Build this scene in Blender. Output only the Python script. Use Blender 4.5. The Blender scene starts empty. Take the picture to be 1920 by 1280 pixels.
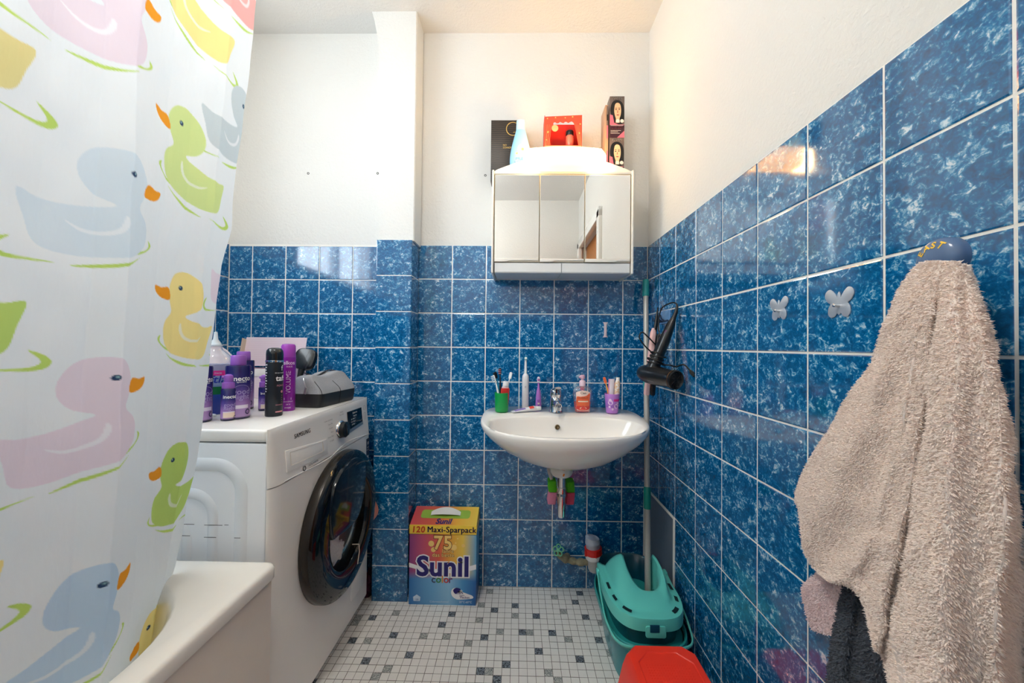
import bpy, bmesh, math, random
import numpy as np
from mathutils import Vector, Matrix
R = random.Random(7)
sc = bpy.context.scene
COL = sc.collection
PI = math.pi

# ------------------------------------------------------------------ colours and materials
def lin(c):
    out = []
    for v in c[:3]:
        v = v / 255.0
        out.append(v / 12.92 if v <= 0.04045 else ((v + 0.055) / 1.055) ** 2.4)
    return tuple(out) + (1.0,)

class N:
    """small helper around a node tree"""
    def __init__(s, name):
        s.m = bpy.data.materials.new(name); s.m.use_nodes = True
        s.t = s.m.node_tree; s.t.nodes.clear()
        s.out = s.t.nodes.new('ShaderNodeOutputMaterial')
    def n(s, typ, **kw):
        nd = s.t.nodes.new('ShaderNode' + typ)
        for k, v in kw.items():
            if k in nd.inputs: nd.inputs[k].default_value = v
            else: setattr(nd, k, v)
        return nd
    def l(s, a, b): s.t.links.new(a, b)

def mat(name, c, rough=0.5, metal=0.0, trans=0.0, ior=1.45, bump=0.0, bscale=80.0, vary=0.04, vscale=25.0, coat=0.0, emit=None, estr=0.0, alpha=1.0, sheen=0.0, spec=0.5, sss=0.0):
    k = N(name)
    b = k.n('BsdfPrincipled')
    b.inputs['Roughness'].default_value = rough
    b.inputs['Metallic'].default_value = metal
    b.inputs['Transmission Weight'].default_value = trans
    b.inputs['IOR'].default_value = ior
    b.inputs['Coat Weight'].default_value = coat
    b.inputs['Alpha'].default_value = alpha
    b.inputs['Sheen Weight'].default_value = sheen
    b.inputs['Specular IOR Level'].default_value = spec
    if sss: 
        b.inputs['Subsurface Weight'].default_value = sss
        b.inputs['Subsurface Radius'].default_value = (0.01, 0.008, 0.006)
    tc = k.n('TexCoord')
    nz = k.n('TexNoise'); nz.inputs['Scale'].default_value = vscale; nz.inputs['Detail'].default_value = 4
    k.l(tc.outputs['Object'], nz.inputs['Vector'])
    L = lin(c)
    if vary > 0:
        mx = k.n('MixRGB'); mx.inputs[1].default_value = tuple(v * (1 - vary) for v in L[:3]) + (1,)
        mx.inputs[2].default_value = tuple(min(1, v * (1 + vary)) for v in L[:3]) + (1,)
        k.l(nz.outputs['Fac'], mx.inputs[0]); k.l(mx.outputs[0], b.inputs['Base Color'])
    else:
        b.inputs['Base Color'].default_value = L
    if bump > 0:
        n2 = k.n('TexNoise'); n2.inputs['Scale'].default_value = bscale; n2.inputs['Detail'].default_value = 3
        k.l(tc.outputs['Object'], n2.inputs['Vector'])
        bp = k.n('Bump'); bp.inputs['Strength'].default_value = bump; bp.inputs['Distance'].default_value = 0.002
        k.l(n2.outputs['Fac'], bp.inputs['Height']); k.l(bp.outputs[0], b.inputs['Normal'])
    if emit is not None:
        b.inputs['Emission Color'].default_value = lin(emit); b.inputs['Emission Strength'].default_value = estr
    k.l(b.outputs[0], k.out.inputs[0])
    return k.m

def ramp_mat(name, axis, stops, rough=0.35, metal=0.0, space='Object', coat=0.0):
    """print that changes colour along one local axis; stops = [(position in metres, rgb)]"""
    k = N(name); b = k.n('BsdfPrincipled')
    b.inputs['Roughness'].default_value = rough; b.inputs['Metallic'].default_value = metal; b.inputs['Coat Weight'].default_value = coat
    tc = k.n('TexCoord'); sp = k.n('SeparateXYZ'); k.l(tc.outputs[space], sp.inputs[0])
    mr = k.n('MapRange'); mr.inputs['From Min'].default_value = stops[0][0]; mr.inputs['From Max'].default_value = stops[-1][0]
    k.l(sp.outputs['XYZ'.index(axis)], mr.inputs['Value'])
    rp = k.n('ValToRGB'); el = rp.color_ramp.elements
    w = stops[-1][0] - stops[0][0]
    while len(el) < len(stops): el.new(0.5)
    for e, (p, c) in zip(el, stops):
        e.position = (p - stops[0][0]) / w
    for e, (p, c) in zip(el, stops):
        e.color = lin(c)
    k.l(mr.outputs[0], rp.inputs[0]); k.l(rp.outputs[0], b.inputs['Base Color']); k.l(b.outputs[0], k.out.inputs[0])
    return k.m

# ------------------------------------------------------------------ geometry accumulator
def rotm(a, axis): return Matrix.Rotation(a, 4, axis)

class G:
    def __init__(s): s.v = []; s.f = []; s.m = []; s.fl = []; s.uv = None
    def add(s, verts, faces, mi=0, M=None, flat=False):
        o = len(s.v)
        for p in verts:
            p = Vector(p)
            s.v.append(tuple(M @ p) if M is not None else tuple(p))
        for f in faces:
            s.f.append(tuple(i + o for i in f)); s.m.append(mi); s.fl.append(flat)
        return s
    def box(s, c, size, mi=0, bev=0.0, seg=2, M=None, fn=None):
        bm = bmesh.new(); bmesh.ops.create_cube(bm, size=1.0)
        for v in bm.verts: v.co = Vector((v.co.x * size[0], v.co.y * size[1], v.co.z * size[2]))
        if bev > 0:
            bmesh.ops.bevel(bm, geom=list(bm.edges), offset=bev, segments=seg, profile=0.5, affect='EDGES')
        T = Matrix.Translation(Vector(c))
        if M is not None: T = T @ M
        vs = [T @ v.co for v in bm.verts]
        if fn: vs = [fn(p) for p in vs]
        bm.verts.index_update()
        s.add(vs, [[v.index for v in f.verts] for f in bm.faces], mi); bm.free(); return s
    def loft(s, rings, mi=0, closed=True, cap0=False, cap1=False, M=None):
        n = len(rings[0]); vs = [p for r in rings for p in r]; fs = []
        for i in range(len(rings) - 1):
            for j in range(n if closed else n - 1):
                a = i * n + j; b = i * n + (j + 1) % n
                fs.append((a, b, b + n, a + n))
        if cap0: fs.append(tuple(range(n - 1, -1, -1)))
        if cap1: fs.append(tuple((len(rings) - 1) * n + j for j in range(n)))
        return s.add(vs, fs, mi, M)
    def lathe(s, prof, n=32, mi=0, M=None, cap0=False, cap1=False, sx=1.0, sy=1.0, a0=0.0, a1=None):
        full = a1 is None; a1 = 2 * PI if full else a1
        k = n if full else n + 1
        rings = [[(r * math.cos(a0 + (a1 - a0) * j / n) * sx, r * math.sin(a0 + (a1 - a0) * j / n) * sy, z) for j in range(k)] for r, z in prof]
        return s.loft(rings, mi, full, cap0 and full, cap1 and full, M)
    def tube(s, pts, r, n=10, mi=0, cap=True, M=None, flatten=None):
        pts = [Vector(p) for p in pts]; k = len(pts)
        rr = r if isinstance(r, (list, tuple)) else [r] * k
        rings = []; up = None
        for i in range(k):
            t = (pts[min(i + 1, k - 1)] - pts[max(i - 1, 0)]).normalized()
            if up is None:
                up = Vector((0, 0, 1)) if abs(t.z) < 0.9 else Vector((0, 1, 0))
            a = (up - t * up.dot(t)).normalized(); b = t.cross(a); up = a
            fl = flatten or (1, 1)
            rings.append([tuple(pts[i] + (a * math.cos(2 * PI * j / n) * fl[0] + b * math.sin(2 * PI * j / n) * fl[1]) * rr[i]) for j in range(n)])
        return s.loft(rings, mi, True, cap, cap, M)
    def prism(s, poly, fn, d0, d1, mi=0, bev=0.0):
        """2-D outline pushed from depth d0 to d1 (d1 = front); fn(u, v, d) -> 3-D point; the front edge may be rounded"""
        n = len(poly)
        def ins(k):
            if k == 0: return poly
            out = []
            for i in range(n):
                p0 = Vector(poly[i - 1]); p1 = Vector(poly[i]); p2 = Vector(poly[(i + 1) % n])
                e1 = (p1 - p0); e2 = (p2 - p1)
                n1 = Vector((-e1.y, e1.x)); n2 = Vector((-e2.y, e2.x))
                if n1.length > 0: n1.normalize()
                if n2.length > 0: n2.normalize()
                d = n1 + n2
                if d.length < 1e-6: d = n1
                d.normalize(); q = max(0.4, d.dot(n1)) if n1.length else 1
                out.append(tuple(p1 + d * (k / q)))
            return out
        area = sum(poly[i][0] * poly[(i + 1) % n][1] - poly[(i + 1) % n][0] * poly[i][1] for i in range(n))
        if area < 0: poly = poly[::-1]
        sg = 1 if d1 > d0 else -1
        rings = [[fn(u, v, d0) for u, v in poly]]
        if bev > 0:
            rings.append([fn(u, v, d1 - sg * bev) for u, v in poly])
            for t in (PI / 4, PI / 2):
                rings.append([fn(u, v, d1 - sg * bev * (1 - math.sin(t))) for u, v in ins(bev * (1 - math.cos(t)))])
        else:
            rings.append([fn(u, v, d1) for u, v in poly])
        return s.loft(rings, mi, True, True, True)
    def text(s, txt, size, fn, mi=0, align='CENTER', bold=0.0, depth=0.0, shear=0.0, space=1.0, narrow=1.0):
        if bold > 0 and any(q in txt for q in 'MNW') and size < .04:   # thicken by overprinting: these letters close up when offset
            for k in (-1, 0, 1): s.text(txt, size, (lambda a, b, k=k: fn(a + k * bold * size * .9, b)), mi, align, 0.0, depth, shear, space, narrow)
            return s
        vs, fs = glyphs(txt, bold, shear, space)
        if not vs: return s
        x0 = min(v[0] for v in vs); x1 = max(v[0] for v in vs)
        off = {'LEFT': x0, 'CENTER': (x0 + x1) / 2, 'RIGHT': x1}[align]
        return s.add([fn((x - off) * size * narrow, y * size) for x, y in vs], fs, mi, flat=True)
    def obj(s, name, mats, parent=None, sharp=40, base=None):
        me = bpy.data.meshes.new(name)
        o0 = Vector(base) if base is not None else (Vector(ROOT[parent.name]) if parent is not None else Vector((0, 0, 0)))
        me.from_pydata([(x - o0.x, y - o0.y, z - o0.z) for x, y, z in s.v], [], s.f)
        for m_ in (mats if isinstance(mats, (list, tuple)) else [mats]): me.materials.append(m_)
        me.polygons.foreach_set('material_index', s.m)
        me.polygons.foreach_set('use_smooth', [not q for q in s.fl])
        if s.uv is not None:
            me.uv_layers.new(name='UVMap'); me.uv_layers[0].data.foreach_set('uv', np.asarray(s.uv, dtype=np.float32).ravel())
        me.validate(); me.update()
        if sharp is not None:
            me.set_sharp_from_angle(angle=math.radians(sharp))
        o = bpy.data.objects.new(name, me); COL.objects.link(o)
        if parent is not None:
            o.parent = parent; ROOT[o.name] = ROOT[parent.name]
        else:
            o.location = o0; ROOT[o.name] = tuple(o0)
        return o

ROOT = {}
_gl = {}
def glyphs(txt, bold, shear, space):
    key = (txt, bold, shear, space)
    if key in _gl: return _gl[key]
    cu = bpy.data.curves.new('lettering_source', 'FONT')
    cu.body = txt; cu.size = 1.0; cu.offset = bold; cu.shear = shear; cu.space_character = space; cu.resolution_u = 3
    ob = bpy.data.objects.new('lettering_source', cu)
    me = ob.to_mesh()
    vs = [(v.co.x, v.co.y) for v in me.vertices]; fs = [tuple(p.vertices) for p in me.polygons]
    ob.to_mesh_clear(); bpy.data.objects.remove(ob); bpy.data.curves.remove(cu)
    _gl[key] = (vs, fs); return _gl[key]

def tag(o, label, cat, group=None, kind=None):
    if label: o['label'] = label
    if cat: o['category'] = cat
    if group: o['group'] = group
    if kind: o['kind'] = kind
    return o
def thing(name, loc, label, cat, group=None):
    o = bpy.data.objects.new(name, None); COL.objects.link(o); o.location = loc; o.empty_display_size = 0.05
    ROOT[o.name] = tuple(loc)
    return tag(o, label, cat, group)
def struct(o, label, cat='wall'): return tag(o, label, cat, None, 'structure')

def plane_fn(o, u, v, nrm=(0, 0, 0), eps=0.0):
    o = Vector(o) + Vector(nrm) * eps; u = Vector(u); v = Vector(v); nn = Vector(nrm)
    return lambda a, b, d=0.0: tuple(o + u * a + v * b + nn * d)
def front_fn(x, y, z, eps=0.0004):      # a face that looks towards -Y
    return lambda a, b, d=0.0: (x + a, y - eps - d, z + b)
def side_fn(x, y, z, eps=0.0004):       # a face that looks towards +X
    return lambda a, b, d=0.0: (x + eps + d, y + a, z + b)
def wall_fn(x, y, z, eps=0.0004):       # a face on the right wall that looks towards -X
    return lambda a, b, d=0.0: (x - eps - d, y - a, z + b)
def curve_fn(cx, cy, z0, r, ang, eps=0.0003, sx=1.0, sy=1.0):   # wraps lettering round a bottle; ang = direction of its middle
    def fn(a, b, d=0.0):
        t = ang + a / r; q = r + eps + d
        return (cx + q * math.cos(t) * sx, cy + q * math.sin(t) * sy, z0 + b)
    return fn
def arc(cx, cy, r, a0, a1, n=12, ry=None):
    return [(cx + r * math.cos(a0 + (a1 - a0) * i / n), cy + (ry or r) * math.sin(a0 + (a1 - a0) * i / n)) for i in range(n + 1)]
def rrect(w, h, r, n=5, cx=0, cy=0):
    x = w / 2 - r; y = h / 2 - r; out = []
    for (a, b, s) in ((x, y, 0), (-x, y, 1), (-x, -y, 2), (x, -y, 3)):
        out += arc(cx + a, cy + b, r, s * PI / 2, (s + 1) * PI / 2, n)
    return out
def cr(pts, n=8, closed=False):
    """Catmull-Rom through the points (any dimension)"""
    P = [np.array(p, float) for p in pts]; k = len(P); out = []
    rng = range(k) if closed else range(k - 1)
    for i in rng:
        if closed: p0, p1, p2, p3 = P[i - 1], P[i], P[(i + 1) % k], P[(i + 2) % k]
        else: p0, p1, p2, p3 = P[max(i - 1, 0)], P[i], P[i + 1], P[min(i + 2, k - 1)]
        for j in range(n):
            t = j / n
            out.append(tuple(0.5 * ((2 * p1) + (p2 - p0) * t + (2 * p0 - 5 * p1 + 4 * p2 - p3) * t * t + (3 * p1 - p0 - 3 * p2 + p3) * t ** 3)))
    if not closed: out.append(tuple(P[-1]))
    return out
def smooth(a, b, x):
    t = min(1, max(0, (x - a) / (b - a))); return t * t * (3 - 2 * t)
def lerp(a, b, t): return a + (b - a) * t
def at_axis(o, axis):
    """matrix that puts local +Z along axis with its origin at o"""
    q = Vector((0, 0, 1)).rotation_difference(Vector(axis).normalized())
    return Matrix.Translation(Vector(o)) @ q.to_matrix().to_4x4()

# ------------------------------------------------------------------ the room: metres, camera above the origin, looking along +Y
XL, XR, YB, YR, ZC = -1.290, 0.5635, 1.611, -0.62, 2.440
Z0 = 1.491                                   # top of the tiling

def tile_material():
    k = N('mottled_blue_glazed_tile'); b = k.n('BsdfPrincipled')
    uv = k.n('UVMap')
    n1 = k.n('TexNoise'); n1.inputs['Scale'].default_value = 82; n1.inputs['Detail'].default_value = 5; n1.inputs['Roughness'].default_value = 0.62; n1.inputs['Distortion'].default_value = 1.1
    n2 = k.n('TexNoise'); n2.inputs['Scale'].default_value = 30; n2.inputs['Detail'].default_value = 4; n2.inputs['Distortion'].default_value = 0.6
    n3 = k.n('TexNoise'); n3.inputs['Scale'].default_value = 150; n3.inputs['Detail'].default_value = 3; n3.inputs['Distortion'].default_value = 1.5
    for q in (n1, n2, n3): k.l(uv.outputs[0], q.inputs['Vector'])
    a = k.n('Math', operation='MULTIPLY_ADD'); a.inputs[1].default_value = 0.55; k.l(n2.outputs['Fac'], a.inputs[0]); k.l(n1.outputs['Fac'], a.inputs[2])
    a2 = k.n('Math', operation='MULTIPLY_ADD'); a2.inputs[1].default_value = 0.35; k.l(n3.outputs['Fac'], a2.inputs[0]); k.l(a.outputs[0], a2.inputs[2])
    mr = k.n('MapRange'); mr.inputs['From Min'].default_value = 0.72; mr.inputs['From Max'].default_value = 1.26; k.l(a2.outputs[0], mr.inputs['Value'])
    rp = k.n('ValToRGB'); e = rp.color_ramp.elements
    st = [(0.0, TILE[0]), (0.42, TILE[1]), (0.55, TILE[2]), (0.69, TILE[3]), (0.86, TILE[4])]
    while len(e) < len(st): e.new(0.5)
    for q, (p, c) in zip(e, st): q.position = p
    for q, (p, c) in zip(e, st): q.color = lin(c)
    k.l(mr.outputs[0], rp.inputs[0]); k.l(rp.outputs[0], b.inputs['Base Color'])
    b.inputs['Roughness'].default_value = 0.09; b.inputs['Coat Weight'].default_value = 0.9; b.inputs['Coat Roughness'].default_value = 0.05
    n4 = k.n('TexNoise'); n4.inputs['Scale'].default_value = 9; k.l(uv.outputs[0], n4.inputs['Vector'])
    bp = k.n('Bump'); bp.inputs['Strength'].default_value = 0.05; bp.inputs['Distance'].default_value = 0.004
    k.l(n4.outputs['Fac'], bp.inputs['Height']); k.l(bp.outputs[0], b.inputs['Normal']); k.l(bp.outputs[0], b.inputs['Coat Normal'])
    k.l(b.outputs[0], k.out.inputs[0]); return k.m
TILE = [(0, 70, 116), (4, 94, 148), (26, 120, 172), (112, 168, 200), (204, 222, 232)]

def stucco(name, c):
    k = N(name); b = k.n('BsdfPrincipled'); b.inputs['Roughness'].default_value = 0.85; b.inputs['Specular IOR Level'].default_value = 0.2
    tc = k.n('TexCoord')
    n1 = k.n('TexNoise'); n1.inputs['Scale'].default_value = 95; n1.inputs['Detail'].default_value = 4; n1.inputs['Roughness'].default_value = 0.55; n1.inputs['Distortion'].default_value = 0.4
    n2 = k.n('TexNoise'); n2.inputs['Scale'].default_value = 3.0; n2.inputs['Detail'].default_value = 5
    k.l(tc.outputs['Object'], n1.inputs['Vector']); k.l(tc.outputs['Object'], n2.inputs['Vector'])
    bp = k.n('Bump'); bp.inputs['Strength'].default_value = 0.55; bp.inputs['Distance'].default_value = 0.004
    k.l(n1.outputs['Fac'], bp.inputs['Height']); k.l(bp.outputs[0], b.inputs['Normal'])
    mx = k.n('MixRGB'); L = lin(c); mx.inputs[1].default_value = tuple(v * 0.95 for v in L[:3]) + (1,); mx.inputs[2].default_value = L
    k.l(n2.outputs['Fac'], mx.inputs[0]); k.l(mx.outputs[0], b.inputs['Base Color']); k.l(b.outputs[0], k.out.inputs[0]); return k.m

M_tile = tile_material()
M_grout = mat('white_grout', (242, 239, 232), 0.8, bump=0.2, bscale=300)
M_stucco = stucco('rough_white_plaster', (229, 228, 224))
M_ceil = stucco('ceiling_paint', (233, 231, 227))
M_greypanel = mat('bare_grey_board', (118, 132, 148), 0.6, bump=0.1, vary=0.08, vscale=8)
M_white = mat('white_enamel', (238, 238, 236), 0.25, coat=0.2)
M_mosaicw = mat('mosaic_white', (240, 237, 231), 0.35, vary=0.06, vscale=38)
M_floorgrout = mat('floor_grout', (112, 104, 94), 0.9, vary=0.2, vscale=12)

def mottled(name, c0, c1, s=260):
    k = N(name); b = k.n('BsdfPrincipled'); b.inputs['Roughness'].default_value = 0.35
    tc = k.n('TexCoord'); n1 = k.n('TexNoise'); n1.inputs['Scale'].default_value = s; n1.inputs['Detail'].default_value = 2; n1.inputs['Distortion'].default_value = 1.2
    k.l(tc.outputs['Object'], n1.inputs['Vector'])
    rp = k.n('ValToRGB'); rp.color_ramp.elements[0].position = 0.44; rp.color_ramp.elements[1].position = 0.58
    rp.color_ramp.elements[0].color = lin(c0); rp.color_ramp.elements[1].color = lin(c1)
    k.l(n1.outputs['Fac'], rp.inputs[0]); k.l(rp.outputs[0], b.inputs['Base Color']); k.l(b.outputs[0], k.out.inputs[0]); return k.m
M_mosaicd = mottled('mosaic_dark', (22, 28, 40), (150, 160, 168))
M_mosaicg = mottled('mosaic_grey', (120, 126, 126), (206, 206, 198))

def tiles(g, fn, us, vs, seed, skip=None, gap=0.0038):
    """one glazed tile between each two neighbouring lines; fn(u, v, d) with d outwards"""
    rr = random.Random(seed)
    if g.uv is None: g.uv = []
    for i in range(len(us) - 1):
        for j in range(len(vs) - 1):
            a, b = sorted((us[i], us[i + 1])); c, d = sorted((vs[j], vs[j + 1]))
            if skip and skip((a + b) / 2, (c + d) / 2): continue
            h = gap / 2; a += h; b -= h; c += h; d -= h
            if b - a < 0.004 or d - c < 0.004: continue
            tu = rr.uniform(-1, 1) * 0.0016; tv = rr.uniform(-1, 1) * 0.0016; pu, pv = rr.uniform(0, 40), rr.uniform(0, 40)
            mu, mv = (a + b) / 2, (c + d) / 2
            verts = []; uvs = []
            for ins, dep in ((0, -0.0022), (0.0005, -0.0006), (0.0024, 0.0)):
                for (x, y) in ((a + ins, c + ins), (b - ins, c + ins), (b - ins, d - ins), (a + ins, d - ins)):
                    verts.append(fn(x, y, dep + (tu * (x - mu) + tv * (y - mv) if dep > -0.002 else 0))); uvs.append((x + pu, y + pv))
            fs = [(8, 9, 10, 11)]
            for r0 in (0, 4):
                for q in range(4):
                    fs.append((r0 + q, r0 + (q + 1) % 4, r0 + 4 + (q + 1) % 4, r0 + 4 + q))
            g.add(verts, fs, 0, flat=True)
            for f in fs:
                for q in f: g.uv.append(uvs[q])
def quad(g, fn, u0, u1, v0, v1, d, mi):
    g.add([fn(u0, v0, d), fn(u1, v0, d), fn(u1, v1, d), fn(u0, v1, d)], [(0, 1, 2, 3)], mi, flat=True)
    if g.uv is not None: g.uv += [(0, 0)] * 4
def slab(g, fn, u0, u1, v0, v1, d0, d1, mi):
    P = [fn(u, v, d) for d in (d0, d1) for (u, v) in ((u0, v0), (u1, v0), (u1, v1), (u0, v1))]
    F = [(0, 1, 2, 3), (4, 7, 6, 5), (0, 4, 5, 1), (1, 5, 6, 2), (2, 6, 7, 3), (3, 7, 4, 0)]
    g.add(P, F, mi, flat=True)
    if g.uv is not None: g.uv += [(0, 0)] * 24

ROWS = [Z0 - 0.15 * i for i in range(10)] + [0.0]
WM = [M_tile, M_grout, M_stucco, M_greypanel]
# ---- back wall (towards -Y)
fb = lambda u, v, d: (u, YB - d, v)
g = G(); g.uv = []
slab(g, fb, XL - 0.02, XR + 0.02, -0.02, ZC + 0.02, -0.15, -0.004, 2)
quad(g, fb, XL, XR, 0, Z0, -0.0016, 1)
tiles(g, fb, [-0.4433 + 0.15 * i for i in range(7)] + [0.5635 - 0.0], ROWS, 1, skip=lambda u, v: u > 0.5535 and v < 0.44)
tiles(g, fb, [XL, -1.186, -1.036, -0.885, -0.735, -0.585], [1.484 - 0.15 * i for i in range(10)] + [0.0], 2)
struct(g.obj('wall_back', WM, sharp=None), 'back wall, blue mottled tiles below rough white plaster')
# ---- the boxed-in column in front of the back wall
YC, CX0, CX1 = 1.503, -0.589, -0.441
g = G(); g.uv = []
fc = lambda u, v, d: (u, YC - d, v)
fr = lambda u, v, d: (CX1 + d, u, v)
fl_ = lambda u, v, d: (CX0 - d, u, v)
CR = [1.484 - 0.1487 * i for i in range(10)] + [0.0]
for fnn, u0, u1 in ((fc, CX0 + .002, CX1 - .002), (fr, YC + .002, YB), (fl_, YC + .002, YB)):
    quad(g, fnn, u0, u1, 0, 1.484, -0.0016, 1)
tiles(g, fc, [CX0, CX1], CR, 3, gap=0.003); tiles(g, fr, [YC, YB + 0.003], CR, 4); tiles(g, fl_, [YC, YB], CR, 5)
lev = [(1.480, -0.5785, -0.434), (1.80, -0.580, -0.434), (2.10, -0.584, -0.434), (2.25, -0.590, -0.434), (2.33, -0.598, -0.434), (2.40, -0.612, -0.434), (2.445, -0.625, -0.434)]
rings = []
for z, a, b in lev: rings.append([(a, YC + .004, z), (b - .004, YC + .004, z), (b, YC + .008, z), (b, YB, z), (a, YB, z)])
n0 = len(g.f); g.loft(rings, 2, True, True, True)
g.uv += [(0, 0)] * sum(len(f) for f in g.f[n0:])
for i in range(n0, len(g.f)): g.fl[i] = True
struct(g.obj('wall_column', WM, sharp=None), 'narrow boxed column, blue tiled below, white plaster above', 'column')
# ---- right wall (towards -X)
fR = lambda u, v, d: (XR - d, u, v)
DY0, DY1, DZ = -0.50, 0.30, 1.96                # doorway
YL = [YB] + [1.4751 - 0.15 * i for i in range(8)] + [DY1 + 0.055]
g = G(); g.uv = []
slab(g, fR, DY1, YB + 0.15, -0.02, ZC + 0.02, -0.15, -0.004, 2)
slab(g, fR, YR - 0.02, DY0, -0.02, ZC + 0.02, -0.15, -0.004, 2)
slab(g, fR, DY0, DY1, DZ, ZC + 0.02, -0.15, -0.004, 2)
quad(g, fR, DY1, 1.3251, 0, Z0, -0.0016, 1); quad(g, fR, 1.3251, YB, 0.441, Z0, -0.0016, 1)
quad(g, fR, 1.330, YB, 0.0, 0.436, -0.003, 3)
tiles(g, fR, YL, ROWS, 6, skip=lambda u, v: u > 1.33 and v < 0.43)
struct(g.obj('wall_right', WM, sharp=None), 'right wall, blue mottled tiles below rough white plaster, bare grey patch low in the corner')
# white edging of the bare patch
g = G()
g.box((XR - 0.001, 1.327, 0.22), (0.006, 0.006, 0.44), 0, 0.001); g.box((XR - 0.001, 1.468, 0.4385), (0.006, 0.286, 0.006), 0, 0.001)
g.box((0.5545, YB - 0.001, 0.22), (0.008, 0.006, 0.44), 0, 0.001)
struct(g.obj('trim_1', [M_grout]), 'thin white edging round the bare grey wall patch', 'trim')
# ---- left wall with the window above the bath
WY0, WY1, WZ0, WZ1 = -0.25, 1.10, 1.50, 2.32
fL = lambda u, v, d: (XL + d, u, v)
g = G(); g.uv = []
slab(g, fL, YR - .02, YB + .15, -0.02, WZ0, -0.25, -0.004, 2); slab(g, fL, YR - .02, YB + .15, WZ1, ZC + .02, -0.25, -0.004, 2)
slab(g, fL, YR - .02, WY0, WZ0, WZ1, -0.25, -0.004, 2); slab(g, fL, WY1, YB + .15, WZ0, WZ1, -0.25, -0.004, 2)
quad(g, fL, YR, YB, 0, Z0, -0.0016, 1)
tiles(g, fL, [YB, 1.545] + [1.545 - 0.15 * i for i in range(1, 15)] + [YR], ROWS, 7)
struct(g.obj('wall_left', WM, sharp=None), 'left wall with window, blue mottled tiles below white plaster')
# window
g = G(); xx = XL - 0.13
for (y, z, sy, sz) in ((WY0 + .03, (WZ0 + WZ1) / 2, .06, WZ1 - WZ0), (WY1 - .03, (WZ0 + WZ1) / 2, .06, WZ1 - WZ0), ((WY0 + WY1) / 2, WZ0 + .03, WY1 - WY0, .06), ((WY0 + WY1) / 2, WZ1 - .03, WY1 - WY0, .06), ((WY0 + WY1) / 2, (WZ0 + WZ1) / 2, .05, WZ1 - WZ0)):
    g.box((xx, y, z), (.06, sy, sz), 0, .006)
wf = struct(g.obj('window_1', [M_white]), 'white framed window above the bath', 'window')
k = N('window_glass'); tr = k.n('BsdfTransparent'); gl = k.n('BsdfGlossy'); gl.inputs['Roughness'].default_value = 0.02; mx = k.n('MixShader'); mx.inputs[0].default_value = 0.06
k.l(tr.outputs[0], mx.inputs[1]); k.l(gl.outputs[0], mx.inputs[2]); k.l(mx.outputs[0], k.out.inputs[0])
g = G(); g.box((xx, (WY0 + WY1) / 2, (WZ0 + WZ1) / 2), (.006, WY1 - WY0 - .1, WZ1 - WZ0 - .1), 0)
g.obj('window_pane', [k.m], wf)
# ---- rear wall behind the camera, ceiling
fz = lambda u, v, d: (u, YR + d, v)
g = G(); g.uv = []
slab(g, fz, XL - .02, XR + .02, -.02, ZC + .02, -.15, -.004, 2); quad(g, fz, XL, XR, 0, Z0 - .15, -.0016, 1)
tiles(g, fz, [XL + 0.15 * i for i in range(13)] + [XR], ROWS[1:], 8)
struct(g.obj('wall_rear', WM, sharp=None), 'rear wall behind the camera, tiled below white plaster')
g = G(); g.box(((XL + XR) / 2, (YR + YB) / 2, ZC + 0.05), (XR - XL + 0.5, YB - YR + 0.5, 0.1), 0)
struct(g.obj('ceiling', [M_ceil]), 'plain white ceiling', 'ceiling')
# door in the right wall, beside the camera (seen in the mirror)
M_doorwood = mat('orange_wood', (176, 112, 52), 0.45, vary=0.25, vscale=14)
g = G()
for (y, z, sy, sz) in ((DY1 + .02, DZ / 2 + .02, .07, DZ + .04), (DY0 - .02, DZ / 2 + .02, .07, DZ + .04), ((DY0 + DY1) / 2, DZ + .02, DY1 - DY0 + .11, .07)):
    g.box((XR - .004, y, z), (.035, sy, sz), 0, .006)
dr = struct(g.obj('door_1', [M_white]), 'white door casing beside the camera', 'door')
g = G(); g.box((XR + .075, (DY0 + DY1) / 2, DZ / 2), (.04, DY1 - DY0, DZ - .005), 0, .004)
for z0, z1 in ((.15, .85), (1.0, 1.82)): g.box((XR + .058, (DY0 + DY1) / 2, (z0 + z1) / 2), (.02, .5, z1 - z0), 0, .01)
g.obj('door_leaf', [M_doorwood], dr)
g = G(); g.tube([(XR + .05, DY0 + .08, 1.02), (XR + .02, DY0 + .08, 1.02), (XR + .012, DY0 + .10, 1.02), (XR + .012, DY0 + .19, 1.02)], .008)
g.obj('door_handle', [mat('door_handle_metal', (170, 170, 172), 0.25, 1.0)], dr)
# tall pine cupboard in the rear corner, its edge seen in the mirror
t = thing('cupboard', (0.50, YR + .12, 0), 'orange pine cupboard edge seen in the mirror in the rear corner', 'cupboard')
g = G(); g.box((0.505, YR + .028, 0.93), (0.09, 0.05, 1.86), 0, .004); g.obj('carcass', [M_doorwood], t)
g = G(); g.box((0.505, YR + .057, 0.93), (0.085, 0.006, 1.80), 0, .002); g.obj('door', [mat('pine_front', (206, 146, 66), 0.5, vary=.2, vscale=20)], t)
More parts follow.
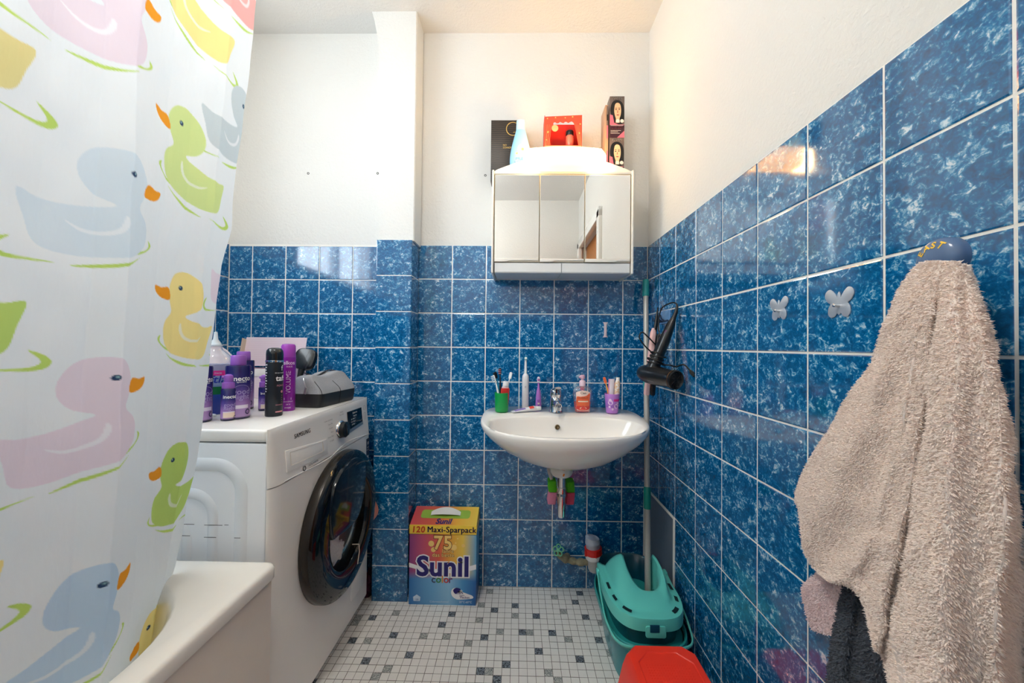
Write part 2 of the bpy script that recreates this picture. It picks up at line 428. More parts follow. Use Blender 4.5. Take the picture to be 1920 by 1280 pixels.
# ---- floor mosaic
PXM, PYM, FX, FY = 0.0274, 0.0275, 0.0267, 0.0131
DARK = [(-5,57,'G'),(5,56,'G'),(9,57,'D'),(8,55,'D'),(12,55,'G'),(-6,54,'G'),(-4,53,'D'),(-1,54,'D'),(6,53,'G'),(9,52,'D'),(11,51,'G'),(-1,52,'G'),(2,52,'D'),(-18,52,'G'),(-10,52,'D'),(-23,51,'G'),(-21,51,'D'),(-6,51,'G'),(-11,50,'D'),(-3,49,'G'),(0,49,'D'),(1,49,'G'),(4,49,'D'),(-17,48,'D'),(-13,48,'G'),(-10,48,'G'),(-5,48,'D'),(6,48,'G'),(10,48,'D'),(-7,47,'G'),(-22,47,'D'),(-20,47,'G'),(2,46,'D'),(-14,45,'D'),(-8,45,'D'),(11,46,'G'),(7,45,'D'),(-19,44,'D'),(-2,44,'D'),(-16,43,'G'),(-5,43,'D'),(-4,43,'G'),(3,43,'G'),(-17,42,'G'),(-3,42,'D'),(4,42,'G')]
dd = dict(((a, b), c) for a, b, c in DARK)
g = G(); rr = random.Random(11)
g.add([(XL, YR, -.0012), (XR, YR, -.0012), (XR, YB, -.0012), (XL, YB, -.0012)], [(0, 1, 2, 3)], 1, flat=True)
i0 = int((XL - FX) / PXM); i1 = int((XR - FX) / PXM); j0 = int((YR - FY) / PYM); j1 = int((YB - FY) / PYM) + 1
for i in range(i0, i1 + 1):
    for j in range(j0, j1 + 1):
        cx, cy = FX + i * PXM, FY + j * PYM
        a, b = max(XL, cx - PXM / 2 + .0007), min(XR, cx + PXM / 2 - .0007); c, d = max(YR, cy - PYM / 2 + .0007), min(YB, cy + PYM / 2 - .0007)
        if b - a < .003 or d - c < .003: continue
        mi = 0
        if (i, j) in dd: mi = 2 if dd[(i, j)] == 'D' else 3
        elif cy < 1.13 or cx < -0.60:
            q = rr.random(); mi = 2 if q < .04 else 3 if q < .085 else 0
        dz = rr.uniform(0, .0002); jx, jy = rr.uniform(-.0003, .0003), rr.uniform(-.0003, .0003)
        g.add([(a + jx, c + jy, dz), (b + jx, c + jy, dz), (b + jx, d + jy, dz), (a + jx, d + jy, dz)], [(0, 1, 2, 3)], mi, flat=True)
slab_ = G(); slab_.box(((XL + XR) / 2, (YR + YB) / 2, -0.06), (XR - XL + .4, YB - YR + .4, 0.117), 0)
g.add(slab_.v, slab_.f, 1)
struct(g.obj('floor', [M_mosaicw, M_floorgrout, M_mosaicd, M_mosaicg], sharp=None), 'floor of small white mosaic tiles with scattered dark and grey ones', 'floor')

# ------------------------------------------------------------------ shower curtain: plan position of the cloth at height z, u = distance from its far edge
CUY = 0.80
_lz = [0.40, 0.51, 0.56, 0.63, 0.79, 0.90, 1.10, 1.22, 1.30, 1.53, 1.66, 1.81, 2.05]
_lx = [-0.775, -0.759, -0.745, -0.729, -0.703, -0.687, -0.668, -0.655, -0.637, -0.616, -0.601, -0.590, -0.580]
_fu = [-0.1, 0.0, 0.035, 0.078, 0.090, 0.130, 0.180, 0.235, 0.258, 0.285, 0.34, 0.40, 0.46, 0.53, 0.60, 0.68, 0.76, 0.86, 1.2]
_fd = [-0.008, -0.003, 0.006, 0.018, 0.010, -0.004, -0.004, 0.014, 0.024, -0.002, -0.008, 0.004, 0.016, -0.008, 0.014, -0.008, 0.012, -0.008, 0.0]
def curtain_x(u, z):
    u = np.asarray(u, float); z = np.asarray(z, float)
    lean = np.interp(z, _lz, _lx) + 0.580
    w = np.clip(1.0 - u / 0.24, 0, 1); w = w * w * (3 - 2 * w)
    w = 0.30 + 0.70 * w
    fold = np.interp(u, _fu, _fd)
    amp = 0.55 + 0.45 * np.clip((2.05 - z) / 1.0, 0, 1)
    wr = 0.0022 * np.sin(21 * z + 9 * u) * np.sin(5 * z - 17 * u + 1.0) + 0.0012 * np.sin(47 * z + 30 * u) * np.sin(60 * u - 11 * z)
    return -0.590 + lean * w + fold * amp + wr + 0.01 * w
def inside(px, py, poly):
    x = np.asarray([p[0] for p in poly]); y = np.asarray([p[1] for p in poly]); r = np.zeros(px.shape, bool); j = len(x) - 1
    for i in range(len(x)):
        c = ((y[i] > py) != (y[j] > py)) & (px < (x[j] - x[i]) * (py - y[i]) / (y[j] - y[i] + 1e-12) + x[i])
        r ^= c; j = i
    return r
# one printed duck looking right; x to the right, y down, eye at (0, 0), 415 units tall
_o = (397, 203)
def _d(pts, n=6): return cr([(x - _o[0], y - _o[1]) for x, y in pts], n, True)
DUCK_BODY = _d([(375, 126), (430, 145), (462, 205), (457, 265), (440, 318), (478, 360), (490, 405), (470, 465), (400, 515), (262, 540), (175, 522), (146, 445), (124, 368), (180, 376), (245, 374), (330, 352), (362, 332), (310, 306), (276, 262), (274, 205), (312, 148)])
DUCK_BEAK = _d([(456, 262), (468, 212), (510, 216), (547, 212), (540, 240), (505, 262)], 5)
DUCK_WING = _d([(245, 425), (290, 440), (335, 438), (370, 415), (383, 365), (392, 392), (375, 432), (335, 452), (285, 450)], 5)
DUCK_EYE = arc(0, 0, 11, 0, 2 * PI, 14)
DUCK_GLINT = arc(3, -3, 4, 0, 2 * PI, 8)
DUCK_RIPPLES = [_d(p, 5) for p in (
    [(112, 517), (75, 532), (54, 556), (70, 578), (120, 584), (232, 572), (130, 574), (88, 566), (82, 548)],
    [(262, 576), (340, 568), (400, 545), (456, 503), (410, 530), (350, 552)],
    [(392, 503), (450, 492), (505, 462), (523, 438), (505, 424), (508, 446), (480, 470)])]
KD = 0.168 / 415.0
YEL, LIME, PINK, BLUE = (252, 230, 150), (214, 230, 152), (238, 222, 230), (200, 221, 238)
GOLD, PALE, GREY, GREEN = (232, 218, 150), (222, 233, 239), (202, 212, 214), (194, 220, 116)
DUCKS = [  # eye position on the cloth (u, z), facing (+1 right, -1 left), colour, size
    (.262, .995, 1, PINK), (.255, 1.303, 1, PALE), (.263, .690, 1, BLUE), (.274, 1.586, 1, PINK),
    (.152, 1.444, -1, LIME), (.119, 1.151, -1, YEL), (.100, .822, -1, GREEN), (.088, .492, -1, YEL), (.170, 1.738, -1, YEL),
    (.468, 1.476, -1, GOLD), (.459, 1.164, -1, GREEN), (.465, .845, -1, YEL), (.465, .52, -1, LIME), (.02, 1.862, 1, (244, 176, 170)), (.004, 1.572, 1, GREY), (-.07, 1.27, 1, PINK),
    (.274, 1.88, 1, BLUE), (.468, 1.78, -1, LIME), (.62, 1.31, 1, BLUE), (.62, 1.0, 1, YEL), (.62, .69, 1, PINK), (.62, 1.62, 1, YEL), (.62, 1.92, 1, PALE), (.80, 1.45, -1, LIME), (.80, 1.15, -1, YEL), (.80, .83, -1, BLUE), (.80, 1.75, -1, PINK)]
ORANGE, RIP, INK = (246, 160, 40), (196, 222, 110), (36, 62, 96)
def lin3(c): return np.array(lin(c)[:3])
def build_curtain():
    us = np.concatenate([np.linspace(0, .45, 300), np.linspace(.4515, 1.10, 150)])
    zs = np.concatenate([np.linspace(.40, 1.84, 860), np.linspace(1.8425, 2.03, 60)])
    U, Z = np.meshgrid(us, zs)
    X = curtain_x(U, Z); Y = CUY - U
    # the hem gathers a little further into the bath at the very bottom
    base = np.empty(U.shape + (3,)); base[:] = lin3((240, 243, 243))
    def paint(poly, col, ox, oz, sgn):
        p = np.array(poly); pu0, pu1 = ox - sgn * p[:, 0].max() * KD, ox - sgn * p[:, 0].min() * KD
        if pu0 > pu1: pu0, pu1 = pu1, pu0
        z0, z1 = oz - p[:, 1].max() * KD, oz - p[:, 1].min() * KD
        c0, c1 = np.searchsorted(us, pu0 - .003), np.searchsorted(us, pu1 + .003); r0, r1 = np.searchsorted(zs, z0 - .003), np.searchsorted(zs, z1 + .003)
        if c1 <= c0 or r1 <= r0: return
        u = U[r0:r1, c0:c1]; z = Z[r0:r1, c0:c1]; cov = np.zeros(u.shape)
        for du, dz in ((-.0004, .0002), (.0002, .0005), (.0004, -.0003), (-.0002, -.0005), (0, 0)):
            cov += inside(-(u + du - ox) / KD * sgn, -(z + dz - oz) / KD, poly)
        cov = (cov / 5.0)[..., None]
        base[r0:r1, c0:c1] = base[r0:r1, c0:c1] * (1 - cov) + lin3(col) * cov
    for u, z, s, c in DUCKS:
        for q in DUCK_RIPPLES: paint(q, RIP, u, z, s)
    for u, z, s, c in DUCKS:
        paint(DUCK_BODY, c, u, z, s); paint(DUCK_BEAK, ORANGE, u, z, s)
        paint(DUCK_WING, tuple(int(v * .35 + 250 * .65) for v in c), u, z, s); paint(DUCK_EYE, INK, u, z, s); paint(DUCK_GLINT, (150, 190, 190), u, z, s)
    nr, nc = U.shape
    co = np.stack([X, Y, Z], -1).reshape(-1, 3)
    idx = np.arange(nr * nc).reshape(nr, nc)
    q = np.stack([idx[:-1, :-1], idx[:-1, 1:], idx[1:, 1:], idx[1:, :-1]], -1).reshape(-1, 4)
    me = bpy.data.meshes.new('shower_curtain')
    me.vertices.add(len(co)); me.vertices.foreach_set('co', co.ravel().astype(np.float32))
    me.loops.add(q.size); me.loops.foreach_set('vertex_index', q.ravel().astype(np.int32))
    me.polygons.add(len(q)); me.polygons.foreach_set('loop_start', (np.arange(len(q)) * 4).astype(np.int32))
    me.polygons.foreach_set('use_smooth', np.ones(len(q), bool))
    me.update(calc_edges=True)
    at = me.color_attributes.new('print', 'FLOAT_COLOR', 'POINT')
    at.data.foreach_set('color', np.concatenate([base.reshape(-1, 3), np.ones((nr * nc, 1))], 1).ravel().astype(np.float32))
    k = N('printed_translucent_cloth')
    ca = k.n('VertexColor'); ca.layer_name = 'print'
    df = k.n('BsdfDiffuse'); trn = k.n('BsdfTranslucent'); gl = k.n('BsdfGlossy'); gl.inputs['Roughness'].default_value = .45
    mx = k.n('MixShader'); mx.inputs[0].default_value = 0.30; m2 = k.n('MixShader'); m2.inputs[0].default_value = 0.03
    tc = k.n('TexCoord'); nz = k.n('TexNoise'); nz.inputs['Scale'].default_value = 14; nz.inputs['Detail'].default_value = 5
    mp = k.n('Mapping'); mp.inputs['Scale'].default_value = (1, 1.6, .5); k.l(tc.outputs['Object'], mp.inputs['Vector']); k.l(mp.outputs[0], nz.inputs['Vector'])
    bp = k.n('Bump'); bp.inputs['Strength'].default_value = .35; bp.inputs['Distance'].default_value = .012; k.l(nz.outputs['Fac'], bp.inputs['Height'])
    for q_ in (df, trn): k.l(ca.outputs['Color'], q_.inputs['Color']); k.l(bp.outputs[0], q_.inputs['Normal'])
    k.l(df.outputs[0], mx.inputs[1]); k.l(trn.outputs[0], mx.inputs[2]); k.l(mx.outputs[0], m2.inputs[1]); k.l(gl.outputs[0], m2.inputs[2]); k.l(m2.outputs[0], k.out.inputs[0])
    me.materials.append(k.m)
    o = bpy.data.objects.new('shower_curtain', me); COL.objects.link(o)
    tag(o, 'pale shower curtain printed with pastel ducks, hanging into the bathtub', 'shower curtain')
    ROOT[o.name] = (0, 0, 0)
    for i in range(9):
        g = G(); y = .78 - i * .13; x = float(curtain_x(CUY - y, 2.01)); g.lathe([(.009, -.0015), (.011, 0), (.009, .0015), (.007, 0), (.009, -.0015)], 20, 0, at_axis((x, y, 2.018), (1, 0, 0))); g.obj('eyelet', [M_white], o)
build_curtain()
t = thing('curtain_rail', (-.58, .1, 2.05), 'white shower curtain rail above the bathtub', 'curtain rail')
g = G(); g.tube([(-.58, .86, 2.06), (-.58, YR, 2.06)], .011, 14); g.tube([(-.58, .70, 2.06), (-.58, .70, ZC)], .006, 10); g.obj('rail_rod', [M_white], t)
for i in range(9):
    g = G(); y = .78 - i * .13
    g.tube([(-.58 + .017 * math.cos(a), y, 2.052 + .022 * math.sin(a)) for a in [2 * PI * q / 16 for q in range(17)]], .0022, 6, cap=False); g.obj('curtain_ring', [M_white], t)

# ------------------------------------------------------------------ bathtub
M_enamel = mat('bath_enamel', (240, 236, 228), 0.18, coat=.3, vary=.02)
M_panel = mat('bath_front_board', (226, 216, 204), 0.45, vary=.03)
M_alu = mat('aluminium_strip', (196, 198, 200), 0.35, 1.0)
TX0, TX1, TY0, TY1, TZ = XL + .002, -0.556, -0.58, 0.858, 0.540
t = thing('bathtub', (-.92, .14, 0), 'white built-in bathtub under the duck curtain, beside the washing machine', 'bathtub')
def rr_pts(x0, x1, y0, y1, r, n=10):
    return rrect(x1 - x0, y1 - y0, r, n, (x0 + x1) / 2, (y0 + y1) / 2)
def orr(r, x0, x1, y0, y1):  # rounded outline with the same number of points for every ring
    return rr_pts(x0, x1, y0, y1, r, 12)
g = G()
rings = []
for off, z in ((0.004, TZ - .034), (0.0, TZ - .030), (0.0, TZ - .008), (.003, TZ - .002), (.009, TZ)):
    rings.append([(x, y, z) for x, y in orr(.02, TX0 + off * .2, TX1 - off, TY0 + off, TY1 - off)])
for x0, x1, y0, y1, r, z in ((XL + .085, -.606, -.46, .800, .24, TZ), (XL + .089, -.610, -.455, .796, .24, TZ - .004), (XL + .094, -.616, -.45, .788, .236, TZ - .02), (XL + .12, -.645, -.42, .74, .21, TZ - .2), (XL + .15, -.68, -.37, .67, .18, TZ - .36), (XL + .2, -.73, -.31, .59, .13, TZ - .40)):
    rings.append([(x, y, z) for x, y in orr(r, x0, x1, y0, y1)])
g.loft(rings, 0, True, False, True)
g.obj('basin', [M_enamel], t, sharp=50)
g = G(); g.box((TX1 - .020, .14, (TZ - .034) / 2), (.016, TY1 - TY0 - .012, TZ - .034), 0, .001); g.obj('front_panel', [M_panel], t)
g = G(); g.box((TX1 - .024, TY1 - .001, (TZ - .034) / 2), (.012, .006, TZ - .036), 0, .001); g.obj('edge_strip', [M_alu], t)
g = G(); g.box(((TX0 + TX1) / 2 - .02, TY1 - .008, (TZ - .034) / 2), (TX1 - TX0 - .05, .012, TZ - .036), 0, .001); g.obj('end_panel', [M_panel], t)

# ------------------------------------------------------------------ washing machine
M_wm = mat('washer_white', (236, 233, 228), 0.3, coat=.25, vary=.015)
M_wmside = mat('washer_side_white', (228, 231, 234), 0.35, vary=.02)
M_blackgl = mat('black_glass', (10, 12, 16), 0.07, spec=.45, vary=0)
M_black = mat('black_plastic', (16, 17, 19), 0.32, vary=.1)
M_chrome = mat('chrome', (214, 214, 216), 0.07, 1.0, vary=0)
M_ink = mat('black_print', (22, 22, 24), 0.5, vary=0)
M_greyink = mat('grey_print', (150, 146, 140), 0.5, vary=0)
M_whiteink = mat('white_print', (240, 240, 240), 0.45, vary=0)
MZ, MY0, MY1, MXF, MXB = .835, .900, 1.497, -.600, -1.225
t = thing('washing_machine', (-.91, 1.2, 0), 'white front-loading washing machine with a big black door', 'washing machine')
g = G(); g.box(((MXB - .618) / 2, (MY0 + MY1) / 2, .41), (-.618 - MXB, MY1 - MY0, .78), 0, .004)
g.obj('body', [M_wmside], t)
g = G()
def band(x, z, r, w, d):   # pressed band: up along x, rounded, then away to the left
    out = []; path = [(x, .03), (x, z - r)] + arc(x - r, z - r, r, 0, PI / 2, 12)[1:] + [(MXB + .04, z)]
    inn = [(x - w, .03), (x - w, z - r)] + arc(x - r, z - r, r - w, 0, PI / 2, 12)[1:] + [(MXB + .04, z - w)]
    s = []
    for (a, b), (c, e) in zip(path, inn):
        mx_, mz_ = (a + c) / 2, (b + e) / 2
        s.append([(a, MY0 + .0005, b), (lerp(a, mx_, .35), MY0 - d * .8, lerp(b, mz_, .35)), (mx_, MY0 - d, mz_), (lerp(c, mx_, .35), MY0 - d * .8, lerp(e, mz_, .35)), (c, MY0 + .0005, e)])
    g.loft(s, 0, False)
band(-.662, .765, .085, .034, .005); band(-.735, .690, .07, .028, .005); band(-.800, .62, .06, .028, .005)
g.obj('pressed_side_bands', [M_wmside], t, sharp=70)
for (x0, x1, z) in ((-.86, -.79, .603), (-.765, -.72, .602), (-.82, -.80, .575), (-.765, -.735, .572), (-.69, -.675, .572), (-.715, -.705, .603)):
    g = G(); g.box(((x0 + x1) / 2, MY0 - .0058, z), (x1 - x0, .0006, .0012), 0); g.obj('scuff_mark', [mat('grey_scuff', (96, 98, 100), .8)], t)
g = G(); g.box(((MXB - .6175) / 2, (MY0 + MY1) / 2, (MZ + .803) / 2), (-.6175 - MXB, MY1 - MY0 + .002, MZ - .803), 0, .008, 3); g.obj('top_panel', [M_wm], t)
def front_outline(xf, ny, r, z, back=-.6165):
    pts = [(back, MY0), (back, MY0)]
    pts = [(back, MY0 - .0)] + [(xf - r * (1 - math.sin(a)), MY0 + ny * (1 - math.cos(a))) for a in [PI / 2 * q / 8 for q in range(9)]]
    pts += [(xf - .014 * (1 - math.cos(a)), MY1 - .022 + .022 * math.sin(a)) for a in [PI / 2 * q / 6 for q in range(7)]] + [(back, MY1)]
    return [(x, y, z) for x, y in pts]
def frontx(z): return -.600 - .012 * smooth(.66, .83, z)
g = G(); rings = []
for z, ny in ((.045, .046), (.05, .046), (.3, .046), (.62, .046), (.687, .043)): rings.append(front_outline(frontx(z), ny, .0165, z))
g.loft(rings, 0, True, True, True); g.obj('front_panel', [M_wm], t, sharp=30)
g = G(); rings = []
for z, ny in ((.690, .043), (.73, .036), (.78, .022), (.815, .012), (.826, .009)): rings.append(front_outline(frontx(z) + .0012, ny, max(.006, .0165 - (z - .69) * .06), z))
rings.append([(lerp(x, -.6165, .5), y, .8345) for x, y, z in front_outline(frontx(.83), .009, .006, .8345)])
g.loft(rings, 0, True, True, True); cp = g.obj('control_panel', [M_wm], t, sharp=30)
# raised hood line of the control panel over the door
pfn = lambda a, b, d=0.0: (frontx(b) + .0016 + d, a, b)
g = G(); g.tube([pfn(y, z) for y, z in cr([(.945, .693), (1.05, .688), (1.15, .684), (1.20, .689), (1.26, .700), (1.32, .703), (1.40, .696), (1.485, .687)], 5)], .0012, 6); g.obj('panel_seam', [M_wm], t)
# detergent drawer: recessed grip
g = G()
g.prism([(.955, .768), (1.160, .746), (1.160, .700), (.955, .712)], pfn, -.0005, .0012, 0, .0005)
dw = g.obj('detergent_drawer', [M_wm], t)
g = G()
A = [(.972, .760), (1.135, .745), (1.135, .716), (.972, .724)]
o_ = [pfn(*p, .0018) for p in A]; i_ = [pfn(lerp(p[0], 1.055, .12), lerp(p[1], .735, .10), -.016) for p in A]
g.loft([o_, [pfn(lerp(p[0], 1.055, .03), lerp(p[1], .735, .03), .0014) for p in A], i_], 0, True, False, True); g.obj('drawer_grip', [mat('grip_beige', (222, 210, 190), .4)], dw, sharp=20)
g = G()
cfn = lambda y, z: (lambda a, b, d=0.0: pfn(y + a, z + b, .0006))
g.text('SAMSUNG', .0172, cfn(1.036, .789), 0, bold=.028, narrow=.90, space=1.15)
g.obj('maker_lettering', [M_ink], t)
g = G(); g.text('DIGITAL INVERTER', .0075, cfn(1.078, .6955), 0, bold=.0, narrow=.8)
g.add([cfn(1.032, .697)(a, b) for a, b in arc(0, 0, .0075, PI * .5, PI * 2.4, 16) + arc(0, 0, .0045, PI * 2.4, PI * .5, 16)], [tuple(range(34))], 0, flat=True)
g.obj('lettering', [M_ink], t)
g = G()
for i, w in enumerate((.034, .030, .022, .020, .027, .030)): g.text(('Cotton Synthetics', 'Super Eco', 'Outdoor', 'Wool', 'Drum Clean', '15\' Quick')[i], .0072, cfn(1.205, .800 - i * .0135), 0, align='RIGHT')
g.obj('programme_lettering', [M_greyink], t)
g = G(); g.text('Bedding', .0065, cfn(1.268, .812), 0); g.text('Daily Wash', .0065, cfn(1.268, .803), 0)
g.obj('programme_lettering', [M_greyink], t)
# dial
MX = lambda y, z, x: Matrix.Translation((x, y, z)) @ Matrix.Rotation(PI / 2, 4, 'Y')
g = G(); g.lathe([(.031, -.002), (.031, .004), (.028, .008), (.0265, .009)], 40, 1, MX(1.253, .757, frontx(.757))); g.lathe([(.0270, .006), (.0262, .022), (.022, .025), (0.0001, .025)], 40, 0, MX(1.253, .757, frontx(.757)))
dl = g.obj('programme_dial', [M_black, M_chrome], t)
g = G(); g.box((frontx(.757) + .026, 1.253, .757), (.006, .012, .042), 0, .003, M=Matrix.Rotation(.25, 4, 'X')); g.obj('dial_pointer', [mat('dial_face', (32, 42, 52), .2)], dl)
# display
dq = [(1.306, .806), (1.418, .803), (1.440, .737), (1.330, .727)]
dq = [(1.308, .806), (1.425, .804), (1.428, .738), (1.311, .730)]
g = G(); g.prism(dq, pfn, .0, .002, 0, .0008); dp = g.obj('display', [M_blackgl], t)
g = G(); g.prism([(1.311, .742), (1.428, .7495), (1.428, .7385), (1.311, .7305)], pfn, .001, .0026, 0); g.obj('display_foot', [mat('silver_strip', (170, 172, 174), .3, .8)], dp)
g = G(); dfn = lambda y, z: (lambda a, b, d=0.0: pfn(y + a, z + b, .0025))
for i, s_ in enumerate(('Bubble Soak', 'Easy Iron')): g.text(s_, .0075, dfn(1.366, .793 - i * .011), 0)
for i, s_ in enumerate(('60  1400  3', '40  1200  2', '30  800   1')): g.text(s_, .0075, dfn(1.350, .772 - i * .0095), 0)
g.obj('display_lettering', [M_whiteink], dp)
for z0, z1 in ((.807, .790), (.780, .752)):
    g = G(); P = rrect(.016, z0 - z1, .005, 4, 1.452, (z0 + z1) / 2); Q = rrect(.0145, z0 - z1 - .0016, .0045, 4, 1.452, (z0 + z1) / 2)
    g.loft([[pfn(a, b, .0008) for a, b in P], [pfn(a, b, .0014) for a, b in P], [pfn(a, b, .0014) for a, b in Q], [pfn(a, b, .0004) for a, b in Q]], 0); g.obj('button', [mat('button_outline', (170, 166, 160), .4)], t)
g = G(); g.prism([(1.458, .672), (1.486, .672), (1.486, .604), (1.458, .604)], lambda a, b, d=0: (frontx(b) + d, a, b), .0002, .0008, 0); st = g.obj('energy_sticker', [mat('dark_blue_sticker', (18, 40, 74), .4)], t)
g = G(); sfn = lambda y, z: (lambda a, b, d=0.0: (frontx(z) + .0012, y + a, z + b)); g.text('10', .016, sfn(1.472, .648), 0, bold=.02); g.text('YEAR', .007, sfn(1.472, .634), 0); g.text('WARRANTY', .0045, sfn(1.472, .625), 0); g.obj('sticker_lettering', [M_whiteink], st)
# service flap at the foot
g = G(); g.prism(rrect(.12, .085, .012, 4, 1.40, .15), lambda a, b, d=0: (-.6 + d, a, b), .0, .0012, 0, .0008); g.obj('filter_flap', [M_wm], t)
for y in (MY0 + .06, MY1 - .06):
    for x in (-.66, MXB + .06):
        g = G(); g.lathe([(.018, 0), (.018, .02), (.01, .022), (.01, .05)], 16, 0, Matrix.Translation((x, y, 0)), True); g.obj('foot', [M_black], t)
# door
DYc, DZc, DR = 1.240, .452, .233
D = MX(DYc, DZc, 0)
g = G()
g.lathe([(DR - .006, -.603), (DR, -.598), (DR, -.580), (DR - .002, -.572)], 72, 1, D)
g.lathe([(DR - .002, -.572), (DR - .006, -.566), (DR - .016, -.5585), (DR - .035, -.553), (.165, -.551), (.148, -.5535), (.143, -.559), (.1415, -.575), (.137, -.596)], 72, 0, D)
dd_ = g.obj('door', [M_blackgl, mat('door_rim_smoke', (58, 54, 50), .22, .5)], t, sharp=60)
g = G(); g.lathe([(.1420, -.5965), (.128, -.590), (.116, -.5905), (.112, -.5955)], 64, 0, D); g.obj('steel_ring', [mat('brushed_ring', (150, 146, 140), .25, 1.0)], dd_)
g = G(); g.lathe([(.113, -.5955), (.06, -.5975), (.0001, -.598)], 48, 0, D); g.obj('drum_floor', [mat('drum_dark', (96, 92, 88), .4, .6)], dd_)
g = G()   # laundry pressed against the glass
rr = random.Random(4)
for (y, z, sy, sz, a) in ((1.172, .405, .040, .055, .4), (1.20, .372, .045, .034, -.3), (1.165, .440, .022, .03, .9)):
    bm = bmesh.new(); bmesh.ops.create_icosphere(bm, subdivisions=4, radius=1)
    for v in bm.verts:
        n_ = 1 + .18 * math.sin(7 * v.co.y + 3 * v.co.z + a) + .12 * math.sin(13 * v.co.z - 5 * v.co.y)
        v.co = Vector((v.co.x * .012, v.co.y * sy * n_, v.co.z * sz * n_))
    bm.verts.index_update(); g.add([tuple(Vector((-.588, y, z)) + Matrix.Rotation(a, 3, 'X') @ v.co) for v in bm.verts], [[v.index for v in f.verts] for f in bm.faces], 0); bm.free()
g.obj('laundry', [mat('pale_laundry', (206, 202, 200), .9)], dd_)
k = N('thin_clear_glass'); tr_ = k.n('BsdfTransparent'); gs_ = k.n('BsdfGlossy'); gs_.inputs['Roughness'].default_value = .03; mg_ = k.n('MixShader'); mg_.inputs[0].default_value = .08
k.l(tr_.outputs[0], mg_.inputs[1]); k.l(gs_.outputs[0], mg_.inputs[2]); k.l(mg_.outputs[0], k.out.inputs[0]); M_clear = k.m
g = G(); g.lathe([(.1415, -.580), (.11, -.572), (.06, -.567), (.0001, -.566)], 48, 0, D); g.obj('porthole_glass', [M_clear], dd_)
flap = cr([(1.085, .500), (1.098, .462), (1.135, .4555), (1.19, .447), (1.262, .4475), (1.30, .475), (1.326, .53), (1.335, .585), (1.318, .635), (1.25, .662), (1.17, .655), (1.11, .62), (1.085, .56)], 6, True)
g = G(); g.prism(flap, lambda a, b, d=0: (-.559 + d, a, b), -.022, .0125, 0, .006); g.obj('add_flap', [mat('smoked_flap', (16, 18, 22), .12, coat=.1)], dd_)
g = G(); g.tube([(-.562, 1.262, .362), (-.548, 1.282, .352), (-.5475, 1.285, .325), (-.551, 1.280, .285)], .0016, 6); g.obj('loose_thread', [mat('thread', (206, 196, 180), .9)], dd_)

# ------------------------------------------------------------------ wash basin
M_ceramic = mat('basin_ceramic', (240, 236, 230), 0.12, coat=.4, vary=.015)
SXc = .170
t = thing('wash_basin', (SXc, 1.40, .60), 'white ceramic wash basin mounted on the blue tiled back wall', 'wash basin')
def se(th, a, bf, bb, n_f, n_b):
    c, s = math.cos(th), math.sin(th)
    n_ = n_f if s < 0 else n_b
    b = bf if s < 0 else bb
    k = (abs(c) ** n_ + abs(s) ** n_) ** (-1 / n_)
    return a * c * k, b * s * k
NS = 96
def rimz(y): return .766 + .020 * smooth(1.13, 1.47, y)
def ring(cx, cy, a, bf, bb, nf, nb, zf): return [(cx + p[0], min(cy + p[1], YB - .0005), zf(cx + p[0], cy + p[1]) if callable(zf) else zf) for p in [se(2 * PI * j / NS, a, bf, bb, nf, nb) for j in range(NS)]]
g = G(); rings = []
hull = [(.10, .22, -.152), (.22, .38, -.149), (.42, .56, -.137), (.62, .74, -.113), (.80, .875, -.080), (.92, .955, -.048), (.985, .99, -.026), (1.0, 1.0, -.012), (.998, .999, -.004), (.985, .992, .0)]
for sxx, syy, dz in hull:
    rings.append(ring(SXc, 1.372, .305 * sxx, .252 * syy if syy > .9 else .252 * syy * .96, .242 * (1.0 if syy > .9 else syy * .98 + .02), 2.15, 4.5, (lambda x, y, dz=dz: rimz(y) + dz)))
inn = [(1.0, 1.0, .0), (.985, .98, -.004), (.965, .955, -.014), (.90, .88, -.045), (.78, .76, -.085), (.58, .58, -.112), (.30, .32, -.124), (.08, .08, -.128)]
for sxx, syy, dz in inn:
    rings.append(ring(SXc, 1.288 + .02 * (1 - syy), .272 * sxx, .146 * syy, .122 * syy, 2.2, 2.5, (lambda x, y, dz=dz: rimz(min(y, 1.36 + (y - 1.36) * .3)) + dz)))
g.loft(rings, 0, True, True, True); wb = g.obj('basin', [M_ceramic], t, sharp=None)
g = G(); M_ = at_axis((.152, 1.3945, .744), (0, -1, .35)); g.lathe([(.0095, -.004), (.0095, .002), (.0075, .003), (.0065, .001), (.0001, -.002)], 24, 0, M_); g.obj('overflow_ring', [mat('tarnished_metal', (120, 104, 78), .35, .9)], t)
g = G(); g.lathe([(.0225, .0), (.021, .003), (.012, .004), (.0001, .002)], 28, 0, Matrix.Translation((SXc, 1.31, .6405))); g.obj('drain', [M_chrome], t)
# waste pipe under the basin
t = thing('waste_pipe', (.165, 1.36, .44), 'chrome waste pipe hanging below the wash basin', 'pipe')
P0 = Matrix.Translation((.165, 1.36, 0))
g = G(); g.lathe([(.030, .622), (.040, .612), (.0415, .600), (.041, .588), (.034, .577), (.030, .574), (.018, .574)], 32, 0, P0); ro = g.obj('rosette', [mat('white_plastic_collar', (228, 224, 216), .35)], t)
g = G(); g.box((.168, 1.36 - .0402, .590), (.006, .0025, .010), 0, .0008, M=Matrix.Rotation(.3, 4, 'Y')); g.obj('orange_mark', [mat('orange_sticker', (240, 140, 30), .5)], ro)
g = G(); g.lathe([(.0165, .59), (.0165, .535), (.0185, .533), (.0185, .515), (.0175, .512), (.0185, .509), (.0185, .500), (.0155, .498), (.0155, .43), (.013, .424), (.011, .43)], 32, 0, P0); g.obj('pipe', [M_chrome], t)
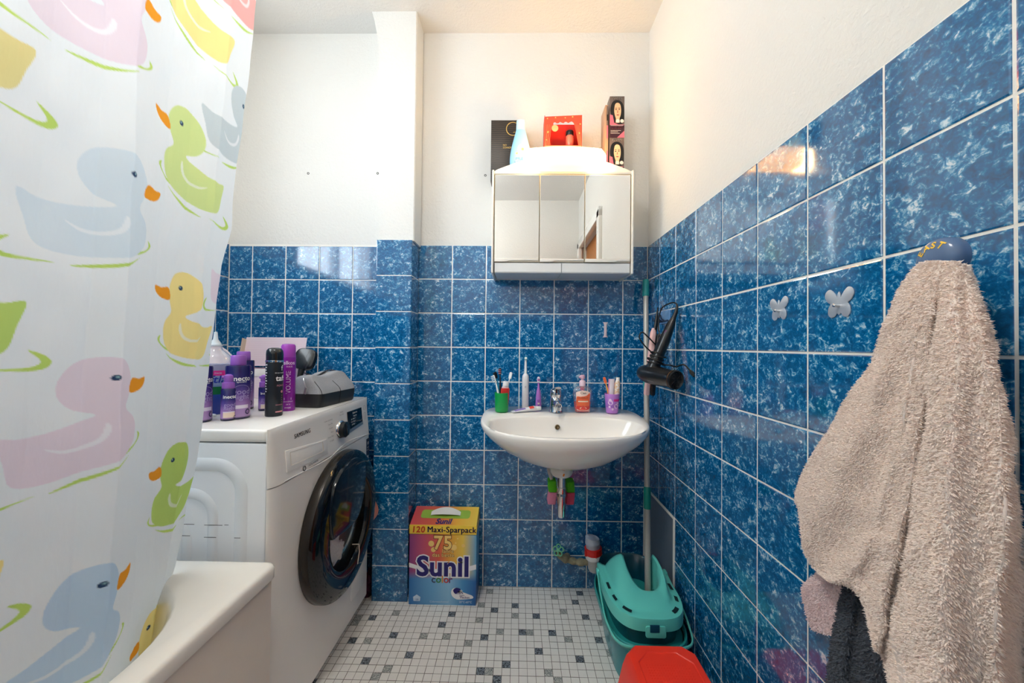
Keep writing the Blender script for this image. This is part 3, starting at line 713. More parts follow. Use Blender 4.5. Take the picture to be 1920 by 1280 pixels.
g = G(); g.tube([(.122, 1.43, .585), (.125, 1.40, .570), (.132, 1.39, .548)], [.008, .008, .006], 10); g.obj('supply_tail', [mat('old_brass_white', (206, 196, 184), .4)], t)
# two sponges tucked behind the pipe
def sponge(x, y, zt, tone_g, tone_p, label, lean):
    s_ = thing('sponge', (x, y, zt - .09), label, 'sponge', 'sponges behind the waste pipe')
    Mx = Matrix.Rotation(lean, 4, 'Y')
    def wob(p):
        return Vector((p.x + .003 * math.sin((p.z - zt) * 90), p.y, p.z))
    for nm, z0, z1, c, sc_ in (('green_half', zt, zt - .040, tone_g, 1), ('pink_half', zt - .040, zt - .085, tone_p, 1)):
        bm = G(); bm.box((x, y, (z0 + z1) / 2), (.030, .05, z0 - z1), 0, .004, 3, Mx, wob)
        bm.obj(nm, [mat(nm + '_foam', c, .95, bump=.8, bscale=500, vary=.15, vscale=120)], s_)
sponge(.1345, 1.40, .545, (90, 190, 30), (226, 140, 168), 'green sponge with a pale pink end behind the waste pipe', .02)
sponge(.2015, 1.40, .545, (80, 176, 30), (206, 70, 96), 'green sponge with a dark pinkish red end behind the waste pipe', -.03)
# mixer tap
t = thing('mixer_tap', (.155, 1.49, .786), 'chrome single-lever mixer tap on the wash basin', 'tap')
T0 = Matrix.Translation((.155, 1.487, .785))
g = G(); g.lathe([(.027, 0), (.027, .004), (.0245, .008), (.024, .040), (.0225, .052), (.0205, .058)], 36, 0, T0, True); g.obj('body', [M_chrome], t)
g = G(); sp_ = cr([(.155, 1.480, .818), (.155, 1.45, .826), (.155, 1.41, .829), (.155, 1.385, .823)], 6)
g.tube(sp_, [lerp(.017, .0125, i / (len(sp_) - 1)) for i in range(len(sp_))], 18); g.lathe([(.0105, -.004), (.0115, .014), (.011, .016), (.009, .016)], 20, 0, Matrix.Translation((.155, 1.388, .824)) @ Matrix.Rotation(PI, 4, 'X')); g.obj('spout', [M_chrome], t, sharp=60)
g = G(); g.lathe([(.0205, .058), (.0225, .064), (.0235, .074), (.0225, .088), (.017, .096), (.0001, .099)], 32, 0, T0)
lv = [(.155, 1.475, .876), (.155, 1.44, .884), (.155, 1.405, .890)]
for k_ in range(1): g.tube(lv, [.015, .0125, .010], 14, flatten=(.45, 1.2))
lvr = g.obj('lever', [M_chrome], t, sharp=60)
g = G(); g.lathe([(.0045, 0), (.0035, .0012), (.0001, .0014)], 14, 0, at_axis((.155, 1.4628, .868), (0, -1, .12))); g.obj('temperature_dot', [mat('dot_red', (90, 40, 36), .4)], lvr)

# ------------------------------------------------------------------ mirror cabinet
M_cab = mat('cabinet_white_plastic', (238, 232, 222), 0.3, coat=.15, vary=.015)
M_mirror = mat('mirror_silver', (236, 236, 234), 0.0, 1.0, vary=0)
M_edge = mat('mirror_edge_white', (232, 222, 200), .3)
CYF, CZ0, CZ1 = 1.432, 1.336, 1.728
CXa, CXb = -.108, .446
t = thing('mirror_cabinet', ((CXa + CXb) / 2, 1.52, CZ0), 'white three-door mirror cabinet with a lit lamp on top, on the back wall', 'mirror cabinet')
cxm = (CXa + CXb) / 2
g = G()
# carcass: side cheeks with rounded upper front corners, top board, back
for x0, x1 in ((CXa, CXa + .0085), (CXb - .0085, CXb)):
    g.box(((x0 + x1) / 2, (CYF + YB) / 2 - .002, (CZ0 + CZ1) / 2 + .004), (x1 - x0, YB - CYF + .004, CZ1 - CZ0 + .014), 0, .0035, 3)
g.box((cxm, (CYF + YB) / 2 + .008, CZ1 + .002), (CXb - CXa - .012, YB - CYF - .014, .012), 0, .001)
g.box((cxm, YB - .006, (CZ0 + CZ1) / 2), (CXb - CXa - .014, .012, CZ1 - CZ0 - .01), 0)
g.box((cxm, CYF + .008, CZ1 + .0015), (CXb - CXa - .014, .016, .012), 0, .003)
g.box((cxm, (CYF + YB) / 2 + .012, 1.381), (CXb - CXa - .016, YB - CYF - .03, .008), 0)
g.obj('carcass', [M_cab], t)
xs = [CXa + .010, .0795, .256, CXb - .011]
for i in range(3):
    a, b = xs[i] + .0012, xs[i + 1] - .0012
    g = G(); g.box(((a + b) / 2, CYF + .009, (1.3785 + CZ1 - .006) / 2), (b - a, .016, CZ1 - .006 - 1.3785), 0, .0012)
    d = g.obj('mirror_door', [M_edge], t)
    g = G(); g.add([(a + .0012, CYF + .0006, 1.392), (b - .0012, CYF + .0006, 1.392), (b - .0012, CYF + .0006, CZ1 - .0085), (a + .0012, CYF + .0006, CZ1 - .0085)], [(0, 1, 2, 3)], 0, flat=True)
    g.obj('mirror_glass', [M_mirror], d)
    g = G(); ga = [(a + .002, 1.3785), (a + (.05 if i < 2 else .115), 1.3785), (a + (.058 if i < 2 else .125), 1.3825), (b - .002, 1.3835), (b - .002, 1.391), (a + .002, 1.391)]
    g.prism(ga, front_fn((0), CYF, 0, 0), .0, .003, 0, .0008); g.obj('pull_strip', [M_cab], d)
# two drop-down trays below
for a, b in ((CXa + .013, .1665), (.1685, CXb - .013)):
    g = G(); P = [(CYF + .004, 1.375), (CYF + .004, 1.340), (CYF + .007, 1.336), (YB - .004, 1.341), (YB - .004, 1.375)]
    sl = .018
    g.loft([[(a, y, z) for y, z in P], [(a + .001, y, z) for y, z in P], [(b - .001, y, z) for y, z in P], [(b, y, z) for y, z in P]], 0, True, True, True)
    g.obj('drop_tray', [mat('tray_grey_white', (226, 226, 224), .3)], t, sharp=25)
# lamp canopy: a flat arched front board and a rounded lamp cover
g = G()
arch = [(CXa + .004, CZ1 + .006)] + cr([(CXa + .006, CZ1 + .013), (CXa + .02, CZ1 + .022), (-.04, CZ1 + .040), (.02, CZ1 + .060), (.08, CZ1 + .074), (cxm, CZ1 + .080), (.26, CZ1 + .074), (.32, CZ1 + .060), (.38, CZ1 + .040), (CXb - .02, CZ1 + .022), (CXb - .006, CZ1 + .013)], 5) + [(CXb - .004, CZ1 + .006)]
g.prism(arch, lambda u, v, d: (u, CYF + .030 - d, v), 0, .014, 0, .002); g.obj('canopy', [M_cab], t)
k = N('lamp_cover_opal'); df = k.n('BsdfDiffuse'); df.inputs['Color'].default_value = lin((250, 244, 228)); tl = k.n('BsdfTranslucent'); tl.inputs['Color'].default_value = lin((252, 244, 222)); ms = k.n('MixShader'); ms.inputs[0].default_value = .16
gs = k.n('BsdfGlossy'); gs.inputs['Roughness'].default_value = .2; m2 = k.n('MixShader'); m2.inputs[0].default_value = .05
k.l(df.outputs[0], ms.inputs[1]); k.l(tl.outputs[0], ms.inputs[2]); k.l(ms.outputs[0], m2.inputs[1]); k.l(gs.outputs[0], m2.inputs[2]); k.l(m2.outputs[0], k.out.inputs[0]); M_cover = k.m
lx0, lx1 = .014, .330
g = G(); rings = []
lampp = [(CYF + .012, CZ1 + .008), (CYF - .030, CZ1 + .008), (CYF - .046, CZ1 + .014), (CYF - .052, CZ1 + .030), (CYF - .050, CZ1 + .060), (CYF - .044, CZ1 + .068)]
def covz(x): return 1 + .22 * (1 - ((x - cxm) / .16) ** 2)
for x in np.linspace(.068, .276, 18): rings.append([(float(x), y, CZ1 + .006 + (z - CZ1 - .006) * covz(float(x))) for y, z in lampp])
g.loft(rings, 0, False); cov = g.obj('lamp_cover', [M_cover], t, sharp=50)
M_lamp = mat('glowing_diffuser', (255, 244, 214), .4, vary=0, emit=(255, 214, 150), estr=12.0)
for x0, x1 in ((lx0, .066), (.278, lx1)):
    g = G(); rings = []
    for i, x in enumerate(np.linspace(x0, x1, 6)):
        e = abs((x - x0) if x0 < .1 else (x1 - x)); q = min(1, .62 + .38 * (e / .02)) if e < .02 else 1
        rings.append([(float(x), CYF + .012 + (y - CYF - .012) * q, CZ1 + .006 + (z - CZ1 - .006) * covz(float(x)) * (q * .25 + .75)) for y, z in lampp + [(CYF + .012, CZ1 + .066)]])
    g.loft(rings, 0, True, True, True); g.obj('lamp_diffuser', [M_lamp], t, sharp=60)
M_tube = mat('glowing_tube', (255, 240, 205), .4, vary=0, emit=(255, 206, 140), estr=22.0)
g = G(); g.tube([(.075, CYF - .018, CZ1 + .045), (.27, CYF - .018, CZ1 + .045)], .011, 14); g.obj('lamp_tube', [M_tube], t)
TOPZ = CZ1 + .0082
# ---- black carton
M_carton = N('black_ribbed_carton'); b = M_carton.n('BsdfPrincipled'); b.inputs['Roughness'].default_value = .45
tc = M_carton.n('TexCoord'); wv = M_carton.n('TexWave', bands_direction='Z'); wv.inputs['Scale'].default_value = 38; wv.inputs['Distortion'].default_value = 2.5; wv.inputs['Detail'].default_value = 2; M_carton.l(tc.outputs['Object'], wv.inputs['Vector'])
rp = M_carton.n('ValToRGB'); rp.color_ramp.elements[0].color = lin((14, 11, 9)); rp.color_ramp.elements[1].color = lin((62, 50, 40)); M_carton.l(wv.outputs['Fac'], rp.inputs[0]); M_carton.l(rp.outputs[0], b.inputs['Base Color']); M_carton.l(b.outputs[0], M_carton.out.inputs[0]); M_carton = M_carton.m
M_gold = mat('gold_foil', (226, 190, 110), .25, .9)
t = thing('carton', (-.055, 1.56, TOPZ), 'black carton with a gold ring behind the pale blue lotion bottle', 'box')
g = G(); g.box((-.054, 1.560, TOPZ + .1335), (.136, .05, .261), 0, .0012); g.obj('box_body', [M_carton], t)
g = G(); f_ = front_fn(-.030, 1.535, 1.963)
g.loft([[f_(a, b) for a, b in arc(0, 0, r, 0, 2 * PI, 40)[:-1]] for r in (.029, .0262)], 0); g.box((-.024, 1.5348, 1.950), (.008, .0004, .0012), 0); g.box((-.024, 1.5348, 1.947), (.010, .0004, .0012), 0)
g.obj('gold_ring', [M_gold], t)
g = G(); g.text('NO', .010, front_fn(-.071, 1.535, 1.891), 0, align='LEFT'); g.text('CONCEPT', .010, front_fn(-.071, 1.535, 1.880), 0, align='LEFT')
g.obj('gold_lettering', [M_gold], t)
# ---- lotion bottle
t = thing('lotion_bottle', (.005, 1.51, TOPZ), 'pale blue lotion bottle in front of the black carton on the mirror cabinet', 'bottle')
M_lot = mat('pale_blue_plastic', (150, 206, 240), .3, coat=.2, vary=.02)
prof = [(.026, .0), (.0285, .004), (.034, .03), (.038, .06), (.0385, .085), (.035, .12), (.028, .155), (.020, .19), (.0165, .206)]
g = G(); P = cr(prof, 4); g.lathe([(r, TOPZ + z) for r, z in P], 36, 0, Matrix.Translation((.003, 1.508, 0)), True, False, 1.15, .55); g.obj('bottle_body', [M_lot], t, sharp=60)
g = G(); g.lathe([(.0165, .204), (.0175, .208), (.0165, .240), (.015, .245), (.0001, .246)], 28, 0, Matrix.Translation((.003, 1.508, TOPZ)), False, False, 1.1, .6); g.obj('bottle_cap', [mat('ice_blue_cap', (186, 220, 240), .35)], t)
g = G(); yf = 1.508 - .0385 * .55
ff = lambda x, z, eps: (lambda a, b, d=0.0: (x + a, 1.508 - math.sqrt(max(0, 1 - ((x + a - .003) / (float(np.interp(z + b - TOPZ, [q[1] for q in prof], [q[0] for q in prof])) * 1.15)) ** 2)) * float(np.interp(z + b - TOPZ, [q[1] for q in prof], [q[0] for q in prof])) * .55 - eps, z + b))
f_ = ff(.012, TOPZ + .118, .0006); n_ = 28
g.add([f_(0, 0)] + [f_(a, b) for a, b in arc(0, 0, .021, 0, 2 * PI, n_)[:-1]], [(0, 1 + i, 1 + (i + 1) % n_) for i in range(n_)], 0, flat=True)
lb = g.obj('round_badge', [mat('badge_white', (248, 244, 228), .4)], t)
g = G(); f2 = ff(.012, TOPZ + .118, .001)
for i, ch in enumerate('PENATEN'):
    a = PI * (.5 + .32) - i * PI * .64 / 6
    ca, sa = math.cos(a - PI / 2), math.sin(a - PI / 2)
    g.text(ch, .0075, lambda u, v, d=0, ca=ca, sa=sa, a=a: f2(.0145 * math.cos(a) + u * ca - v * sa, .0145 * math.sin(a) + u * sa + v * ca), 0, bold=.01)
g.text('PFLEGE', .0155, ff(.008, TOPZ + .071, .0006), 0, bold=.01); g.text('LOTION', .0155, ff(.008, TOPZ + .057, .0006), 0, bold=.01); g.text('mild', .010, ff(.010, TOPZ + .042, .0006), 0)
g.obj('lettering', [mat('lotion_blue_print', (70, 130, 180), .5)], t)
g = G(); g.add([ff(-.0125, TOPZ + .099, .0007)(a, b) for a, b in [(r * math.cos(q * PI / 8), r * math.sin(q * PI / 8)) for q in range(16) for r in (.0065 if q % 2 == 0 else .004,)]], [tuple(range(16))], 0, flat=True)
g.add([ff(.011, TOPZ + .116, .0011)(a, b) for a, b in [(r * math.cos(q * PI / 8), r * math.sin(q * PI / 8)) for q in range(16) for r in (.008 if q % 2 == 0 else .0045,)]], [tuple(range(16))], 0, flat=True)
g.obj('flower_print', [mat('flower_yellow', (246, 220, 130), .5)], t)
# ---- red gift box with curtained window, tipped slightly
t = thing('gift_box', (.178, 1.535, TOPZ), 'red open-fronted gift box on the mirror cabinet behind the lamp', 'box')
M_red = mat('gift_red', (214, 66, 46), .45); M_redin = mat('gift_red_inside', (206, 34, 22), .5); M_redl = mat('gift_drape', (232, 120, 92), .45)
bx0, bx1, bz0, bz1, by0, by1 = .100, .254, TOPZ, 1.998, 1.500, 1.565
g = G()
for c, s in (((.177, by1 - .001, (bz0 + bz1) / 2), (.154, .002, bz1 - bz0)), ((bx0 + .001, (by0 + by1) / 2, (bz0 + bz1) / 2), (.002, by1 - by0, bz1 - bz0)), ((bx1 - .001, (by0 + by1) / 2, (bz0 + bz1) / 2), (.002, by1 - by0, bz1 - bz0)), ((.177, (by0 + by1) / 2, bz0 + .062), (.154, by1 - by0, .124))):
    g.box(c, s, 0)
g.obj('box_body', [M_redin], t)
g = G()   # front face with a cut-out: frame built as quads between the outline and the opening
op = [(.126, bz0 + .138), (.120, bz0 + .180), (.132, bz0 + .215), (.1365, bz0 + .226)] + [(.1365 + .082 * q / 12, bz0 + .231 + .0035 * math.sin(q * 1.9) + .004 * q / 12) for q in range(13)] + [(.222, bz0 + .226), (.232, bz0 + .18), (.240, bz0 + .138)]
out = [(bx0, bz0 + .124), (bx0, bz0 + .17), (bx0, bz0 + .22), (bx0, bz1 - .006)] + [(bx0 + .154 * q / 12, bz1 - .006 + .007 * q / 12) for q in range(13)] + [(bx1, bz0 + .22), (bx1, bz0 + .17), (bx1, bz0 + .124)]
g.loft([[(u, by0, v) for u, v in out], [(u, by0 - .0012, v) for u, v in out], [(u, by0 - .0012, v) for u, v in op], [(u, by0 + .001, v) for u, v in op]], 0, True)
g.box((.177, by0, bz0 + .062), (.154, .003, .124), 0)
g.obj('front_face', [M_red], t, sharp=20)
for xs_ in ((.108, .122), (.238, .248)):
    g = G()
    for k_ in range(3):
        x = lerp(xs_[0], xs_[1], k_ / 2); g.tube([(x + (.004 if x < .18 else -.004), by0 - .0015, bz0 + .222), (x + (.002 if x < .18 else -.002), by0 - .0015, bz0 + .18), (x - (.004 if x < .18 else -.004), by0 - .0015, bz0 + .135)], .003, 6, flatten=(1, .35))
    g.obj('printed_drape', [M_redl], t)
g = G(); g.box((.177, by0 - .003, bz0 + .130), (.150, .006, .010), 0, .002); g.obj('sill', [M_redl], t)
g = G(); fs_ = front_fn(0, by0 - .0014, 0)
for (u, v, r) in ((.112, bz1 - .014, .004), (.145, bz1 - .010, .004), (.185, bz1 - .011, .0035), (.215, bz1 - .007, .0045), (.115, bz0 + .192, .006), (.108, bz0 + .16, .004), (.243, bz0 + .187, .006), (.246, bz0 + .225, .004)):
    g.add([fs_(u + (r if q % 2 == 0 else r * .38) * math.cos(q * PI / 5 + .3), v + (r if q % 2 == 0 else r * .38) * math.sin(q * PI / 5 + .3)) for q in range(10)], [tuple(range(10))], 0, flat=True)
g.obj('gold_stars', [mat('star_gold', (255, 214, 130), .3, .3)], t)
g = G(); g.lathe([(.0135, -.0005), (.0135, .001), (.012, .0012), (.0001, .0012)], 28, 0, at_axis((.143, by0 - .0016, bz0 + .208), (0, -1, 0))); g.obj('round_tag', [mat('tag_salmon', (222, 150, 110), .5)], t)
t = thing('small_bottle', (.208, 1.535, bz0 + .125), 'small red bottle with black cap standing in the red gift box', 'bottle')
g = G(); g.lathe([(.0155, .0), (.017, .003), (.017, .052), (.0165, .062), (.014, .068)], 28, 0, Matrix.Translation((.208, 1.530, bz0 + .1255)), True); g.obj('bottle_body', [mat('bottle_rose', (206, 92, 80), .25, coat=.3)], t)
g = G(); g.lathe([(.0155, .066), (.0165, .069), (.0165, .084), (.015, .0865), (.0001, .0865)], 28, 0, Matrix.Translation((.208, 1.530, bz0 + .1255))); g.obj('bottle_cap', [M_black], t)
# ---- hair dye boxes
M_dyebg = mat('dye_box_taupe', (108, 92, 86), .4); M_dyehair = mat('dye_print_dark_hair', (18, 13, 12), .4, vary=.2, vscale=200); M_skin = mat('dye_print_skin', (238, 186, 146), .45); M_dyepk = mat('dye_print_pink', (196, 104, 124), .4); M_dyedk = mat('dye_print_plum', (58, 24, 36), .4); M_lip = mat('dye_print_lip', (170, 70, 70), .4)
def dye_box(x0, z0, label, yf=1.505, w=.060, h=.145, dpt=.045, face_left=False):
    t = thing('hair_dye_box', (x0 + w / 2, yf + dpt / 2, z0), label, 'box', 'hair dye boxes on the mirror cabinet')
    g = G(); g.box((x0 + w / 2, yf + dpt / 2, z0 + h / 2), (w, dpt, h), 0, .0006); g.obj('box_body', [M_dyebg], t)
    def P(n_, poly, m_, e): 
        q = G(); q.add([front_fn(x0, yf, z0, e)(a * w, b * h) for a, b in poly], [tuple(range(len(poly)))], 0, flat=True); return q.obj(n_, [m_], t)
    P('hair_print', cr([(.04, .62), (.10, .80), (.30, .89), (.62, .90), (.88, .82), (.985, .66), (.97, .42), (.80, .33), (.45, .33), (.25, .40)], 5, True), M_dyehair, .0003)
    P('face_print', cr([(.30, .66), (.36, .80), (.52, .84), (.70, .80), (.77, .66), (.72, .52), (.58, .425), (.44, .45), (.34, .55)], 5, True), M_skin, .0005)
    P('neck_print', [(.42, .46), (.66, .47), (.68, .36), (.40, .36)], M_skin, .00045)
    q = G(); f = front_fn(x0, yf, z0, .0008)
    for (cx, cy, rx, ry) in ((.42, .675, .055, .012), (.64, .680, .055, .012), (.42, .71, .07, .007), (.64, .715, .07, .007)): q.add([f((cx + rx * math.cos(k * PI / 6)) * w, (cy + ry * math.sin(k * PI / 6)) * h) for k in range(12)], [tuple(range(12))], 0, flat=True)
    q.add([f(a * w, b * h) for a, b in ((.52, .66), (.545, .66), (.56, .60), (.50, .595))], [(0, 1, 2, 3)], 1, flat=True)
    q.add([f((.54 + .095 * math.cos(k * PI / 6)) * w, (.545 + .014 * math.sin(k * PI / 6)) * h) for k in range(12)], [tuple(range(12))], 1, flat=True)
    q.obj('features_print', [M_dyehair, M_lip], t)
    P('pink_panel', [(.0, .0), (1.0, .0), (1.0, .315), (.60, .315), (.30, .36), (.20, .54), (.0, .56)], M_dyepk, .0006)
    P('plum_panel', [(.0, .0), (.5, .0), (1.0, .17), (1.0, .30), (.0, .30)], M_dyedk, .0008)
    q = G(); f = lambda a, b: front_fn(x0 + a * w, yf, z0 + b * h, .0011)
    q.text('ISANA', .0135, f(.5, .925), 0, bold=.02)
    q.text('INTENSIV CREME', .0066, f(.06, .245), 1, align='LEFT', bold=.01); q.text('COLORATION', .0066, f(.06, .205), 1, align='LEFT', bold=.01)
    for bz_, ww in ((.29, .85), (.165, .7), (.135, .5), (.10, .62)): q.add([f(.06, bz_)(a, b) for a, b in ((0, 0), (ww * w, 0), (ww * w, .0012), (0, .0012))], [(0, 1, 2, 3)], 0, flat=True)
    for cx in (.54, .83): q.add([f(cx, .40)(.0075 * math.cos(k * PI / 9), .0075 * math.sin(k * PI / 9)) for k in range(18)], [tuple(range(18))], 0, flat=True)
    q.obj('lettering', [mat('dye_white_print', (240, 226, 214), .4), mat('dye_rose_print', (240, 130, 140), .4)], t)
    return t
dye_box(.368, TOPZ, 'lower of the two stacked hair dye boxes on the mirror cabinet', h=.172)
dye_box(.3685, TOPZ + .1725, 'upper of the two stacked hair dye boxes on the mirror cabinet', h=.172)
t = thing('hair_dye_box', (.356, 1.555, TOPZ), 'hair dye box standing edge-on between the red gift box and the stacked pair', 'box', 'hair dye boxes on the mirror cabinet')
g = G(); g.box((.3570, 1.545, TOPZ + .155), (.0125, .075, .31), 0, .0006); g.obj('box_body', [mat('dye_side_tan', (176, 140, 112), .4)], t)
g = G(); q = front_fn(.3605, 1.5075, TOPZ)
for z0, z1, mi in ((.20, .305, 0), (.245, .27, 1), (.17, .225, 2), (.06, .12, 2)): g.add([q(a, b, .0002 * mi) for a, b in ((-.004, z0), (.002, z0), (.002, z1), (-.004, z1))], [(0, 1, 2, 3)], mi, flat=True)
g.obj('side_print', [M_dyebg, M_dyehair, M_dyepk], t)
# ---- drill holes, screws and small things on the back wall
M_hole = mat('dark_wall_plug', (34, 32, 30), .9)
for i, (x, z, y, lab) in enumerate(((-.944, 1.810, YB + .004, 'dark wall plug in the plaster above the washing machine'), (-.632, 1.811, YB + .004, 'dark wall plug in the plaster beside the column'), (-.152, 1.803, YB + .004, 'dark wall plug in the plaster left of the mirror cabinet'))):
    g = G(); g.lathe([(.0052, -.004), (.0052, .0006), (.0036, .0012), (.0022, -.001), (.0001, -.001)], 16, 0, at_axis((x, y, z), (0, -1, 0)))
    tag(g.obj('wall_plug', [M_hole], base=(x, y, z)), lab, 'wall plug', 'wall plugs in the plaster')
t = thing('adhesive_hook', (.381, 1.606, 1.124), 'small clear adhesive hook on the tiles above the purple cup', 'hook')
M_clr = mat('clear_pinkish_plastic', (236, 214, 216), .2, vary=0, alpha=.85)
g = G(); g.prism([(-.011, -.033), (.011, -.033), (.007, -.027), (.0055, -.020), (.0055, .020), (.007, .026), (.011, .033), (-.011, .033), (-.007, .026), (-.0055, .020), (-.0055, -.020), (-.007, -.027)], lambda a, b, d=0: (.381 + a, YB - .0005 - d, 1.124 + b), 0, .004, 0, .001); g.obj('hook_plate', [M_clr], t)
g = G(); g.tube([(.381, YB - .004, 1.105), (.381, YB - .014, 1.098), (.381, YB - .018, 1.108)], .0028, 8); g.obj('hook_tip', [M_clr], t)

# ------------------------------------------------------------------ on the wash basin's ledge
DECK = .786
M_green = mat('green_plastic', (10, 150, 72), .35, vary=.03)
def cup(name, x, y, r0, r1, h, m_, label, group):
    t = thing(name, (x, y, DECK), label, 'cup', group)
    g = G(); g.lathe([(r0 * .9, .0), (r0, .004), (r1, h), (r1 - .0012, h + .0005), (r1 - .0024, h), (r0 - .002, .006), (.0001, .005)], 40, 0, Matrix.Translation((x, y, DECK)), True); g.obj('cup_body', [m_], t, sharp=60)
    return t
GX, GY = -.063, 1.475
cup('toothbrush_cup', GX, GY, .0265, .0285, .076, M_green, 'green plastic cup of toothbrushes on the wash basin', 'toothbrush cups')
M_wplastic = mat('white_plastic', (238, 238, 236), .3)
def toothbrush(p0, p1, head_dir, hc, bc, label, cat='toothbrush', neck=.0022, group='toothbrushes in the cups', hlen=.026, tip=None):
    """handle from p0 (in the cup) to p1 (head end), bristles facing head_dir"""
    p0, p1 = Vector(p0), Vector(p1); ax = (p1 - p0).normalized(); L = (p1 - p0).length
    t = thing('toothbrush', tuple(p0), label, cat, group)
    g = G(); hd = (Vector(head_dir) - ax * ax.dot(Vector(head_dir))).normalized()
    bend = Vector(hd) * .003
    pts = [p0, p0 + ax * L * .35 + bend * .5, p0 + ax * L * .60, p0 + ax * (L * .76) - bend * .4, p0 + ax * (L - hlen)]
    g.tube([tuple(p) for p in cr(pts, 4)], [lerp(.0045, neck, smooth(.35, .8, i / 16)) for i in range(17)], 10)
    g.obj('handle', [hc], t, sharp=60)
    g = G(); c = p1 - ax * hlen / 2; side = ax.cross(hd)
    g.prism(rrect(.0105, hlen + .002, .005, 5), lambda a, b, d=0: tuple(c + side * a + ax * b + hd * d), -.0018, .0022, 0, .0006); hdo = g.obj('head', [tip or hc], t)
    g = G(); k = 0
    for i in range(3):
        for j in range(7):
            o = c + side * (-.0033 + .0033 * i) + ax * (-hlen / 2 + .0025 + (hlen - .005) * j / 6) + hd * .002
            g.tube([tuple(o), tuple(o + hd * .0095)], .0016, 5, mi=(j % len(bc)))
    g.obj('bristles', list(bc), hdo)
    return t
M_tbblue = mat('brush_blue', (40, 150, 190), .35); M_tbnavy = mat('brush_navy', (16, 26, 44), .35); M_tbmag = mat('brush_magenta', (150, 60, 100), .35)
M_brw = mat('bristle_white', (240, 240, 240), .6); M_brb = mat('bristle_blue', (90, 170, 214), .6); M_brk = mat('bristle_black', (24, 24, 28), .6); M_brp = mat('bristle_pink', (230, 140, 160), .6)
z0 = DECK + .006
toothbrush((GX + .006, GY - .002, z0), (GX - .034, GY + .0, .930), (-.85, -.5, .1), M_wplastic, (M_brw, M_brb), 'white toothbrush with blue and white bristles in the green cup')
toothbrush((GX + .004, GY + .010, z0), (GX - .027, GY + .012, .943), (-.7, -.7, 0), M_tbblue, (M_brk, M_brk), 'blue toothbrush with black bristles in the green cup', tip=M_tbnavy)
toothbrush((GX - .003, GY + .006, z0), (GX - .0085, GY + .004, .959), (-.15, -1, 0), M_tbnavy, (M_brk, M_brp), 'dark toothbrush with black and pink bristles, tallest in the green cup')
toothbrush((GX + .004, GY - .006, z0), (GX + .0365, GY - .002, .943), (.25, .95, 0), M_wplastic, (M_brw,), 'plain white toothbrush in the green cup, its back to the room')
t = thing('toothpaste_tube', (GX + .008, GY - .006, z0), 'clear-capped red and white toothpaste tube standing in the green cup', 'tube')
g = G(); rings = []
for z, w, d in ((z0, .030, .004), (z0 + .05, .034, .012), (z0 + .085, .034, .018), (z0 + .098, .022, .018)): rings.append([(GX + .009 + w / 2 * math.cos(a) + (z - z0) * .06, GY - .008 + d / 2 * math.sin(a), z) for a in [2 * PI * i / 24 for i in range(24)]])
g.loft(rings, 0, True, True, True); g.obj('tube_body', [ramp_mat('tube_red_white', 'Z', [(.05, (196, 40, 40)), (.088, (200, 50, 46)), (.092, (240, 214, 216)), (.12, (238, 236, 238))], .3)], t)
g = G(); g.lathe([(.012, 0), (.0125, .002), (.0115, .016), (.0105, .019), (.0001, .019)], 24, 0, at_axis((GX + .0155, GY - .008, z0 + .097), (.08, 0, 1)), True); g.obj('tube_cap', [mat('cap_clear_white', (232, 232, 234), .25)], t)
# electric toothbrush
t = thing('electric_toothbrush', (.036, 1.555, DECK), 'white electric toothbrush standing behind the toothpaste on the basin', 'electric toothbrush')
E0 = Matrix.Translation((.0335, 1.556, DECK))
g = G(); g.lathe([(.0135, 0), (.0145, .003), (.0142, .10), (.0145, .125), (.0135, .137), (.0085, .145), (.006, .147)], 32, 0, E0, True); g.obj('handle', [mat('white_satin', (234, 230, 232), .3)], t)
g = G(); g.lathe([(.0062, .147), (.0058, .150), (.0045, .19), (.0042, .207), (.0045, .212), (.0001, .214)], 20, 0, E0); nk = g.obj('brush_neck', [M_wplastic], t)
g = G(); g.lathe([(.0068, -.002), (.0072, .004), (.0055, .005), (.0001, .005)], 20, 0, at_axis((.0335, 1.552, DECK + .2115), (0, -1, .1)), True); g.lathe([(.0050, .004), (.0048, .010), (.0001, .010)], 16, 1, at_axis((.0335, 1.552, DECK + .2115), (0, -1, .1))); g.obj('brush_head', [mat('head_turquoise', (70, 176, 176), .4), M_brw], nk)
g = G(); g.lathe([(.004, .0), (.0035, .0012), (.0001, .0012)], 16, 0, at_axis((.0335, 1.5415, DECK + .092), (0, -1, 0))); g.obj('power_button', [mat('button_grey', (206, 200, 204), .4)], t)
# purple children's toothbrush standing on its foot
t = thing('childs_toothbrush', (.090, 1.548, DECK), 'purple child\'s toothbrush standing upright between tap and electric toothbrush', 'toothbrush')
g = G(); K0 = Matrix.Translation((.0885, 1.548, DECK)); g.lathe([(.0125, 0), (.0135, .002), (.0125, .02), (.0105, .055), (.0085, .074), (.0045, .088), (.0035, .105), (.0045, .112)], 26, 0, K0, True, False, 1, .8); g.obj('handle', [mat('lilac_plastic', (178, 116, 200), .35)], t)
g = G(); g.prism(rrect(.012, .026, .006, 5), lambda a, b, d=0: (.0885 + a, 1.546 - d, DECK + .122 + b), -.0025, .002, 0, .0008)
h_ = g.obj('head', [mat('head_pale_lilac', (226, 206, 236), .35)], t)
g = G()
for i in range(3):
    for j in range(6): g.tube([(.0885 - .0033 + .0033 * i, 1.544, DECK + .113 + .0036 * j), (.0885 - .0033 + .0033 * i, 1.536, DECK + .113 + .0036 * j)], .0016, 5, mi=1 if j in (2, 3) else 0)
g.obj('bristles', [M_brw, mat('bristle_violet', (200, 100, 190), .6)], h_)
g = G()
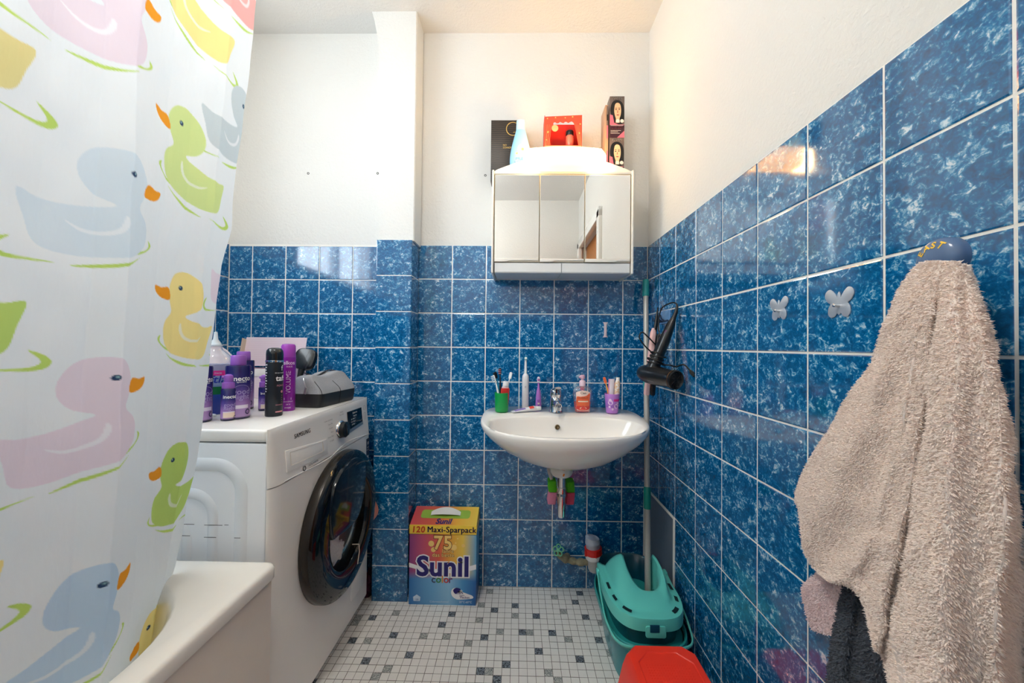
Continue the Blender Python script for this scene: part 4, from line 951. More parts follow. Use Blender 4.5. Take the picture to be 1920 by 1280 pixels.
for x, z, rx, rz, mi in ((-.003, .036, .0018, .004, 0), (.002, .037, .002, .0035, 0), (.0, .031, .004, .0016, 0), (0, .024, .0045, .004, 1), (-.002, .016, .0025, .002, 0), (.002, .0165, .002, .0025, 0)):
    f = front_fn(.0885 + x, 1.548 - .0109, DECK + z); g.add([f(rx * math.cos(a), rz * math.sin(a)) for a in [2 * PI * i / 14 for i in range(14)]], [tuple(range(14))], mi, flat=True)
g.obj('handle_print', [mat('print_violet', (110, 50, 140), .5), mat('print_cream', (230, 206, 190), .5)], t)
# toothpaste tube lying down
t = thing('toothpaste_tube', (.04, 1.475, DECK), 'white toothpaste tube lying flat on the basin ledge in front of the electric toothbrush', 'tube')
a0, a1 = Vector((-.022, 1.462, DECK + .0015)), Vector((.078, 1.497, DECK + .012)); ax = (a1 - a0).normalized(); sd = Vector((-ax.y, ax.x, 0)).normalized(); up = Vector((0, 0, 1))
rings = []
for q, w, h in ((0, .017, .0012), (.03, .017, .0014), (.25, .0165, .0045), (.6, .0155, .008), (.9, .0135, .0105), (.97, .009, .009)):
    c = a0.lerp(a1, q); c.z = DECK + h + .0006; rings.append([tuple(c + sd * w * math.cos(a) + up * h * math.sin(a)) for a in [2 * PI * i / 28 for i in range(28)]])
g = G(); g.loft(rings, 0, True, True, True); g.obj('tube_body', [mat('tube_white', (236, 232, 232), .3)], t, sharp=50)
g = G(); rings = []
for q in np.linspace(.10, .52, 8):
    w = .0165; h = float(np.interp(q, (0, .25, .6, .9), (.0012, .0045, .008, .0105))); c = a0.lerp(a1, float(q)); c.z = DECK + h + .0006
    rings.append([tuple(c + sd * (w + .0003) * math.cos(a) + up * (h + .0003) * math.sin(a)) for a in [-PI + PI * i / 12 + PI * .98 for i in range(3, 11)]])
g.loft(rings, 0, False); g.obj('violet_print', [mat('violet_band', (150, 130, 190), .35)], t)
g = G(); rings = []
for q in np.linspace(.68, .86, 6):
    w = float(np.interp(q, (.6, .9), (.0155, .0135))); h = float(np.interp(q, (0, .25, .6, .9), (.0012, .0045, .008, .0105))); c = a0.lerp(a1, float(q)); c.z = DECK + h + .0006
    rings.append([tuple(c + sd * (w + .0003) * math.cos(a) + up * (h + .0003) * math.sin(a)) for a in [PI + PI * .1 - PI * 1.0 * i / 10 for i in range(2, 9)]])
g.loft(rings, 0, False); g.obj('red_print', [mat('red_band', (226, 74, 60), .35)], t)
g = G(); c = a0.lerp(a1, .965); c.z = DECK + .0105; g.lathe([(.009, 0), (.0095, .002), (.0085, .020), (.0075, .022), (.0001, .022)], 24, 0, at_axis(tuple(c), tuple(ax * Vector((1, 1, 0))))); g.obj('tube_cap', [M_wplastic], t)
# soap dispenser
SX, SY = .262, 1.490
t = thing('soap_dispenser', (SX, SY, DECK), 'clear pump bottle half full of red soap between tap and purple cup', 'soap dispenser')
S0 = Matrix.Translation((SX, SY, DECK))
M_soapcl = N('clear_thin_plastic'); tr = M_soapcl.n('BsdfTransparent'); gl = M_soapcl.n('BsdfGlossy'); gl.inputs['Roughness'].default_value = .05; df = M_soapcl.n('BsdfDiffuse'); df.inputs['Color'].default_value = (.9, .9, .95, 1)
fz_ = M_soapcl.n('LayerWeight'); fz_.inputs['Blend'].default_value = .35; mx = M_soapcl.n('MixShader'); M_soapcl.l(fz_.outputs['Facing'], mx.inputs[0]); m2 = M_soapcl.n('MixShader'); m2.inputs[0].default_value = .10
M_soapcl.l(tr.outputs[0], m2.inputs[1]); M_soapcl.l(df.outputs[0], m2.inputs[2]); M_soapcl.l(m2.outputs[0], mx.inputs[1]); M_soapcl.l(gl.outputs[0], mx.inputs[2]); M_soapcl.l(mx.outputs[0], M_soapcl.out.inputs[0]); M_soapcl = M_soapcl.m
pr = [(.030, 0), (.0315, .003), (.0335, .03), (.0375, .06), (.0385, .075), (.0375, .088), (.032, .098), (.018, .104), (.0125, .106)]
g = G(); g.lathe(pr, 40, 0, S0, True, False, 1, .62); g.obj('bottle_body', [M_soapcl], t, sharp=70)
pr2 = [(.0290, .002), (.0305, .004), (.0322, .025), (.0345, .042), (.0001, .0421)]
g = G(); g.lathe(pr2, 40, 0, S0, True, False, 1, .60); g.obj('red_soap', [mat('red_liquid_soap', (206, 28, 36), .1, vary=.05, spec=.6)], t, sharp=60)
def soapf(x, z, e):
    zs_ = [p[1] for p in pr]; rs_ = [p[0] for p in pr]
    return lambda a, b, d=0.0: (SX + x + a, SY - .62 * math.sqrt(max(1e-9, float(np.interp(z + b, zs_, rs_)) ** 2 - (x + a) ** 2)) - e, DECK + z + b)
def patch(poly, f, m_, name, par, rings_=6):
    cx = sum(p[0] for p in poly) / len(poly); cy = sum(p[1] for p in poly) / len(poly); n_ = len(poly); vs = [f(cx, cy)]; fs = []
    for r in range(1, rings_ + 1): vs += [f(lerp(cx, p[0], r / rings_), lerp(cy, p[1], r / rings_)) for p in poly]
    for i in range(n_): fs.append((0, 1 + i, 1 + (i + 1) % n_))
    for r in range(rings_ - 1):
        for i in range(n_): fs.append((1 + r * n_ + i, 1 + (r + 1) * n_ + i, 1 + (r + 1) * n_ + (i + 1) % n_, 1 + r * n_ + (i + 1) % n_))
    q = G(); q.add(vs, fs, 0); return q.obj(name, [m_], par)
lb = cr([(-.024, .015), (-.028, .07), (-.025, .082), (0, .0885), (.025, .082), (.028, .07), (.024, .015), (.018, .0085), (-.018, .0085)], 4, True)
lo = patch(lb, soapf(0, 0, .0006), mat('label_pale_peach', (246, 218, 204), .35), 'label', t)
patch(cr([(-.023, .020), (-.0255, .062), (-.01, .064), (.012, .068), (.0265, .078), (.0265, .05), (.023, .020), (.0, .018)], 4, True), soapf(0, 0, .0009), mat('label_orange', (238, 110, 70), .35), 'orange_field', lo)
patch(cr([(-.022, .0125), (-.023, .026), (.023, .026), (.022, .0125), (.0, .0095)], 4, True), soapf(0, 0, .0011), mat('label_fruit', (226, 70, 64), .35), 'fruit_print', lo)
q = G(); q.text('Cien', .0125, soapf(.0, .0745, .0008), 0, bold=.01); q.text('GRAPEFRUIT', .0082, soapf(-.002, .056, .0013), 1, bold=.01, narrow=.9); q.obj('lettering', [M_ink, mat('label_brown', (150, 50, 30), .5)], lo)
q = G(); f = soapf(0, 0, .0012); nseg = 10
for z0_, z1_, w in ((.0425, .0475, .020),): q.add([f(-w + 2 * w * i / nseg, z) for z in (z0_, z1_) for i in range(nseg + 1)], [(i, i + 1, i + 2 + nseg, i + 1 + nseg) for i in range(nseg)], 0)
q.add([f(.012 * math.cos(a) * 1.1, .0175 + .0055 * math.sin(a)) for a in [2 * PI * i / 20 for i in range(20)]], [tuple(range(20))], 0, flat=True); q.obj('cream_print', [mat('label_cream', (250, 226, 196), .4)], lo)
g = G(); g.lathe([(.0125, .104), (.0128, .107), (.0122, .124), (.0105, .126), (.0055, .128), (.0055, .139)], 28, 0, S0); g.obj('pump_collar', [mat('pump_pale_pink', (238, 206, 218), .35)], t)
g = G(); g.lathe([(.0095, .134), (.010, .137), (.0092, .146), (.006, .149), (.0001, .1495)], 24, 0, S0); g.tube([(SX, SY, DECK + .142), (SX - .010, SY - .004, DECK + .142), (SX - .0145, SY - .006, DECK + .139)], [.006, .0045, .004], 10); g.obj('pump_head', [mat('pump_rose', (232, 188, 206), .35)], t)
g = G(); g.tube([(SX, SY, DECK + .006), (SX, SY, DECK + .104)], .003, 8); g.lathe([(.0085, .088), (.0085, .104)], 16, 1, S0); g.obj('dip_tube', [mat('tube_pinkish', (226, 190, 200), .4), mat('pump_magenta', (196, 50, 110), .35)], t)
# purple cup
PX_, PY_ = .378, 1.476
t = cup('toothbrush_cup', PX_, PY_, .0235, .0295, .077, ramp_mat('lilac_cup_print', 'Z', [(.0, (186, 120, 208)), (.022, (190, 130, 210)), (.026, (150, 96, 190)), (.048, (176, 120, 206)), (.078, (196, 132, 214))], .35), 'purple printed cup of toothbrushes on the wash basin', 'toothbrush cups')
g = G()
def cupf(x, z): 
    return lambda a, b, d=0.0: (PX_ + x + a, PY_ - math.sqrt(max(1e-9, (.0235 + (.0295 - .0235) * (z + b - .004) / .073) ** 2 - (x + a) ** 2)) - .0006, DECK + z + b)
f = cupf(0, 0); n_ = 9
g.add([f(.0 + .026 * i / n_, z) for z in (.049, .058) for i in range(n_ + 1)], [(i, i + 1, i + 2 + n_, i + 1 + n_) for i in range(n_)], 0)
for cx, cz, r in ((-.012, .044, .0085), (-.0135, .0535, .005), (.010, .030, .008), (-.004, .018, .004), (-.015, .027, .0035), (.016, .042, .004)): g.add([f(cx + r * math.cos(a), cz + r * 1.15 * math.sin(a)) for a in [2 * PI * i / 16 for i in range(16)]], [tuple(range(16))], 1, flat=True)
g.obj('cup_print', [mat('cup_magenta', (212, 40, 140), .4), mat('cup_pale_print', (234, 206, 232), .4)], t)
M_or = mat('brush_orange', (246, 166, 70), .35); M_or2 = mat('brush_orange_red', (238, 110, 60), .35); M_pk = mat('brush_pink', (236, 150, 190), .35)
toothbrush((PX_ + .006, PY_ - .004, z0), (PX_ - .031, PY_ + .006, .927), (.1, .95, 0), M_or, (M_brw,), 'orange toothbrush leaning outwards in the purple cup', hlen=.024, tip=M_or2)
toothbrush((PX_ - .002, PY_ + .006, z0), (PX_ + .012, PY_ + .012, .905), (.5, .8, 0), M_or2, (M_brw,), 'orange-red toothbrush half hidden between the tubes in the purple cup', hlen=.022)
for dx, dy, w, h, m_, lab, lean in ((-.006, .0, .012, .129, 'pink', 'pink-edged white toothpaste tube in the middle of the purple cup', .035), (.014, -.003, .013, .136, 'white', 'white speckled toothpaste tube standing in the purple cup', .06)):
    t = thing('toothpaste_tube', (PX_ + dx, PY_ + dy, z0), lab, 'tube', 'toothpaste tubes in the purple cup')
    g = G(); rings = []
    for q, ww, dd2 in ((0, .008, .007), (.25, .0105, .0085), (.75, .0105, .0065), (.97, .0115, .0018), (1, .0115, .0012)) if m_ == 'pink' else ((0, .009, .008), (.3, .011, .009), (.80, .011, .009), (.90, .009, .009), (.91, .0075, .0075), (1.0, .0068, .0068)):
        rings.append([(PX_ + dx + lean * h * q + ww * math.cos(a), PY_ + dy + dd2 * math.sin(a), z0 + h * q) for a in [2 * PI * i / 20 for i in range(20)]])
    g.loft(rings, 0, True, True, True); g.obj('tube_body', [mat('tube_white_pink', (240, 226, 232), .35) if m_ == 'pink' else mottled('tube_white_speckled', (226, 190, 150), (242, 240, 238), 120)], t, sharp=50)
    if m_ == 'pink':
        g = G(); g.tube([(PX_ + dx + lean * h * q - ww, PY_ + dy - .002, z0 + h * q) for q, ww in ((.25, .0105), (.75, .0105), (1, .0113))], .0022, 8); g.obj('pink_edge', [M_pk], t)

# ------------------------------------------------------------------ on top of the washing machine
WT = .8352
def bottle(name, x, y, prof, label, mats, sx=1, sy=1, rot=0.0, group=None, cat='bottle', n=36):
    t = thing(name, (x, y, WT), label, cat, group)
    Mx = Matrix.Translation((x, y, WT)) @ Matrix.Rotation(rot, 4, 'Z')
    g = G(); g.lathe(prof, n, 0, Mx, True, True, sx, sy); g.obj('bottle_body', [mats], t, sharp=50)
    return t, Mx
def capp(t, Mx, name, prof, m_, sx=1, sy=1):
    g = G(); g.lathe(prof, 32, 0, Mx, True, True, sx, sy); return g.obj(name, [m_], t, sharp=50)
def purple(name, h): return ramp_mat(name, 'Z', [(0, (24, 22, 66)), (.004, (24, 22, 66)), (.008, (176, 142, 196)), (h * .30, (160, 120, 186)), (h * .48, (104, 78, 156)), (h * .66, (48, 42, 118)), (h, (30, 28, 92))], .25, coat=.3)
M_lilac = mat('lilac_cap', (158, 100, 196), .32); M_lav = mat('pale_label', (226, 216, 234), .4); M_circ = mat('dark_swirl', (40, 30, 84), .4)
VA = lambda x, y: math.atan2(-y, -x)     # direction from a bottle towards the room
def shampoo(x, y, h, r, label, dang=0.3, tone='lav'):
    t, Mx = bottle('shampoo_bottle', x, y, [(r * .96, 0), (r, .003), (r, h - .004), (r * .96, h), (r * .5, h + .001)], label, purple('purple_gradient_print', h), group='purple hair care bottles on the washing machine')
    capp(t, Mx, 'cap', [(r * .62, h + .001), (r * .64, h + .003), (r * .62, h + .026), (r * .56, h + .029)], M_lilac)
    a = VA(x, y) + dang
    g = G(); c = lambda da, z, e=.0005: curve_fn(x, y, WT + z, r, a + da, e)
    g.text('inecto', h * .125, c(0, h * .72), 0, bold=.02); g.text('specialist', h * .045, c(0, h * .685), 0)
    g.obj('lettering', [M_whiteink], t)
    g = G(); g.text('good', h * .14, c(0, h * .47), 0, bold=-.004); g.text('night', h * .14, c(0, h * .375), 0, bold=-.004)
    f = c(0, h * .47, .0004); rad = h * .17
    g.loft([[f(q * math.cos(b), q * math.sin(b)) for b in [PI * .1 + PI * 1.1 * i / 24 for i in range(25)]] for q in (rad, rad - .0007)], 0, False)
    g.obj('soft_lettering', [mat('mauve_print', (176, 160, 214), .4)], t)
    g = G(); k = 10; w = r * .85
    for z0_, z1_, m_ in ((.20, .265, 0),): g.add([c(0, 0)(-w + 1.7 * w * i / k, h * z) for z in (z0_, z1_) for i in range(k + 1)], [(i, i + 1, i + 2 + k, i + 1 + k) for i in range(k)], 0)
    f = c(.55, h * .13); g.loft([[f(q * math.cos(b), q * math.sin(b)) for b in [2 * PI * i / 20 for i in range(20)]] for q in (h * .05, h * .032)], 1, True)
    g.obj('label', [M_lav if tone == 'lav' else mat('cream_label', (240, 218, 196), .4), M_circ], t)
    return t
shampoo(-.800, 1.040, .150, .0300, 'large purple bottle with lilac cap, in front of its twin, reading good night')
shampoo(-.895, 1.185, .158, .030, 'large purple bottle behind its twin, mostly hidden, beside the pink box', dang=.15)
def pump(x, y, h, r, label, dang=.2):
    t, Mx = bottle('pump_bottle', x, y, [(r * .95, 0), (r, .003), (r, h - .003), (r * .9, h)], label, purple('purple_pump_print', h), group='purple hair care bottles on the washing machine')
    c = capp(t, Mx, 'pump_collar', [(r * .84, h), (r * .90, h + .002), (r * .88, h + .016), (r * .6, h + .018)], M_lilac)
    hd = capp(t, Mx, 'pump_head', [(r * .62, h + .018), (r * .66, h + .020), (r * .62, h + .027), (r * .70, h + .029), (r * .62, h + .036), (r * .3, h + .039)], M_lilac)
    a = VA(x, y) + dang
    g = G(); g.tube([(x, y, WT + h + .033), (x + .9 * r * math.cos(a - 1.7), y + .9 * r * math.sin(a - 1.7), WT + h + .031)], .0035, 8); g.obj('nozzle', [M_lilac], t)
    c = lambda da, z, e=.0005: curve_fn(x, y, WT + z, r, a + da, e)
    g = G(); g.text('inecto', h * .15, c(0, h * .70), 0, bold=.02); g.obj('lettering', [M_whiteink], t)
    g = G(); g.text('good', h * .16, c(0, h * .45), 0); g.text('night', h * .16, c(0, h * .34), 0); g.obj('soft_lettering', [mat('mauve_print', (176, 160, 214), .4)], t)
    g = G(); k = 8; w = r * .9
    g.add([c(0, 0)(-w + 1.8 * w * i / k, h * z) for z in (.10, .26) for i in range(k + 1)], [(i, i + 1, i + 2 + k, i + 1 + k) for i in range(k)], 0)
    g.add([c(0, 0, .0006)(-w + 1.8 * w * i / k, h * z) for z in (.26, .29) for i in range(k + 1)], [(i, i + 1, i + 2 + k, i + 1 + k) for i in range(k)], 1)
    f = c(.75, h * .10); g.loft([[f(q * math.cos(b), q * math.sin(b)) for b in [2 * PI * i / 20 for i in range(20)]] for q in (h * .055, h * .035)], 2, True)
    g.obj('label', [mat('cream_label', (238, 216, 196), .4), M_lav, M_circ], t)
    return t
pump(-.803, 1.010, .088, .0175, 'small purple pump bottle at the front edge of the washing machine top')
pump(-.812, 1.165, .074, .0145, 'small purple pump bottle half hidden behind the black spray can', dang=.35)
t = shampoo(-.868, .985, .150, .032, 'dark purple bottle mostly hidden by the curtain, beside the fabric softener', dang=.5)
# fabric softener: clear shoulders, blue body, printed sleeve
SXf, SYf = -.922, 1.105
t, Mx = bottle('softener_bottle', SXf, SYf, [(.044, 0), (.048, .004), (.048, .128), (.0475, .131)], 'blue fabric softener bottle with clear shoulders next to the curtain', ramp_mat('softener_sleeve', 'Z', [(0, (22, 50, 150)), (.045, (24, 60, 158)), (.075, (40, 90, 176)), (.09, (150, 176, 210)), (.13, (170, 186, 220))], .3), 1, .72, .75)
g = G(); g.lathe([(.0475, .131), (.0475, .152), (.043, .168), (.030, .182), (.019, .192), (.016, .200), (.016, .206)], 36, 0, Mx, False, False, 1, .72); g.obj('clear_shoulder', [M_soapcl], t)
g = G(); g.lathe([(.046, .131), (.046, .150), (.0001, .1505)], 36, 0, Mx, False, False, 1, .72); g.obj('liquid', [mat('softener_liquid', (176, 186, 226), .15, vary=.03)], t)
g = G(); g.lathe([(.0165, .203), (.018, .204), (.018, .209), (.014, .210), (.013, .214), (.0065, .225), (.0045, .246), (.0001, .248)], 28, 0, Mx); g.obj('pour_spout', [mat('spout_milky', (222, 232, 238), .25, alpha=.9)], t)
def ell(z, e=.0006):
    a0 = VA(SXf, SYf) - .75
    def fn(a, b, d=0):
        th = a0 + a / .044; v = Matrix.Rotation(.75, 4, 'Z') @ Vector((( .048 + e) * math.cos(th), (.048 + e) * .72 * math.sin(th), 0)); return (SXf + v.x, SYf + v.y, WT + z + b)
    return fn
k = 14
g = G(); g.add([ell(0)(-.05 + .10 * i / k, z) for z in (.116, .131) for i in range(k + 1)], [(i, i + 1, i + 2 + k, i + 1 + k) for i in range(k)], 0); g.add([ell(0)(-.05 + .10 * i / k, z) for z in (.060, .083) for i in range(k + 1)], [(i, i + 1, i + 2 + k, i + 1 + k) for i in range(k)], 1); g.obj('printed_bands', [mat('band_magenta', (226, 50, 150), .35), mat('band_green', (14, 110, 60), .35)], t)
g = G(); g.text('Softlan', .031, ell(.095, .0008), 0, bold=.015, shear=.2); g.obj('lettering', [mat('softener_blue_print', (36, 60, 170), .4)], t)
g = G(); g.text('SPAR PACK', .0065, ell(.121, .0008), 0, bold=.01)
for z in (.048, .041, .030, .023): g.text('ooo ooo', .006, ell(z, .0008), 0) if False else g.add([ell(z, .0008)(a, b) for a, b in ((-.03, 0), (.02, 0), (.02, .0012), (-.03, .0012))], [(0, 1, 2, 3)], 0, flat=True)
g.obj('white_lettering', [mat('pale_print', (210, 220, 244), .4)], t)
# white handle loop by the softener
t = thing('loop_handle', (-.905, 1.045, WT), 'small white plastic ring lying on the washing machine in front of the softener', 'ring')
g = G(); g.tube([(-.897 + .020 * math.cos(a), 1.050 + .016 * math.sin(a), WT + .0032) for a in [2 * PI * i / 32 for i in range(33)]], .003, 8, cap=False); g.obj('ring', [M_wplastic], t)
# pale rounded dish behind the softener
t = thing('dish', (-1.165, 1.36, WT), 'pale round dish leaning behind the softener bottle, mostly hidden by the curtain', 'dish')
g = G(); g.lathe([(.0001, 0), (.055, .0), (.075, .006), (.100, .024), (.102, .026), (.100, .028), (.074, .012), (.054, .006), (.0001, .006)], 48, 0, at_axis((-1.165, 1.340, WT + .110), (.55, -.80, .22)), False, False); g.obj('dish_body', [mat('dish_pale_pink', (232, 220, 226), .3)], t, sharp=60)
# open pink mailer box
BX0, BX1, BY = -1.150, -.895, 1.42
t = thing('mailer_box', ((BX0 + BX1) / 2, BY + .05, WT), 'open pale pink cardboard box with upright lid behind the bottles', 'box')
M_pinkc = N('pink_ribbed_card'); b = M_pinkc.n('BsdfPrincipled'); b.inputs['Roughness'].default_value = .7; tc = M_pinkc.n('TexCoord'); wv = M_pinkc.n('TexWave', bands_direction='Z'); wv.inputs['Scale'].default_value = 60; wv.inputs['Distortion'].default_value = 1.0; M_pinkc.l(tc.outputs['Object'], wv.inputs['Vector'])
rp = M_pinkc.n('ValToRGB'); rp.color_ramp.elements[0].color = lin((222, 196, 208)); rp.color_ramp.elements[1].color = lin((240, 224, 230)); M_pinkc.l(wv.outputs['Fac'], rp.inputs[0]); M_pinkc.l(rp.outputs[0], b.inputs['Base Color']); M_pinkc.l(b.outputs[0], M_pinkc.out.inputs[0]); M_pinkc = M_pinkc.m
M_card = mat('card_white', (236, 230, 228), .7); 
g = G(); w = BX1 - BX0; xc = (BX0 + BX1) / 2
for c, s in (((xc, BY + .001, WT + .056), (w, .002, .112)), ((xc, BY + .119, WT + .056), (w, .002, .112)), ((BX0 + .001, BY + .06, WT + .056), (.002, .12, .112)), ((BX1 - .001, BY + .06, WT + .056), (.002, .12, .112)), ((xc, BY + .06, WT + .001), (w, .12, .002))): g.box(c, s, 0)
g.obj('box_body', [M_pinkc], t)
g = G(); g.box((xc, BY - .001, WT + .100), (w + .002, .004, .030), 0, .001); g.obj('front_rim', [M_card], t)
Ml = Matrix.Rotation(-.22, 4, 'X')
g = G(); g.box((xc, BY + .108, WT + .180), (w + .004, .003, .122), 0, 0, M=Ml); ld = g.obj('lid', [M_pinkc], t)
g = G(); lf = lambda a, b: tuple(Vector((xc, BY + .108, WT + .180)) + Ml.to_3x3() @ Vector((a, -.0019, b)))
g.loft([[lf(.055 + q * math.cos(a), q * math.sin(a)) for a in [2 * PI * i / 32 for i in range(32)]] for q in (.034, .0325)], 0)
for a in range(9):
    th = a * 2 * PI / 9; g.add([lf(.055 + .022 * math.cos(th) + .006 * math.cos(q), .022 * math.sin(th) + .004 * math.sin(q)) for q in [2 * PI * i / 10 for i in range(10)]], [tuple(range(10))], 0, flat=True)
g.obj('round_print', [mat('card_mauve_print', (196, 172, 188), .7)], ld)
g = G(); g.box((BX0 - .001, BY + .095, WT + .172), (.002, .028, .125), 0, 0, M=Ml); g.obj('lid_flap', [mat('kraft_edge', (206, 190, 170), .8)], ld)
# black hair spray can
HX, HY = -.722, 1.080
t, Mx = bottle('spray_can', HX, HY, [(.0213, 0), (.0228, .003), (.0228, .158), (.0220, .161)], 'black hair spray can with a silver ring beside the purple spray can', mat('anthracite_can', (44, 48, 54), .3, .5), cat='spray can')
g = G(); g.lathe([(.0234, .1585), (.0240, .161), (.0234, .1645)], 36, 0, Mx); g.obj('silver_ring', [M_chrome], t)
capp(t, Mx, 'cap', [(.0222, .1645), (.0225, .182), (.0212, .193), (.0165, .199), (.008, .2012)], mat('cap_black_gloss', (24, 26, 28), .2, coat=.4))
a = VA(HX, HY); c = lambda da, z, e=.0005: curve_fn(HX, HY, WT + z * 1.2, .0228, a + da, e)
g = G(); g.text('f', .022, c(.95, .112), 0, bold=.02); g.text('three weather', .0055, c(.75, .105), 0); g.text('taft', .022, c(.80, .087), 0, bold=.02)
for i in range(11): g.add([c(-1.05, .125 - i * .0065)(u, v) for u, v in ((-.004, 0), (.004 - (i % 3) * .0015, 0), (.004 - (i % 3) * .0015, .0028), (-.004, .0028))], [(0, 1, 2, 3)], 0, flat=True)
g.obj('lettering', [M_whiteink], t)
g = G(); g.text('POWER', .0075, c(.85, .073), 0); g.add([c(.95, .060)(.004 * math.cos(q), .004 * math.sin(q)) for q in [2 * PI * i / 16 for i in range(16)]], [tuple(range(16))], 0, flat=True)
for i in range(5): g.add([c(.95, .050 - i * .0055)(u, v) for u, v in ((-.001, 0), (.001, 0), (.001, .002), (-.001, .002))], [(0, 1, 2, 3)], 0, flat=True)
g.add([c(.6, 0)(-.010 + .022 * i / 8, z) for z in (.012, .0155) for i in range(9)], [(i, i + 1, i + 10, i + 9) for i in range(8)], 0); g.text('HAARSPRAY', .0045, c(.72, .027), 0)
g.obj('rose_lettering', [mat('rose_print', (214, 140, 150), .4)], t)
# purple volume spray can
VX, VY = -.738, 1.170
t, Mx = bottle('spray_can', VX, VY, [(.0203, 0), (.0215, .003), (.0215, .168), (.0206, .171)], 'bright purple hair spray can reading VOLUME beside the toiletry bag', mat('violet_can', (140, 24, 156), .28, .25, coat=.3), cat='spray can')
capp(t, Mx, 'cap', [(.0206, .1705), (.0210, .172), (.0202, .206), (.0175, .2115), (.009, .2130)], mat('violet_cap', (166, 70, 184), .3))
a = VA(VX, VY); c = lambda da, z, e=.0005: curve_fn(VX, VY, WT + z * 1.19, .0215, a + da, e)
g = G(); g.text('elkos', .0165, c(.12, .124), 0, bold=.02); g.text('HAIR', .007, c(.18, .1165), 0, space=1.2)
g.text('VOLUME', .0185, lambda u, v, d=0: c(.05, .0765)(-v + .006, u), 0, bold=.01)
g.add([c(.0, .030)(u, v) for u, v in ((-.010, 0), (.010, 0), (.010, .007), (-.010, .007))], [(0, 1, 2, 3)], 0, flat=True); g.text('HAARSPRAY', .0052, c(.05, .024), 0); g.text('24 H', .006, c(.05, .0165), 0, bold=.01); g.text('STARK', .006, c(.05, .0075), 0, bold=.02)
g.obj('lettering', [mat('lilac_white_print', (232, 206, 236), .4)], t)
# black paddle hair brush leaning on the bag
t = thing('hair_brush', (-.76, 1.33, WT), 'black paddle hair brush leaning up behind the toiletry bag', 'hair brush')
Bm = Matrix.Translation((-.818, 1.400, WT + .155)) @ Matrix.Rotation(-.28, 4, 'X') @ Matrix.Rotation(.15, 4, 'Y')
sq = [(.041 * math.copysign(abs(math.cos(a)) ** .62, math.cos(a)), .042 * math.copysign(abs(math.sin(a)) ** .62, math.sin(a))) for a in [2 * PI * i / 44 for i in range(44)]]
bf = lambda a, b, d=0: tuple(Bm @ Vector((a, -d, b)))
g = G(); g.prism(sq, bf, -.008, .010, 0, .007); hdb = g.obj('paddle', [mat('brush_gloss_black', (20, 21, 23), .25, coat=.3)], t)
g = G(); g.tube([bf(0, -.040), bf(.002, -.070), bf(.004, -.105), bf(.006, -.140)], [.012, .009, .010, .008], 12); g.obj('handle', [M_black], t)
g = G()
for i in range(7):
    for j in range(7):
        x, z = -.026 + .052 * i / 6, -.026 + .052 * j / 6; g.tube([bf(x, z, -.008), bf(x, z, -.022)], .001, 4)
g.obj('bristles', [M_black], hdb)
# grey toiletry bag
t = thing('toiletry_bag', (-.67, 1.34, WT), 'two-tone grey toiletry bag with a zip on the washing machine', 'toiletry bag')
# long side runs from the front corner (nearest the room) to the far end
c0, c1 = Vector((-.657, 1.212, WT)), Vector((-.634, 1.425, WT)); ax = (c1 - c0).normalized(); inn_ = Vector((-ax.y, ax.x, 0)); Ln = (c1 - c0).length; Wd = .128
def bagpt(u, w, z):   # u along, w across (0 = room side), z up with sag and bulge
    b = 1 + .05 * math.sin(PI * u) 
    top = smooth(.045, .105, z); 
    ww = .5 + (w - .5) * (1 + .10 * math.sin(PI * min(1, z / .1)) - .52 * top) 
    dz = -.012 * math.sin(PI * u) * top * (.5 + .5 * math.sin(5 * u + 1)) + .004 * math.sin(9 * u + 3 * w) * top
    uu = u + (.5 - u) * .04 * top
    return tuple(c0 + ax * (Ln * uu) + inn_ * (Wd * ww * b) + Vector((0, 0, z + dz)))
def bagring(z, inset=0.0): 
    P = rrect(1 - inset, 1 - inset, .10, 6, .5, .5); out = []
    for a, b in P: out.append((a, b))
    dens = []
    for i in range(len(out)):
        p, q = out[i], out[(i + 1) % len(out)]; dens.append(p); 
        if i % 7 == 6:
            for k_ in range(1, 10): dens.append((lerp(p[0], q[0], k_ / 10), lerp(p[1], q[1], k_ / 10)))
    return [bagpt(a, b, z) for a, b in dens]
g = G(); g.loft([bagring(z, i) for z, i in ((.0, .03), (.004, .0), (.018, 0), (.034, 0), (.046, 0))], 0, True, True, False); g.obj('lower_panel', [mat('bag_black_leatherette', (34, 35, 37), .45, bump=.3, bscale=500)], t, sharp=60)
g = G(); g.loft([bagring(z, i) for z, i in ((.046, 0), (.060, 0), (.074, .0), (.090, .01), (.102, .05), (.108, .16), (.110, .4), (.1095, .8))], 0, True, False, True); g.obj('upper_panel', [mat('bag_grey_melange', (156, 158, 162), .85, bump=.5, bscale=700, vary=.18, vscale=300)], t, sharp=70)
g = G(); zp = [bagpt(u, .5, .1125) for u in np.linspace(.04, .97, 24)]; g.tube(zp, .003, 6, flatten=(.6, 1.6)); zz = g.obj('zip', [mat('zip_dark', (40, 40, 44), .6)], t)
g = G(); zq = [bagpt(.0, .47, .094), bagpt(-.03, .40, .086), bagpt(-.045, .34, .066)]; g.tube(zq, .0022, 6); p0 = Vector(zq[2])
g.box((p0.x + .001, p0.y - .003, p0.z - .009), (.010, .0022, .022), 0, .001, M=Matrix.Rotation(.35, 4, 'Y')); g.obj('zip_puller', [mat('puller_nickel', (196, 196, 192), .3, .8)], zz)
g = G()
for u in (.012, .5): g.tube([bagpt(u, -.004, z) for z in np.linspace(.004, .088, 9)], .0009, 5)
g.obj('seam', [mat('seam_dark', (30, 30, 32), .8)], t)

